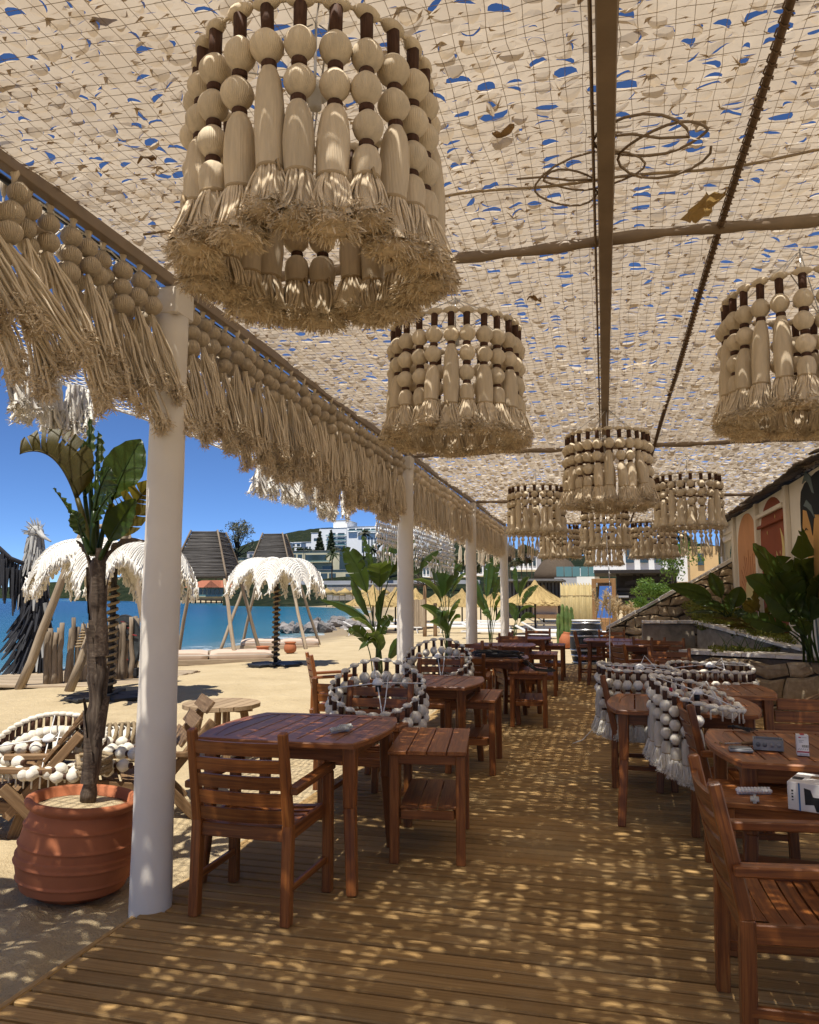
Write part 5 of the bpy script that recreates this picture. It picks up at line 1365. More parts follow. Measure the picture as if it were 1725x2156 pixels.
for x in (-.045, -.016, .016, .045):
    mb = MB(); mb.tube([(x, -d_ + .0005, .026), (x, -d_ - .0022, .026)], .0105, 14); mb.build('knockout', GREYD if x < 0 else GREYP, t)
mb = MB(); 
for s in (-1, 1):
    for q in (-1, 1): mb.tube([(s * .056, q * .036, .004), (s * .056, q * .036, .049)], .005, 8)
mb.build('screw_post', GREYP, t)
t = thing('box_lid', 'flat grey lid lying beside the junction box', 'lid', tuple(atz(1560, 1581, .752)), R(-4)); MB().box((0, 0, .006), (.105, .075, .012), ch=.003).build('lid_plate', GREYP, t); MB().box((0, 0, .0145), (.095, .065, .005), ch=.001).build('lid_rim', GREYD, t)
c = atz(1691, 1590, .752); t = thing('small_carton', 'small upright white carton with a red band and a barcode on the front right table', 'box', tuple(c), R(-6))
MB().box((0, 0, .047), (.050, .042, .094), ch=.0012).build('carton', plain('white_card', (.74, .72, .70), .6, .3, nz=.03), t)
RED = plain('red_print', (.42, .03, .05), .6, .3); INK = plain('black_print', (.03, .03, .03), .7, .2); GPR = plain('grey_print', (.40, .40, .40), .7, .2)
def pr(nm, x, z, w_, h_, m_, y=-.0212): MB().box((x, y, z), (w_, .0008, h_)).build(nm, m_, t)
pr('red_band', 0, .018, .0504, .006, RED); pr('red_mark', -.012, .083, .010, .005, RED)
mb = MB()
for k in range(11): mb.box((-.004 + .0026 * k, -.0214, .044), (.0014 if k % 3 else .0007, .0008, .011))
mb.build('barcode', INK, t)
mb = MB()
for k, (x, z, w_) in enumerate(((.006, .083, .022), (-.006, .070, .022), (-.010, .066, .012), (-.008, .061, .016), (.002, .009, .036), (.002, .005, .034))): mb.box((x, -.0214, z), (w_, .0008, .0022))
mb.build('print_line', GPR, t)
mb = MB()
for k in range(5): mb.add([(-.022 + k * .009, -.0214, .026), (-.018 + k * .009, -.0214, .026), (-.013 + k * .009, -.0214, .034), (-.017 + k * .009, -.0214, .034)], [[0, 1, 2, 3]])
mb.build('print_stripe', GPR, t); MB().box((0, 0, .0945), (.018, .043, .0012)).build('red_top_flap', RED, t)
c = atz(1700, 1700, .622); t = thing('cardboard_box', 'white and blue cardboard box with black arrows on the right side table', 'box', (c.x + .03, c.y + .02, c.z), R(-24))
CARD = plain('printed_card', (.68, .66, .63), .6, .25, nz=.04); BLUE = plain('blue_print', (.05, .16, .36), .6, .3)
MB().box((0, 0, .055), (.15, .21, .11), ch=.002).build('box_body', CARD, t)
MB().box((-.030, -.1058, .054), (.006, .0012, .108)).build('blue_edge', BLUE, t)
mb = MB(); mb.add([(-.012, -.1062, .092), (.012, -.1062, .086), (.020, -.1062, .060), (.075, -.1062, .058), (.075, -.1062, .006), (.030, -.1062, .004), (.022, -.1062, .030), (-.010, -.1062, .026)], [[0, 1, 2, 3, 4, 5, 6, 7][::-1]]); mb.build('cut_out', INK, t)
mb = MB()
for k in range(2):
    y0 = -.075 + .045 * k; mb.tube([(-.0758, y0, .026), (-.0758, y0 + .004, .05)], .0026, 5); mb.add([(-.0762, y0 - .014, .05), (-.0762, y0 + .022, .05), (-.0762, y0 + .004, .076)], [[0, 2, 1]])
    mb.tube([(-.0758, y0 - .012, .022), (-.0758, y0 + .018, .022)], .002, 5)
mb.build('arrow_print', INK, t)
mb = MB()
for k in range(4): mb.box((-.056 + .0 * k, -.1062, .040 + .012 * k), (.007, .0010, .007 if k % 2 else .004))
mb.build('letter_print', INK, t); MB().box((.02, .03, .1105), (.06, .05, .0012)).build('brown_label', BROWNWOOD, t); MB().box((-.05, -.02, .1105), (.04, .05, .0012)).build('black_flap', INK, t)
c = atz(1540, 1535, .755); t = thing('cable_ties', 'bundle of black cable ties on the corner of the front right table', 'cable ties', tuple(c), R(-35)); mb = MB(); g = random.Random(6)
for k in range(34):
    a = g.gauss(0, .28); mb.tube([(-.02, 0, .004 + .012 * g.random()), (.03, .02 * a, .010 + .014 * g.random()), (.10 + .04 * g.random(), .09 * a, .004 + .006 * g.random())], .0014, 3)
mb.tube([(.012, .014 * math.cos(q), .012 + .012 * math.sin(q)) for q in np.linspace(0, 6.28, 10)], .003, 4); mb.build('tie_strand', BLACK, t)
t = thing('screwdriver', 'wooden handled tool lying beside the junction box', 'tool', tuple(atz(1583, 1566, .757)), R(12)); mb = MB(); mb.tube([(-.05, 0, .002), (-.045, 0, .002), (.03, 0, .002), (.04, 0, .002)], [.006, .008, .008, .005], 8); mb.build('handle', BROWNWOOD, t); MB().tube([(-.05, 0, .002), (-.13, .004, .001)], .0026, 6).build('shaft', CHROME, t)
SCREWS = plain('brass_scrap', (.40, .27, .12), .4, .5, metal=.7)
for nm, c, num, sp, lab, m_ in (('screw_scatter', (1535, 1566), 22, .05, 'pile of small screws near the grey lid', SCREWS), ('screw_scatter', (1470, 1447), 26, .10, 'loose bright screws scattered on the third right table', CHROME), ('screw_scatter', (1540, 1452), 16, .10, 'bright metal clips at the right half of the third right table', CHROME), ('screw_scatter', (1500, 1478), 16, .06, 'small chain links on the second right table', CHROME)):
    p = atz(c[0], c[1], .753); mb = MB(); g = random.Random(num)
    for k in range(num):
        a = g.uniform(0, 6.28); q = np.array([p.x + g.gauss(0, sp) * .7, p.y + g.gauss(0, sp) * .5, .753]); l_ = g.uniform(.006, .014); mb.tube([q, q + [l_ * math.cos(a), l_ * math.sin(a), .002]], .0022, 4)
    tag(mb.build(nm, m_), lab, 'screws')
tag(MB().tube([(atz(1412, 1440, .93)[0], atz(1412, 1440, .93)[1], .88), (atz(1412, 1440, .93)[0], atz(1412, 1440, .93)[1], .905)], .012, 8).build('connector_cap', RED), 'small red cap on the draped lamp ring', 'connector')
# black cables on the third left table, spilling to its side table
mb = MB(); g = random.Random(9); cx, cy_ = -1.30, 9.55
for k in range(11):
    pts = []; r0 = g.uniform(.16, .30); o = g.uniform(0, 6.28)
    for i in range(22): a = o + i / 21 * 6.0; pts.append((cx + r0 * 1.2 * math.cos(a) + .02 * math.sin(3 * a + k), cy_ + r0 * .8 * math.sin(a), .762 + .006 * k * .9 + .008 * abs(math.sin(2 * a + k))))
    mb.tube(pts, .0065, 5)
for k in range(9):
    y = 9.4 + .03 * k; e = g.uniform(-.05, .05); mb.tube([(cx - .1, y, .79), (cx + .25, y - .05 + e, .80), (-.94, y - .08 + e, .74 - .03 * (k % 3)), (-.80, y - .16 + e * 3, .632 + .006 * (k % 4)), (-.62 + .06 * g.random(), y - .20 + 3 * e, .630)], .0055, 5)
tag(mb.build('cable_coil', BLACK), 'heap of black cable coiled on the third left table and spilling over its side table', 'cable')
# thin cable hanging from the roof down to the hung lamp
mb = MB(); mb.tube([(.045 + .01 * math.sin(z * 5), 8.3 - .55 * (3.1 - z), z) for z in np.linspace(3.1, .9, 14)], .005, 5); tag(mb.build('hanging_cable', CHROME), 'thin pale cable hanging from the ridge beam to the lamp on the right tables', 'cable')
mb = MB(); mb.tube([(-.04, 6.6, .52), (-.12, 6.55, .42), (-.20, 6.5, .34), (-.28, 6.5, .31)], .004, 5); tag(mb.build('loose_wire', WHITEP), 'short white wire dangling left of the hung lamp', 'wire')
# slatted sofa with a white cushion at the right
t = thing('slatted_sofa', 'brown slatted sofa with a sloping end, behind the right tables', 'sofa', (1.62, 6.35, 0))
v = lambda x0, x1, z, s_=0: MB().box(((x0 + x1) / 2, .28, z), (x1 - x0, .026, .085), rot(0, -s_, 0), ch=.004)
for k in range(5): v(-.42 + .02 * k, .75, .28 + .094 * k).build('back_slat', TEAK, t)
MB().bar((-.46, .30, .56), (.75, .30, 1.02), .05, .03, (0, 0, 1), .005).build('sloping_rail', BROWNWOOD, t)
for x in (-.40, .70):
    for y in (-.35, .28): MB().box((x, y, .15), (.07, .07, .30), ch=.005).build('leg', TEAK, t)
MB().box((.15, -.03, .29), (1.16, .74, .05), ch=.006).build('seat_base', TEAK, t)
def cushion(name, label, c, size, mat, rz=0, r_=.05, sag=.012):
    mb = MB(); n = 9; a, b, h = (q / 2 for q in size); G = []
    for i in range(n):
        row = []
        for j in range(n):
            u = -1 + 2 * i / (n - 1); w_ = -1 + 2 * j / (n - 1); row.append((a * u, b * w_, h * 2 - r_ * (abs(u) ** 8 + abs(w_) ** 8) * .8 - sag * (1 - u * u) * (1 - w_ * w_) * math.sin(u * 3 + w_ * 2)))
        G.append(row)
    mb.grid(np.array(G)); per = [(i, 0) for i in range(n)] + [(n - 1, j) for j in range(1, n)] + [(i, n - 1) for i in range(n - 2, -1, -1)] + [(0, j) for j in range(n - 2, 0, -1)]
    rows = []
    for q, s_ in ((1.0, 1.0), (.5, 1.035), (.0, .99)): rows.append([(G[i][j][0] * s_, G[i][j][1] * s_, G[i][j][2] * q) for i, j in per])
    mb.grid(np.array(rows), closed=True)
    o = mb.build(name, mat, None, c); o.rotation_euler = (0, 0, rz); return tag(o, label, 'cushion')
cushion('seat_cushion', 'white seat cushion on the slatted sofa, striped by dappled sun', (1.80, 6.30, .315), (1.15, .66, .13), CUSHW)
# worn wooden beach seats behind the left post
def beach_chair(name, label, loc, rz, wd=.66):
    t = thing(name, label, 'beach lounge', loc, rz, 'worn timber lounges on the sand')
    for s in (-1, 1):
        x = s * wd / 2
        MB().bar((x, .55, 0), (x, .38, .50), .05, .07, (0, 1, 0), .005).build('front_leg', BROWNWOOD, t)
        MB().bar((x, -.62, .0), (x, -.28, .36), .05, .07, (0, 1, 0), .005).build('rear_leg', BROWNWOOD, t)
        MB().bar((x, .62, .52), (x, -.62, .44), .055, .035, (0, 0, 1), .005).build('arm', BROWNWOOD, t)
        MB().bar((x * .9, .52, .36), (x * .9, -.45, .20), .035, .07, (0, 0, 1), .005).build('side_rail', BROWNWOOD, t)
        MB().bar((x * .88, -.30, .16), (x * .88, -.72, .66), .05, .06, (0, 1, 0), .005).build('back_post', BROWNWOOD, t)
    for k in range(7): MB().box((0, .48 - .13 * k, .385 - .0215 * k), (wd * .86, .11, .022), rot(.163, 0, 0), ch=.003).build('seat_slat', BROWNWOOD, t)
    for k in range(5): MB().box((0, -.36 - .085 * k, .30 + .113 * k), (wd * .80, .022, .10), rot(.64, 0, 0), ch=.003).build('back_slat', BROWNWOOD, t)
    return t
b0 = beach_chair('beach_lounge', 'worn timber lounge with a rope-wound white cushion, behind the nearest white post', (-3.52, 4.98, -.07), R(128))
dup(b0, (-4.12, 4.40, -.07), R(118), 'worn timber lounge under the heap of lamp strands, left of the pot')
mb = MB(); cushion('back_cushion', 'white bolster wound with thick rope on the worn lounge', (-3.62, 5.08, .36), (.50, .34, .16), CUSHW, R(38))
mb = MB(); g = random.Random(3)
for k in range(12):
    x = -.24 + .044 * k; a = .5
    mb.tube([(x + .05 * math.sin(q) * .6 + g.uniform(-.01, .01), .20 * math.cos(q), .08 + .105 * math.sin(q)) for q in np.linspace(0, 6.28, 13)], .014, 6)
mb.tube([(-.3 + .1 * i, -.25 + .05 * math.sin(i * 2), -.06 + .03 * math.cos(i * 1.3)) for i in range(8)], .015, 6)
o = mb.build('thick_rope', ROPE, None, (-3.62, 5.08, .36)); o.rotation_euler = (0, 0, R(38)); tag(o, 'thick sisal rope wound round the white bolster behind the pot', 'rope')
mb = MB(); g = random.Random(13); pts = [(-3.22 + .10 * math.cos(i * .9) + .02 * g.random(), 4.45 + .10 * math.sin(i * .9), .36 + .01 * i % .12) for i in range(30)]; mb.tube(pts, .016, 6); tag(mb.build('thick_rope', ROPE), 'knot of thick rope hanging beside the pot', 'rope')
# low round table on the sand
t = thing('round_table', 'low round slatted table on the sand beyond the front left table', 'table', (-3.68, 7.05, -.09))
n_ = 7
for k in range(n_):
    x0, x1 = -.37 + .74 * k / n_ + .004, -.37 + .74 * (k + 1) / n_ - .004; f_ = lambda x: math.sqrt(max(0, .375 ** 2 - x * x)); xs_ = np.linspace(x0, x1, 5)
    poly = [(x, -f_(x)) for x in xs_] + [(x, f_(x)) for x in xs_[::-1]]; MB().prism(poly, .038, None, (0, 0, .502)).build('top_board', wood('pale_weathered_board', (.24, .16, .09), (.36, .26, .16), (.46, .35, .22), .75, .2) if k == 0 else bpy.data.materials['pale_weathered_board'], t)
for a in (.6, 2.2, 3.9, 5.4): MB().bar((.30 * math.cos(a), .30 * math.sin(a), 0), (.21 * math.cos(a), .21 * math.sin(a), .49), .06, .075, (0, 0, 1), .005).build('leg', BROWNWOOD, t)
MB().box((0, 0, .475), (.60, .06, .05), rot(0, 0, .5), ch=.004).build('batten', BROWNWOOD, t); MB().box((0, .12, .474), (.56, .06, .05), rot(0, 0, -.4), ch=.004).build('batten', BROWNWOOD, t)
t = thing('round_table', 'dark round side table beside the lone chair on the sand', 'table', (-2.62, 9.3, -.08)); MB().lathe([(.30, .46), (.31, .465), (.31, .49), (.30, .495)], 28).build('table_top', BROWNWOOD, t)
for a in (.6, 2.2, 3.9, 5.4): MB().bar((.26 * math.cos(a), .26 * math.sin(a), 0), (.18 * math.cos(a), .18 * math.sin(a), .46), .05, .06, (0, 0, 1), .004).build('leg', BROWNWOOD, t)
# ------------------------------------------------------------------ the beach
def tubev(mb, a, b, r0, r1, n=7, wob=0.0, seed=0):
    a = np.array(a, float); b = np.array(b, float); k = 7; g = random.Random(seed)
    pts = [a + (b - a) * i / (k - 1) + (np.array([g.gauss(0, wob), g.gauss(0, wob), 0]) if 0 < i < k - 1 else 0) for i in range(k)]
    mb.tube(pts, np.linspace(r0, r1, k), n); return mb
def gz(x, y): return float(sand_z(np.array([x]), np.array([y]))[0])
def ground_at(x, y):  # bearing that meets the sand
    p = atz(x, y, -.1)
    for _ in range(4): p = atz(x, y, gz(p.x, p.y))
    return p
# white macrame parasols shaped like palms
def macrame_parasol(label, x, y, Rr, Hh, seed, az0=0):
    p = ground_at(x, y); t = thing('macrame_parasol', label, 'parasol', tuple(p), 0, 'white macrame palm parasols'); g = random.Random(seed)
    tubev(MB(), (0, 0, 0), (0, 0, Hh - .05), .05, .045).build('pole', DARKTIMBER, t)
    mb = MB(); pts = []
    for i in range(150): a = i * .62; z = .12 + (Hh - .7) * i / 150; pts.append(((.062 + .022 * abs(math.sin(i * .11))) * math.cos(a), (.062 + .022 * abs(math.sin(i * .11))) * math.sin(a), z))
    mb.tube(pts, .024, 5); mb.build('rope_winding', ROPE, t)
    for a in (.3, .3 + PI / 2): MB().box((0, 0, .025 + .03 * (a > 1)), (1.25, .12, .05), rot(0, 0, a), ch=.005).build('base_beam', BLACK, t)
    for k in range(4): a = .3 + k * PI / 2; MB().box((.38 * math.cos(a + .78), .38 * math.sin(a + .78), .03), (.45, .45, .05), rot(0, 0, a + .78), ch=.01).build('base_plate', BLACK, t)
    nf = 8
    for f in range(nf):
        a = az0 + f * 2 * PI / nf + g.uniform(-.1, .1); ca, sa = math.cos(a), math.sin(a); L_ = Rr * g.uniform(.92, 1.08)
        mb = MB(); n = 40; rid = []
        for i in range(n):
            q = i / (n - 1); rid.append(np.array([ca * L_ * math.sin(q * 1.45) / math.sin(1.45), sa * L_ * math.sin(q * 1.45) / math.sin(1.45), Hh + .16 * math.sin(q * 2.2) - Hh * .25 * q ** 2.2]))
        mb.tube(rid, .018, 5)
        for sgn in (-1, 1):
            rows = []
            for i in range(n):
                q = i / (n - 1); ww = (.07 + .20 * math.sin(PI * min(1, q * .85 + .1))) * Rr; dr = (.24 + .22 * q) * Rr * .55 * g.uniform(.85, 1.15); px_, py_ = -sa * sgn, ca * sgn
                row = []
                for c in range(5):
                    u = c / 4; row.append(rid[i] + np.array([px_ * ww * (u ** .75), py_ * ww * (u ** .75), -dr * u ** 1.7 + .006 * ((i % 2) * 2 - 1)]) + np.array([ca, sa, 0]) * .10 * u * q)
                rows.append(row)
                mb.tube([r_ + np.array([px_ * .008, py_ * .008, .012]) for r_ in row], .0075, 4, caps=False)
                e = row[-1]
                for _ in range(4): mb.tube([e + [g.gauss(0, .02), g.gauss(0, .02), g.uniform(0, .08)], e + [g.gauss(0, .03), g.gauss(0, .03), -g.uniform(.05, .14)]], [.009, .014], 4)
            mb.grid(np.array(rows))
        mb.build('frond', WHITECORD, t)
    return t
macrame_parasol('nearer white macrame palm parasol behind the potted banana plant', 230, 1470, 1.16, 2.36, 3, .3)
macrame_parasol('farther white macrame palm parasol on a rope-wound pole before the pyramid hut', 580, 1401, 1.06, 2.38, 4, .1)
# frame of driftwood poles
t = thing('pole_frame', 'tall frame of lashed driftwood poles behind the potted banana plant', 'pole frame')
def pole(a, b, r0, r1, nm='pole', par=t, m_=POLEWOOD, sd=1): return tubev(MB(), a, b, r0, r1, 8, .012, sd).build(nm, m_, par)
pole(ground_at(40, 1452), at(182, 1100, 12.0), .085, .06, sd=1); pole(ground_at(145, 1457), at(288, 1067, 11.9), .080, .06, sd=2); pole(ground_at(330, 1440), at(262, 1092, 12.3), .08, .055, sd=3)
pole(at(168, 1112, 12.05), at(270, 1104, 12.15), .045, .045, sd=4)
mb = MB(); a_, b_ = np.array(at(170, 1365, 11.6)), np.array(at(184, 1325, 11.65)); mb.tube([a_ + (b_ - a_) * i / 60 + np.array([.095 * math.cos(i * .7), .095 * math.sin(i * .7), 0]) for i in range(61)], .014, 5); mb.build('rope_lashing', ROPE, t)
# pyramid huts clad in sticks
def hut(label, x, yb, Y, rz, hw=.76, hb=1.25, Ht=1.2):
    c = at(x, yb, Y); zg = gz(c.x, c.y); t = thing('stick_hut', label, 'hut', (c.x, c.y, zg), rz, 'pyramid huts clad in sticks'); zb = c.z - zg
    cs = [(1, 1), (-1, 1), (-1, -1), (1, -1)]; tp = hw * .45; mb = MB(); nn = 30
    for k in range(nn):
        q = k / (nn - 1); h_ = hw + (tp - hw) * q; z = zb + Ht * q
        for i in range(4):
            a, b = cs[i], cs[(i + 1) % 4]; mb.tube([(a[0] * h_, a[1] * h_, z + rnd.uniform(-.01, .01)), ((a[0] + b[0]) / 2 * (h_ + .01), (a[1] + b[1]) / 2 * (h_ + .01), z), (b[0] * h_, b[1] * h_, z + rnd.uniform(-.01, .01))], rnd.uniform(.017, .026), 5)
    o = mb.build('stick_cladding', HUTW, t); o['kind'] = 'stuff'
    mb = MB(); mb.add([(hw * .96 * x_, hw * .96 * y_, zb) for x_, y_ in cs] + [(tp * .94 * x_, tp * .94 * y_, zb + Ht) for x_, y_ in cs], [[3, 2, 1, 0], [4, 5, 6, 7], [0, 1, 5, 4], [1, 2, 6, 5], [2, 3, 7, 6], [3, 0, 4, 7]]); mb.build('inner_board', DARKTIMBER, t)
    for x_, y_ in cs:
        tubev(MB(), (x_ * hb, y_ * hb, -.15), (x_ * hw * .9, y_ * hw * .9, zb + .05), .055, .05, 7, .01).build('leg', POLEWOOD, t)
        tubev(MB(), (x_ * (hw + .02), y_ * (hw + .02), zb - .05), (x_ * (tp + .02), y_ * (tp + .02), zb + Ht + .05), .030, .026, 6).build('corner_pole', GREYWOOD, t)
    return t
hut('stick-clad pyramid hut on splayed poles, right of the nearest white post', 437, 1215, 19.0, R(10))
hut('farther stick-clad pyramid hut behind the white macrame parasol', 577, 1200, 24.5, R(12), .70, 1.45, 1.2)
# low padded beds
def daybed(label, x, y, L_, wd, rz, m_=CUSH):
    p = ground_at(x, y); t = thing('beach_daybed', label, 'daybed', tuple(p), rz, 'low padded beds at the water')
    MB().box((0, 0, .07), (L_, wd, .14), ch=.01).build('platform', POLEWOOD, t)
    for k in (-1, 1):
        o = cushion('mattress', None, (k * L_ * .25, 0, .14), (L_ * .48, wd * .94, .20), m_, 0, .05, .02); o.parent = t; del_ = [q for q in ('label', 'category') if q in o]
        for q in del_: del o[q]
    MB().tube([(-L_ * .49, -wd * .478, .24), (L_ * .49, -wd * .478, .24)], .008, 5).build('piping', CUSHW, t)
    return t
daybed('low pinkish padded bed on the shore under the nearer hut', 440, 1397, 3.2, 1.1, R(28)); daybed('second low padded bed beyond the white macrame parasol', 590, 1366, 2.6, 1.0, R(22))
def small_pot(label, x, y, s, grp='small clay pots on the beach'):
    p = ground_at(x, y); t = thing('clay_pot', label, 'plant pot', tuple(p), 0, grp); MB().lathe([(.07 * s, 0), (.125 * s, .05 * s), (.14 * s, .12 * s), (.12 * s, .19 * s), (.105 * s, .215 * s), (.125 * s, .23 * s), (.125 * s, .25 * s), (.10 * s, .25 * s), (.10 * s, .2 * s), (0, .2 * s)], 18).build('pot_body', TERRA, t); return t
small_pot('small clay pot at the foot of a hut pole, left of the rope-wound parasol pole', 553, 1389, 1.4); small_pot('small clay pot right of the rope-wound parasol pole', 611, 1376, 1.35)
# palisade, boarded platform, oval artwork
t = thing('timber_platform', 'low boarded platform under the stakes and the bird', 'platform', (-10.1, 13.6, gz(-10.1, 13.6) + .02), R(8))
bmz = MB(); bmz.box((0, 0, 0), (3.6, .165, .05), ch=.006); pm = bmz.mesh('board', POLEWOOD)
for k in range(17): obj('board', pm, t, (rnd.uniform(-.06, .06), -1.6 + .18 * k, .05 + rnd.uniform(-.006, .006)))
MB().box((1.75, -.1, 0), (.10, 3.2, .10), ch=.01).build('edge_beam', BROWNWOOD, t)
t = thing('stake_fence', 'palisade of upright grey driftwood stakes on the platform', 'fence', (0, 0, 0)); a_ = np.array(atz(92, 1432, .0)); b_ = np.array(atz(304, 1418, .0)); g = random.Random(8)
for k in range(27):
    p = a_ + (b_ - a_) * k / 26 + [g.gauss(0, .02), g.gauss(0, .02), 0]; h_ = g.uniform(.84, 1.02) * (1.0 + .1 * (k > 6)); q = p + [g.gauss(0, .03), g.gauss(0, .03), h_]; tubev(MB(), p - [0, 0, .1], q, g.uniform(.045, .056), g.uniform(.036, .046), 8, .010, k).build('stake', GREYWOOD, t)
c = at(262, 1354, 13.35); t = thing('oval_artwork', 'dark oval panel with a ragged black and red relief leaning on the stakes', 'artwork', tuple(c), R(14)); g = random.Random(5)
SOOT = plain('charred_timber', (.022, .022, .024), .7, .3, nz=.4, scale=14, vary=.5, bump=.3); DKPAN = plain('dark_painted_panel', (.05, .055, .055), .6, .3, nz=.5, scale=9); RUST = plain('rust_red_paint', (.22, .03, .03), .7, .2, nz=.4)
el = [(.315 * math.cos(a), .52 * math.sin(a)) for a in np.linspace(0, 2 * PI, 37)[:-1]]
MB().prism(el, .05, rot(PI / 2, 0, 0)).build('panel', DKPAN, t); mb = MB(); mb.tube([(x * 1.02, -.02, z * 1.02) for x, z in el + el[:1]], .028, 6, caps=False); mb.build('rim', SOOT, t)
for k in range(46):
    z = g.uniform(-.42, .42); x = .06 * math.sin(z * 6) + g.gauss(0, .07) * (1.1 - abs(z)); a = g.gauss(0, .6)
    MB().bar((x - .05 * math.cos(a), -.06 - g.uniform(0, .04), z - .04 * math.sin(a)), (x + .06 * math.cos(a), -.06 - g.uniform(0, .05), z + .05 * math.sin(a)), .022, .02, (0, 1, 0), .003).build('splinter', RUST if k % 5 == 0 else SOOT, t)
MB().box((0, .06, -.56), (.55, .22, .16), ch=.01).build('stand', SOOT, t)
# bird sculpture
t = thing('bird_sculpture', 'tall driftwood bird with dark wings and a pale crested head', 'sculpture'); YB = 14.0; g = random.Random(21)
ASH = wood('bleached_driftwood', (.20, .19, .17), (.40, .39, .36), (.58, .57, .54), .85, .2, vary=.5); CHAR = wood('charcoal_feather', (.010, .010, .012), (.026, .026, .030), (.07, .07, .075), .7, .3, vary=.6)
ax_ = [(62, 1425, .48), (66, 1380, .44), (72, 1330, .36), (78, 1280, .29), (76, 1240, .25), (72, 1200, .26), (72, 1170, .21), (74, 1145, .16), (75, 1120, .16)]
AX = [np.array(at(x, y, YB)) for x, y, r_ in ax_]; AR = [r_ for *_, r_ in ax_]
MB().tube(AX[:6], [r_ * .72 for r_ in AR[:6]], 10).build('body', CHAR, t); MB().tube(AX[5:], [r_ * .8 for r_ in AR[5:]], 10).build('neck', ASH, t)
def axp(s_): k = min(len(AX) - 2, int(s_)); f = s_ - k; return AX[k] * (1 - f) + AX[k + 1] * f, AR[k] * (1 - f) + AR[k + 1] * f
def feather(p, d, L_, w_, m_, nm='feather'): p = np.array(p); d = unit(d); MB().bar(p, p + d * L_, w_, w_ * .45, (g.gauss(0, .3), -1, g.gauss(0, .3)), .003, .35).build(nm, m_, t)
for k in range(125):
    s_ = g.uniform(.5, 4.6); c, r_ = axp(s_); a = g.uniform(0, 2 * PI); o = np.array([math.cos(a), math.sin(a), 0]); tail = s_ < 3
    feather(c + o * r_ * .8, o * (.55 if tail else .25) + np.array([-.25 if tail else 0, 0, -1]), g.uniform(.35, .62) if tail else g.uniform(.25, .4), g.uniform(.07, .11), ASH if g.random() < .16 else CHAR)
for k in range(80):
    s_ = g.uniform(4.4, 7.7); c, r_ = axp(s_); a = g.uniform(0, 2 * PI); o = np.array([math.cos(a), math.sin(a), 0]); feather(c + o * r_ * .8, o * .25 + np.array([0, 0, -1]), g.uniform(.25, .42), g.uniform(.055, .085), ASH)
hd = AX[-1]; lh = MB(); lump(lh, tuple(hd), .17, .16, .14, 10, 7); lh.build('head', ASH, t)
for k in range(46):
    a = g.uniform(0, 2 * PI); e = g.uniform(-.5, 1.3); o = np.array([math.cos(a) * math.cos(e), math.sin(a) * math.cos(e), math.sin(e)]); feather(hd + o * .10, o * .7 + np.array([-.55, 0, .25]), g.uniform(.12, .26), g.uniform(.025, .04), ASH, 'crest_feather')
tip = np.array(at(107, 1140, YB - .3)); MB().tube([hd + [.06, 0, .02], hd * .5 + tip * .5, tip], [.075, .045, .018], 8).build('beak', ASH, t)
edge = [np.array(at(x, y, YB + dy)) for x, y, dy in ((70, 1192, 0), (48, 1186, -.2), (22, 1176, -.4), (0, 1156, -.5), (-40, 1120, -.6), (-90, 1085, -.6))]
mb = MB(); mb.tube(edge, .05, 6); mb.build('wing_bone', CHAR, t)
for k in range(60):
    s_ = g.uniform(0, 4.99); i = int(s_); p = edge[i] * (1 - s_ + i) + edge[i + 1] * (s_ - i); feather(p + [0, g.uniform(-.06, .06), g.uniform(-.25, 0)], np.array([g.gauss(.05, .05), g.gauss(0, .06), -1]), g.uniform(.5, .95) * (1.0 if s_ > .6 else .7), g.uniform(.06, .10), ASH if g.random() < .06 else CHAR, 'wing_feather')
# rocks of the little jetty
g = random.Random(31); rk = []
for v in range(6):
    mb = MB(); g2 = random.Random(v); prof = [(math.sin(PI * i / 5) * .5, -.42 * math.cos(PI * i / 5)) for i in range(6)]; ph = g2.uniform(0, 6)
    mb.lathe([(max(.02, r_), z) for r_, z in prof], 9, smooth=False, fn=lambda a, i: 1 + .22 * math.sin(2 * a + ph + i) + .15 * math.sin(3 * a - ph * i)); rk.append(mb.mesh('sea_rock', ROCK))
for k in range(54):
    x = g.uniform(592, 800); y = 1333 - abs(g.gauss(0, 1)) * 7 - 6 * (x > 700); p = atz(x, y, -.42); s_ = g.uniform(.55, 1.15) * (1.0 if x > 640 else .7)
    o = obj('sea_rock', rk[k % 6], None, (p.x, p.y, -.38 + g.uniform(-.1, .25)), (g.gauss(0, .4), g.gauss(0, .4), g.uniform(0, 6))); o.scale = (s_ * g.uniform(.9, 1.5), s_, s_ * g.uniform(.6, .9)); tag(o, 'grey boulder in the heap of rocks jutting into the turquoise water', 'rock', 'boulders of the rock jetty')
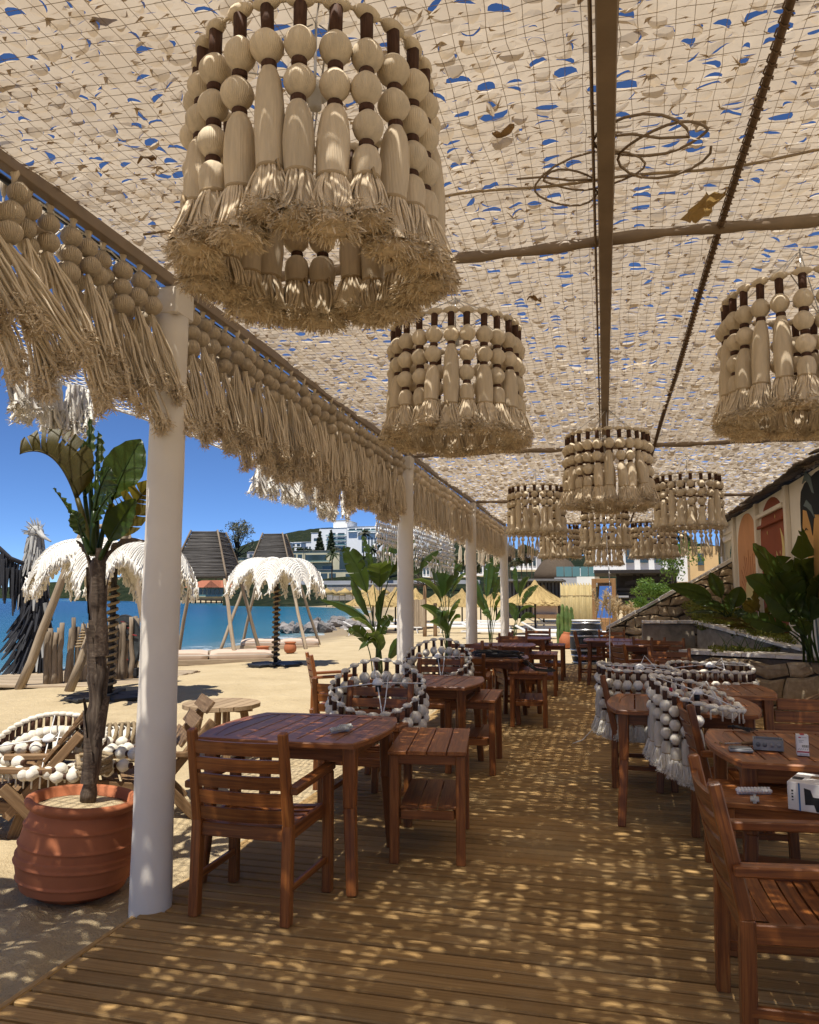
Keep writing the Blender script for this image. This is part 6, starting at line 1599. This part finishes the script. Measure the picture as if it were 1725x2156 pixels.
# sun loungers
def make_lounger():
    t = thing('sun_lounger', 'white sun lounger standing in rows beyond the deck', 'sun lounger', (0, 0, 0), 0, 'white sun loungers beyond the deck')
    MB().box((.25, 0, .33), (1.4, .58, .05), ch=.008).build('seat', WHITEP, t); MB().box((-.72, 0, .47), (.62, .58, .045), rot(0, .5, 0), ch=.008).build('backrest', WHITEP, t)
    for s in (-1, 1):
        MB().box((.0, s * .30, .28), (1.9, .04, .05), ch=.005).build('side_rail', WHITEP, t)
        for x in (-.75, .8): MB().bar((x, s * .29, 0), (x * .92, s * .29, .28), .035, .035, (0, 1, 0)).build('leg', WHITEP, t)
    return t
L0 = None
for (x, y, rz), lab in zip(((1025, 1345, 4), (1030, 1335, 3), (1030, 1327, 2), (1032, 1320, 4), (1150, 1357, 2), (1155, 1345, 5), (1150, 1335, 2), (1150, 1326, 4), (1160, 1319, 3), (1240, 1350, 2), (770, 1338, 20), (830, 1325, 12), (845, 1334, 10), (900, 1330, 6), (905, 1321, 8), (960, 1324, 5), (850, 1316, 8), (965, 1333, 4)), ['nearest white lounger between the third and fourth posts', 'second white lounger between the third and fourth posts', 'third white lounger back between the third and fourth posts', 'farthest white lounger between the third and fourth posts', 'nearest white lounger right of the fourth post', 'second white lounger right of the fourth post', 'third white lounger right of the fourth post', 'fourth white lounger right of the fourth post', 'farthest white lounger right of the fourth post, under the straw parasol', 'white lounger half hidden behind the barrel', 'white lounger at the water edge left of the second post', 'white lounger by the rocks left of the second post', 'white lounger touching the left side of the second post', 'white lounger just right of the second post, near one', 'white lounger just right of the second post, far one', 'white lounger left of the third post, far one', 'white lounger behind the second post near the rocks', 'white lounger left of the third post, near one']):
    p = ground_at(x, y)
    if L0 is None: L0 = make_lounger(); o = L0
    else: o = dup(L0)
    o['label'] = lab; o.location = p; o.rotation_euler = (0, 0, R(rz + (180 if rnd.random() < .3 else 0)))
# straw parasols
def make_straw():
    t = thing('straw_parasol', 'straw parasol', 'parasol'); g = random.Random(3); mb = MB()
    mb.lathe([(1.35, 1.72), (1.30, 1.78), (.95, 1.98), (.5, 2.25), (.16, 2.50), (.03, 2.72)], 60, smooth=False, fn=lambda a, i: 1 + .045 * math.sin(a * 9 + i) + .04 * math.sin(a * 29 + i * 2)); mb.build('thatch', STRAW, t)
    mb = MB()
    for k in range(420):
        a = g.uniform(0, 6.28); q = g.uniform(.1, 1); r0 = 1.30 * q; z0 = 2.62 - .86 * q ** .8; l_ = g.uniform(.2, .4); c, s = math.cos(a), math.sin(a)
        mb.add([(c * r0 - s * .012, s * r0 + c * .012, z0 + .04), (c * r0 + s * .012, s * r0 - c * .012, z0 + .04), (c * (r0 + l_), s * (r0 + l_), z0 - l_ * .50 + .05)], [[0, 1, 2]])
    o = mb.build('loose_straw', STRAW, t); o['kind'] = 'stuff'
    for k in range(14):
        a = k * 2 * PI / 14; MB().bar((.05 * math.cos(a), .05 * math.sin(a), 2.45), (1.28 * math.cos(a), 1.28 * math.sin(a), 1.75), .02, .025).build('rib', BROWNWOOD, t)
    tubev(MB(), (0, 0, -.3), (0, 0, 2.5), .045, .04).build('pole', DARKTIMBER, t); return t
S0 = None; sg = 'straw parasols on the beach'
for (x, yp, Y, lab) in ((1126, 1221, 33, 'nearest large straw parasol right of the fourth white post'), (1144, 1231, 38, 'straw parasol behind the nearest large one, to its right'), (1045, 1239, 42, 'straw parasol seen between the third and fourth white posts'), (1012, 1243, 46, 'straw parasol half hidden by the banana clump beside the third post'), (973, 1239, 42, 'straw parasol behind the third white post'), (925, 1240, 44, 'straw parasol behind the banana clump right of the second post'), (875, 1238, 40, 'straw parasol touching the right side of the second white post'), (833, 1236, 38, 'straw parasol left of the second white post, right one of a pair'), (786, 1231, 35, 'straw parasol left of the second white post, left one of a pair'), (800, 1243, 50, 'straw parasol behind the pair left of the second post')):
    p = at(x, yp, Y)
    if S0 is None: S0 = make_straw(); o = S0; o['label'] = lab; o['group'] = sg
    else: o = dup(S0, label=lab, group=sg)
    o.location = (p.x, p.y, p.z - 2.72); o.rotation_euler = (0, 0, rnd.uniform(0, 6))
mb = MB(); mb.lathe([(1.3, 1.7), (.6, 2.2), (.03, 2.6)], 10); mb.tube([(0, 0, -.3), (0, 0, 2.2)], .05, 5); fs = mb.mesh('straw_parasol', STRAW)
for k in range(10):
    p = at(690 + k * 13 + rnd.uniform(-3, 3), 1251 + (k % 3) * 2, 128 + 8 * (k % 3)); o = obj('straw_parasol', fs, None, (p.x, p.y, p.z - 1.9)); o.scale = (1.15, 1.15, 1.15); tag(o, 'tiny far straw parasol on the opposite shore below the stone wall', 'parasol', 'tiny straw parasols below the stone wall')

# ------------------------------------------------------------------ beyond the deck: barrel, cactus, reed screen, mirror, grasses
p = Vector((-.62, 18.25, -.07)); p = atz(1236, 1400, -.08); t = thing('barrel', 'black barrel with pale steel hoops and a white top at the end of the deck', 'barrel', (p.x, p.y + .3, -.08))
BARR = wood('tarred_stave', (.008, .008, .009), (.02, .019, .018), (.045, .042, .04), .5, .4)
def br(z): return .315 + .075 * math.sin(PI * z / 1.0)
for k in range(18):
    a = k * 2 * PI / 18; da = PI / 18 - .006; mb = MB(); P = []
    for z in np.linspace(0, 1.0, 9): P.append([(br(z) * math.cos(a + s_ * da), br(z) * math.sin(a + s_ * da), z) for s_ in (-1, 0, 1)])
    mb.grid(np.array(P)[::-1]); mb.build('stave', BARR, t)
for z in (.04, .20, .33, .66, .80, .96): MB().lathe([(br(z - .02) + .004, z - .022), (br(z - .02) + .008, z - .02), (br(z + .02) + .008, z + .02), (br(z + .02) + .004, z + .022)], 30).build('hoop', CHROME, t)
MB().lathe([(.30, .985), (.33, 1.0), (.34, 1.03), (.0, 1.035)], 30).build('barrel_top', WHITEP, t)
CACT = leafy('cactus_skin', (.09, .15, .04), (.16, .22, .06), (.2, .3, .05), .1, .5, 4)
def cactus(label, x, y, h, n, potted, s=1.0):
    p = ground_at(x, y); g = random.Random(int(x)); 
    if potted:
        t = thing('clay_jar', 'leaning clay jar at the foot of the ' + potted, 'jar', tuple(p)); MB().lathe([(.10, 0), (.19, .10), (.21, .25), (.15, .42), (.10, .47), (.12, .50), (.09, .50)], 18).build('jar_body', TERRA, t); t.rotation_euler = (0, R(8), 0)
    t = thing('cactus', label, 'cactus', (p.x, p.y + .25, p.z))
    for k in range(n):
        x0 = (k - (n - 1) / 2) * .13 * s; hh = h * g.uniform(.6, 1.0); mb = MB(); q = [(.05 * s, 0)] + [((.060 + .012 * math.sin(i * 1.4)) * s, hh * i / 14) for i in range(1, 14)] + [(.02 * s, hh)]
        mb.lathe(q, 10, c=(x0, g.uniform(-.05, .05), 0), fn=lambda a, i: 1 + .28 * math.cos(a * 5), smooth=False); mb.build('stem', CACT, t)
cactus('column cactus with several stems left of the barrel', 1190, 1366, 1.35, 4, 'cactus left of the barrel'); cactus('tall column cactus behind the barrel before the reed screen', 1224, 1345, 1.5, 4, None, 1.1)
def board(name, label, cat, x0, y0, x1, y1, Y, th=.06): 
    a, b = at(x0, y1, Y), at(x1, y0, Y); return a, b
a, b = board('', '', '', 1182, 1227, 1249, 1318, 25); t = thing('reed_screen', 'tall upright screen of yellow reeds left of the framed mirror', 'screen', ((a.x + b.x) / 2, 25, gz(a.x, 25)))
w_ = b.x - a.x; hh = b.z - gz(a.x, 25); n = 46
rm = []
for v in range(4): mb = MB(); mb.tube([(0, 0, 0), (.004 * v, 0, hh * .5), (0, 0, hh * (1 - .015 * v))], .014, 5); rm.append(mb.mesh('reed', REED))
for k in range(n): obj('reed', rm[k % 4], t, (-w_ / 2 + w_ * (k + .5) / n, rnd.uniform(-.01, .01), 0))
for z in (.3, .8): MB().tube([(-w_ / 2, -.018, hh * z), (w_ / 2, -.018, hh * z)], .006, 5).build('wire', BROWNWOOD, t)
MIRF = wood('pine_frame', (.20, .10, .04), (.34, .18, .07), (.46, .28, .13), .6, .3)
a, b = at(1248, 1310, 24.4), at(1297, 1218, 24.4); t = thing('framed_mirror', 'standing mirror in a wide wooden frame reflecting blue sky, beside the reeds', 'mirror', ((a.x + b.x) / 2, 24.4, a.z), R(-14))
w_, hh = b.x - a.x, b.z - a.z
for s in (-1, 1): MB().box((s * (w_ / 2 - .06), 0, hh / 2), (.13, .06, hh), ch=.008).build('frame_side', MIRF, t)
for z in (.065, hh - .065): MB().box((0, .002, z), (w_ - .26, .055, .13), ch=.008).build('frame_rail', MIRF, t)
MIR = M('mirror_glass').col((.85, .88, .9), .03, .5, 1.0).m; MB().add([(-w_ / 2 + .12, .0, .12), (w_ / 2 - .12, .0, .12), (w_ / 2 - .12, .22, hh - .12), (-w_ / 2 + .12, .22, hh - .12)], [[0, 1, 2, 3]]).build('mirror_glass', MIR, t)
p = ground_at(1283, 1345); t = thing('wood_planter', 'rough wooden trough planter right of the barrel', 'planter', tuple(p), R(10)); MB().box((0, 0, .40), (.5, .4, .72), rot(0, .12, 0), ch=.02).build('trough', MIRF, t)
PAMP = leafy('pampas_plume', (.42, .31, .16), (.60, .47, .28), (.6, .45, .25), .35, .8, 3)
def plumes(label, xs_, Y, zb, h, n, seed):
    g = random.Random(seed); t = thing('pampas_grass', label, 'grass plant', (0, 0, 0), 0, 'dry pampas grasses')
    for k in range(n):
        x = xs_[0] + (xs_[1] - xs_[0]) * (k + g.random()) / n; b_ = np.array(at(x, zb, Y)); tp = b_ + [g.gauss(.0, .14), g.gauss(0, .1), h * g.uniform(.65, 1.05)]; mb = MB(); mb.tube([b_, (b_ + tp) / 2, tp], .007, 4)
        for q in range(70):
            s_ = g.uniform(.45, 1.05); c = b_ + (tp - b_) * s_; r_ = .10 * math.sin(PI * min(1, max(0, (s_ - .42) / .66))) + .015; d = np.array([g.gauss(0, 1), g.gauss(0, 1), .6 + g.random()]); d = unit(d); e = c + d * (r_ + .05); sd = unit(np.cross(d, [g.gauss(0, 1), g.gauss(0, 1), 0])) * .012; mb.add([c - sd, c + sd, e], [[0, 1, 2]])
        mb.build('plume', PAMP, t)
plumes('cream pampas plumes before the framed mirror', (1252, 1300), 22.5, 1320, 1.0, 10, 4); plumes('lower dry grasses right of the mirror above the stair wall', (1290, 1335), 22.0, 1318, .65, 12, 5)
# dark pergola bar, white house with glass balustrade
t = thing('dark_pergola', 'black timber pergola bar with a flat dark roof, behind the stair wall', 'pergola'); Yp = 31
def bxp(x0, y0, x1, y1, Y, d, nm, m_, par, yo=0): a, b = at(x0, y1, Y), at(x1, y0, Y); return MB().box(((a.x + b.x) / 2, Y + d / 2 + yo, (a.z + b.z) / 2), (abs(b.x - a.x), d, abs(b.z - a.z))).build(nm, m_, par)
bxp(1252, 1201, 1425, 1209, Yp, 5.0, 'roof', DARKTIMBER, t, -1.2); bxp(1300, 1209, 1425, 1272, Yp + 3.0, .1, 'back_wall', DARKTIMBER, t)
for x in (1300, 1335, 1350, 1385, 1420): bxp(x, 1209, x + 5, 1275, Yp, .14, 'post', DARKTIMBER, t)
for y in (1238, 1247, 1256, 1264): bxp(1296, y, 1400, y + 5, Yp, .06, 'rail', wood('grey_brown_rail', (.03, .026, .022), (.07, .06, .05), (.12, .10, .085), .7, .3), t, -.12)
bxp(1294, 1254, 1324, 1258, Yp - .6, .5, 'counter', WHITEP, t); MB().bar(at(1318, 1228, Yp - .3), at(1412, 1214, Yp - .3), .12, .14).build('brace', DARKTIMBER, t); bxp(1296, 1266, 1420, 1285, Yp + .2, .5, 'plinth', MORTAR, t)
t = thing('white_house', 'white house and terrace with a glass balustrade above the dark pergola', 'house'); bxp(1250, 1150, 1300, 1201, 40, 6, 'wall', WHITEWALL, t); bxp(1300, 1140, 1420, 1203, 40, 6.5, 'wall', WHITEWALL, t, -.3)
bxp(1215, 1214, 1262, 1232, 42, 6, 'terrace_wall', WHITEWALL, t); bxp(1168, 1216, 1215, 1234, 44, 6, 'terrace_wall', GREYWALL, t)
for k in range(5): bxp(1172 + k * 17, 1193, 1187 + k * 17, 1214, 41.5, .03, 'balustrade_pane', GREENGLASS, t)
for k in range(3): bxp(1222 + k * 10, 1196, 1228 + k * 10, 1213, 42.6, .5, 'terrace_chair', WHITEP, t)
for k in range(3): bxp(1318 + k * 30, 1152, 1334 + k * 30, 1185, 39.5, .1, 'window', GLASS, t)
for k in range(6): MB().bar(at(1252 + k * 7, 1206, 38), at(1262 + k * 7, 1178, 38), .06, .10).build('slanted_fin', WHITEWALL, t)
t = thing('yellow_house', 'small ochre house with blue shutters glimpsed above the stair wall', 'house'); bxp(1455, 1150, 1512, 1240, 36, 4, 'wall', paint('ochre_render', (.62, .42, .20)), t); bxp(1425, 1170, 1458, 1225, 37, 4, 'side_wall', WHITEWALL, t); bxp(1470, 1165, 1482, 1190, 35.9, .08, 'window', GLASS, t)
t = thing('cabana', 'grey slatted beach cabana with a curtained daybed behind the straw parasols', 'cabana'); CAB = plain('grey_timber_paint', (.16, .155, .15), .7, .3, vary=.4)
bxp(1060, 1219, 1185, 1224, 38, 4, 'roof', CAB, t, -.6)
for k in range(16): bxp(1066 + k * 7.5, 1224, 1069 + k * 7.5, 1300, 39, .08, 'slat', CAB, t)
bxp(1062, 1224, 1184, 1302, 41.2, .1, 'back_wall', DARKTIMBER, t); bxp(1122, 1270, 1172, 1296, 37, 1.2, 'daybed', CUSH, t); bxp(1120, 1294, 1175, 1302, 36.8, 1.5, 'bed_base', BROWNWOOD, t)
t = thing('thatched_roof', 'dark drooping thatched roof behind the cabana, under the lamps', 'hut'); mb = MB(); c = at(1172, 1205, 50); mb.lathe([(1.5, -.5), (1.4, .0), (.9, .7), (.1, 1.1)], 14, c=tuple(c), fn=lambda a, i: 1 + .08 * math.sin(a * 7)); mb.build('thatch', BARK, t); tubev(MB(), (c.x, c.y, -.2), (c.x, c.y, c.z), .1, .1).build('post', BARK, t)
t = thing('bark_screen', 'short faded panel of split bark behind the second white post', 'screen'); a, b = at(868, 1320, 26), at(896, 1262, 26)
for k in range(12): MB().box((a.x + (b.x - a.x) * (k + .5) / 12, 26 + rnd.uniform(-.03, .03), (a.z + b.z) / 2), ((b.x - a.x) / 12 * .9, .04, (b.z - a.z) * rnd.uniform(.95, 1.03))).build('bark_strip', POLEWOOD, t)
for k, (x, y1, lab) in enumerate(((895, 1232, 'bare timber post with a ragged thatch top beside the second white post'), (917, 1270, 'short bare timber post behind the banana clump'), (993, 1262, 'slim timber post behind the third white post'))):
    p = ground_at(x, 1340); q = at(x, y1, p.y); t = thing('timber_post', lab, 'post', tuple(p)); tubev(MB(), (0, 0, -.1), (0, 0, q.z - p.z), .085, .075).build('shaft', BROWNWOOD, t)
    if k == 0: mb = MB(); g = random.Random(4); [mb.tube([(0, 0, q.z - p.z), (g.gauss(0, .5), g.gauss(0, .3), q.z - p.z + g.uniform(-.1, .45))], .012, 3) for _ in range(60)]; mb.build('ragged_thatch', BARK, t)

# ------------------------------------------------------------------ far shore: terraces, buildings, walls, trees
ridge('hillside', 330, [(470, 1236), (530, 1215), (600, 1200), (680, 1196), (760, 1185), (860, 1170), (1000, 1168), (1150, 1175), (1300, 1170), (1460, 1150), (1700, 1150)], 185, 100, 5)
def bld(name, label, blocks, wins, Y, wall, d=9.0, rails=(), roof=None):
    t = thing(name, label, 'building')
    for (x0, y0, x1, y1, yo) in blocks:
        bxp(x0, y0, x1, y1, Y + yo, d, 'wall', wall, t)
        bxp(x0 - 1, y0 - 1.4, x1 + 1, y0, Y + yo - .3, d, 'roof_slab', roof or wall, t)
    for (x0, y0, x1, y1, nx, ny, yo, gx, gy) in wins:
        for i in range(nx):
            for j in range(ny):
                a = x0 + (x1 - x0) * (i + gx / 2) / nx; b = x0 + (x1 - x0) * (i + 1 - gx / 2) / nx; c = y0 + (y1 - y0) * (j + gy / 2) / ny; e = y0 + (y1 - y0) * (j + 1 - gy / 2) / ny
                bxp(a, c, b, e, Y + yo - .12, .2, 'window', GLASS, t)
    for (x0, y0, x1, yo) in rails: bxp(x0, y0, x1, y0 + 3.2, Y + yo - 1.6, .15, 'balcony_rail', GREENGLASS, t); bxp(x0, y0 + 3.2, x1, y0 + 4.6, Y + yo - 1.7, 1.8, 'balcony_slab', wall, t)
    return t
bld('white_hotel', 'big white stepped hotel with glass balconies on the hill', [(620, 1142, 660, 1172, 20), (655, 1122, 700, 1172, 12), (672, 1112, 730, 1172, 6), (702, 1096, 731, 1113, 10), (730, 1109, 800, 1172, 2), (752, 1118, 860, 1178, -8), (800, 1105, 870, 1172, 4), (860, 1112, 930, 1178, 0)],
    [(624, 1150, 656, 1158, 5, 1, 20, .4, .2), (660, 1132, 698, 1140, 4, 1, 12, .2, .3), (690, 1120, 728, 1160, 2, 4, 6, .25, .4), (734, 1112, 796, 1117, 4, 1, 2, .15, .2), (760, 1130, 800, 1165, 6, 1, -8, .55, .1), (812, 1124, 858, 1170, 2, 4, -8, .35, .45), (804, 1108, 868, 1114, 5, 1, 4, .2, .3)], 480, WHITEWALL, 22,
    [(686, 1125, 729, 6), (686, 1135, 729, 6), (686, 1145, 729, 6), (732, 1115, 798, 2), (752, 1117, 860, -8), (808, 1130, 860, -8), (808, 1141, 860, -8), (808, 1152, 860, -8)])
bld('yellow_villa', 'pale yellow terraced villas with dark balconies above the shore road', [(495, 1175, 560, 1224, 4), (530, 1168, 610, 1222, 0), (605, 1160, 715, 1216, -4)], [(500, 1180, 556, 1218, 4, 2, 4, .45, .4), (566, 1172, 604, 1182, 3, 1, 0, .3, .2), (566, 1190, 604, 1214, 3, 1, 0, .35, .3), (640, 1166, 690, 1182, 1, 1, -4, .1, .2), (612, 1166, 638, 1178, 2, 1, -4, .3, .2), (632, 1190, 668, 1210, 2, 1, -4, .25, .2), (674, 1190, 706, 1210, 1, 1, -4, .3, .2)], 235, CREAMWALL, 8, [(636, 1180, 694, -4), (532, 1185, 606, 0)], GREYWALL)
bld('arched_pavilion', 'small yellow pavilion with dark arched openings and a grey roof', [(668, 1200, 762, 1228, -10)], [(674, 1206, 690, 1226, 1, 1, -10, .1, .1), (692, 1206, 708, 1226, 1, 1, -10, .1, .1), (726, 1206, 742, 1226, 1, 1, -10, .2, .2)], 225, CREAMWALL, 6, (), GREYWALL)
t = bld('waterside_kiosk', 'red roofed waterside kiosk across the bay', [(396, 1236, 500, 1260, 0)], [(400, 1240, 498, 1256, 11, 1, 0, .3, .1)], 245, CREAMWALL, 7, [(394, 1252, 502, 0)], REDROOF)
a, b, c = at(390, 1237, 244), at(506, 1237, 244), at(448, 1222, 250); mb = MB()
mb.add([(a.x, 243, a.z), (b.x, 243, b.z), (b.x - 3, 250, c.z), (a.x + 3, 250, c.z), (a.x, 257, a.z), (b.x, 257, b.z)], [[0, 1, 2, 3], [3, 2, 5, 4], [0, 3, 4], [1, 5, 2]]); mb.build('roof', REDROOF, t)
a, b, c = at(430, 1237, 242.5), at(464, 1237, 242.5), at(447, 1222.5, 243); MB().add([(a.x, 242, a.z), (b.x, 242, b.z), (c.x, 242, c.z), (c.x, 250, c.z), (a.x, 250, a.z), (b.x, 250, b.z)], [[0, 1, 2], [0, 2, 3, 4], [1, 5, 3, 2]]).build('gable', REDROOF, t)
bld('grey_villa', 'flat roofed grey house beside the pale tree on the far shore', [(520, 1162, 560, 1178, 0), (505, 1180, 545, 1192, -3)], [(524, 1166, 556, 1174, 4, 1, 0, .3, .2)], 270, GREYWALL, 8)
for (x0, y0, x1, y1, Y, lab) in ((588, 1144, 606, 1153, 420, 'small white house low on the hill, left one'), (612, 1143, 634, 1152, 430, 'small white house low on the hill beside the hotel'), (640, 1160, 668, 1170, 380, 'long low white house below the hotel'), (940, 1190, 985, 1215, 150, 'white house wall behind the second and third posts'), (1000, 1185, 1050, 1212, 140, 'grey and white house behind the third post'), (890, 1190, 905, 1215, 120, 'narrow white gate pillar behind the dark banana leaf'), (1075, 1165, 1130, 1200, 110, 'white gabled house under the far valance')):
    bld('far_house', lab, [(x0, y0, x1, y1, 0)], [(x0, y0, x1, y1, max(2, int((x1 - x0) / 8)), 1, 0, .4, .5)], Y, WHITEWALL, 8)
t = thing('sea_wall', 'long low pale promenade wall above the far beach', 'wall'); bxp(600, 1221, 1010, 1231, 170, 1.0, 'wall', plain('pale_concrete', (.36, .36, .37), .9, .1, nz=.15, scale=.2), t)
t = thing('stone_wall', 'grey stone retaining wall behind the tiny straw parasols', 'stone wall'); bxp(688, 1230, 858, 1264, 146, 1.0, 'wall', GREYSTONE, t); bxp(688, 1228, 858, 1231, 145.8, 1.4, 'coping', GREYWALL, t)
t = thing('jetty', 'dark wooden jetty below the red roofed kiosk', 'jetty'); bxp(384, 1260, 520, 1264, 232, 6, 'deck', BARK, t)
for k in range(12): bxp(388 + k * 11, 1264, 390 + k * 11, 1270, 233, .4, 'pile', DARKTIMBER, t)
def tree(name, label, x, yb, ytop, Y, wpx, mat=FOLI, n=1500, dens=1.0, shape='round', grp=None, leafm=.55, zb=None):
    b = at(x, yb, Y); tp = at(x, ytop, Y); h = tp.z - b.z; w_ = wpx * Y / 1620 / 1.0; g = random.Random(int(x * 7 + ytop)); t = thing(name, label, 'tree', (b.x, b.y, b.z), 0, grp)
    mb = MB(); tubev(mb, (0, 0, -1), (g.gauss(0, .02) * h, 0, h * (.9 if shape == 'cone' else .62)), h * .022, h * .008, 6, h * .008, int(x)); bx = []
    if shape == 'cone': bx = [(0, 0, h * (.12 + .10 * k), w_ * .5 * (1 - k / 9.2), w_ * .5 * (1 - k / 9.2), h * .075) for k in range(9)]
    else:
        for k in range(int(13 * dens)):
            a = g.uniform(0, 6.28); r_ = w_ * .40 * math.sqrt(g.random()); z = h * (.38 + .54 * g.random() ** .8); q = (1.1 - abs(z / h - .62) * 1.3); c = np.array([r_ * math.cos(a) * q, r_ * math.sin(a) * q, z]); s_ = w_ * g.uniform(.10, .20); bx.append((*c, s_, s_, s_ * .75)); mb.tube([(0, 0, h * .3 + z * .2), tuple(c * .6 + [0, 0, z * .25]), tuple(c)], [h * .012, h * .007, h * .003], 4)
    mb.build('trunk', BARK, t); obj('crown', leaf_cloud('crown', bx, n, leafm * Y / 250, mat, int(x) + int(Y)), t); return t
tree('pale_tree', 'tall airy greyish tree rising behind the nearer hut', 496, 1230, 1094, 200, 100, FOLIO, 2100, 2.0, leafm=.34)
tree('dark_cypress', 'dark conical cypress before the hotel, left of a pair', 673, 1180, 1118, 300, 30, FOLI, 1500, shape='cone'); tree('dark_cypress', 'dark conical cypress before the hotel, right of a pair', 697, 1180, 1116, 300, 26, FOLI, 1500, shape='cone')
gt = 'leafy trees on the far shore'; k = 0
TREEL = ['dark bushy tree above the red kiosk roof, between the two huts', 'low dark tree right of the tall pale tree', 'small tree left of the red roofed kiosk', 'tree on the slope left of the hotel, below the bare hill', 'dark tree at the left foot of the white hotel', 'greyish tree in front of the hotel centre', 'dark tree beside the arched pavilion, left', 'tree behind the arched pavilion, right', 'grey-green tree left of the second white post, below the hotel', 'broad dark tree just right of the second white post', 'dark tree behind the white bobbin net, centre', 'dark tree behind the white bobbin net, right part', 'tree just left of the third white post', 'greyish tree between the third and fourth white posts', 'round bush on the shore just above the water left of the stone wall', 'round tree beside the yellow villas, left end', 'tree behind the fourth white post', 'round bush on the far headland, left one', 'round bush on the far headland, right one', 'tree behind the thatched roof under the far lamps', 'tree behind the white house with the balustrade', 'tall tree above the stair wall beside the ochre house']
for (x, yb, yt, Y, wp, m_) in ((455, 1235, 1165, 260, 60, FOLI), (520, 1230, 1190, 250, 50, FOLI), (400, 1240, 1205, 270, 45, FOLI), (585, 1185, 1150, 320, 45, FOLI), (640, 1190, 1150, 320, 46, FOLI), (720, 1200, 1155, 290, 50, FOLIO), (650, 1225, 1195, 222, 40, FOLI), (750, 1215, 1165, 250, 46, FOLI), (820, 1220, 1150, 200, 60, FOLIO), (880, 1240, 1150, 140, 90, FOLI), (930, 1235, 1160, 130, 60, FOLI), (985, 1235, 1165, 120, 60, FOLI), (1040, 1230, 1160, 110, 55, FOLI), (1075, 1225, 1150, 100, 50, FOLIO), (620, 1248, 1228, 190, 40, FOLI), (560, 1240, 1212, 230, 40, FOLI), (1110, 1215, 1150, 90, 50, FOLI), (300, 1246, 1228, 400, 40, FOLI), (350, 1246, 1222, 380, 46, FOLI), (1180, 1200, 1130, 80, 60, FOLI), (1240, 1190, 1120, 80, 60, FOLI), (1440, 1210, 1110, 60, 70, FOLI)):
    k += 1; tree('leafy_tree', TREEL[k - 1], x, yb, yt, Y, wp, m_, 1100, grp=gt)
def palm(label, x, yb, yt, Y, grp='palms of the far shore'):
    b = at(x, yb, Y); tp = at(x, yt, Y); h = tp.z - b.z; t = thing('palm_tree', label, 'palm', tuple(b), 0, grp); g = random.Random(int(x)); tubev(MB(), (0, 0, -1), (.02 * h, 0, h), h * .022, h * .016, 6, .004 * h, int(x)).build('trunk', BARK, t); mb = MB()
    for k in range(26):
        a = g.uniform(0, 6.28); e = g.uniform(-.6, 1.2); L_ = h * .26 * g.uniform(.8, 1.2) ; P = []
        for i in range(5): s_ = i / 4; c = np.array([.02 * h + math.cos(a) * L_ * s_ * math.cos(e * .8), math.sin(a) * L_ * s_ * math.cos(e * .8), h + L_ * (s_ * math.sin(e) - .5 * s_ * s_)]); w2 = L_ * .13 * math.sin(PI * (.15 + .8 * s_)); P.append([c + [-math.sin(a) * w2, math.cos(a) * w2, -.5 * w2], c, c + [math.sin(a) * w2, -math.cos(a) * w2, -.5 * w2]])
        mb.grid(np.array(P))
    mb.build('frond', FOLIO if int(x) % 2 else FOLI, t)
for (x, yb, yt, Y), lab in zip(((698, 1245, 1165, 190), (746, 1240, 1170, 180), (782, 1240, 1155, 170), (808, 1240, 1140, 165), (765, 1190, 1122, 330), (915, 1235, 1150, 120), (955, 1235, 1170, 110), (1020, 1230, 1160, 100), (1062, 1230, 1150, 95), (1098, 1220, 1165, 90), (1120, 1215, 1160, 85)), ['slim palm before the yellow villas', 'slim palm beside the arched pavilion', 'tall palm left of the second white post', 'tallest palm of the far shore, touching the second white post', 'palm standing high beside the white hotel', 'palm behind the dark banana leaf right of the second post', 'palm under the white bobbin net', 'palm left of the third white post', 'palm right of the third white post', 'palm right of the fourth white post', 'palm beside the white gabled house under the far valance']): palm(lab, x, yb, yt, Y)
def bush(name, label, x, yb, Y, w_, h, mat, n, s_): b = at(x, yb, Y); t = thing(name, label, 'shrub', tuple(b)); g = random.Random(int(x)); obj('foliage', leaf_cloud('foliage', [(g.gauss(0, w_ * .25), g.gauss(0, w_ * .2), h * g.uniform(.3, .85), w_ * .28, w_ * .28, h * .25) for _ in range(10)], n, s_, mat, int(x)), t); tubev(MB(), (0, 0, -.3), (0, 0, h * .6), .03, .02).build('stem', BARK, t)
bush('bamboo', 'loose light green bamboo above the stair wall', 1418, 1245, 26, 1.1, 1.6, FOLIG, 900, .05); bush('feathery_shrub', 'bright feathery green shrub behind the stair coping', 1382, 1272, 24, 1.1, .75, FOLIG, 2200, .035); bush('feathery_shrub', 'second bright green shrub low behind the stair coping, left', 1345, 1290, 23, .6, .45, FOLIG, 900, .035)
t = thing('sky_beacon', 'slim dark lamp post on the shore road left of the hotel', 'lamp post'); tubev(MB(), at(640, 1225, 230), at(640, 1150, 230), .12, .08).build('shaft', DARKMETAL, t)
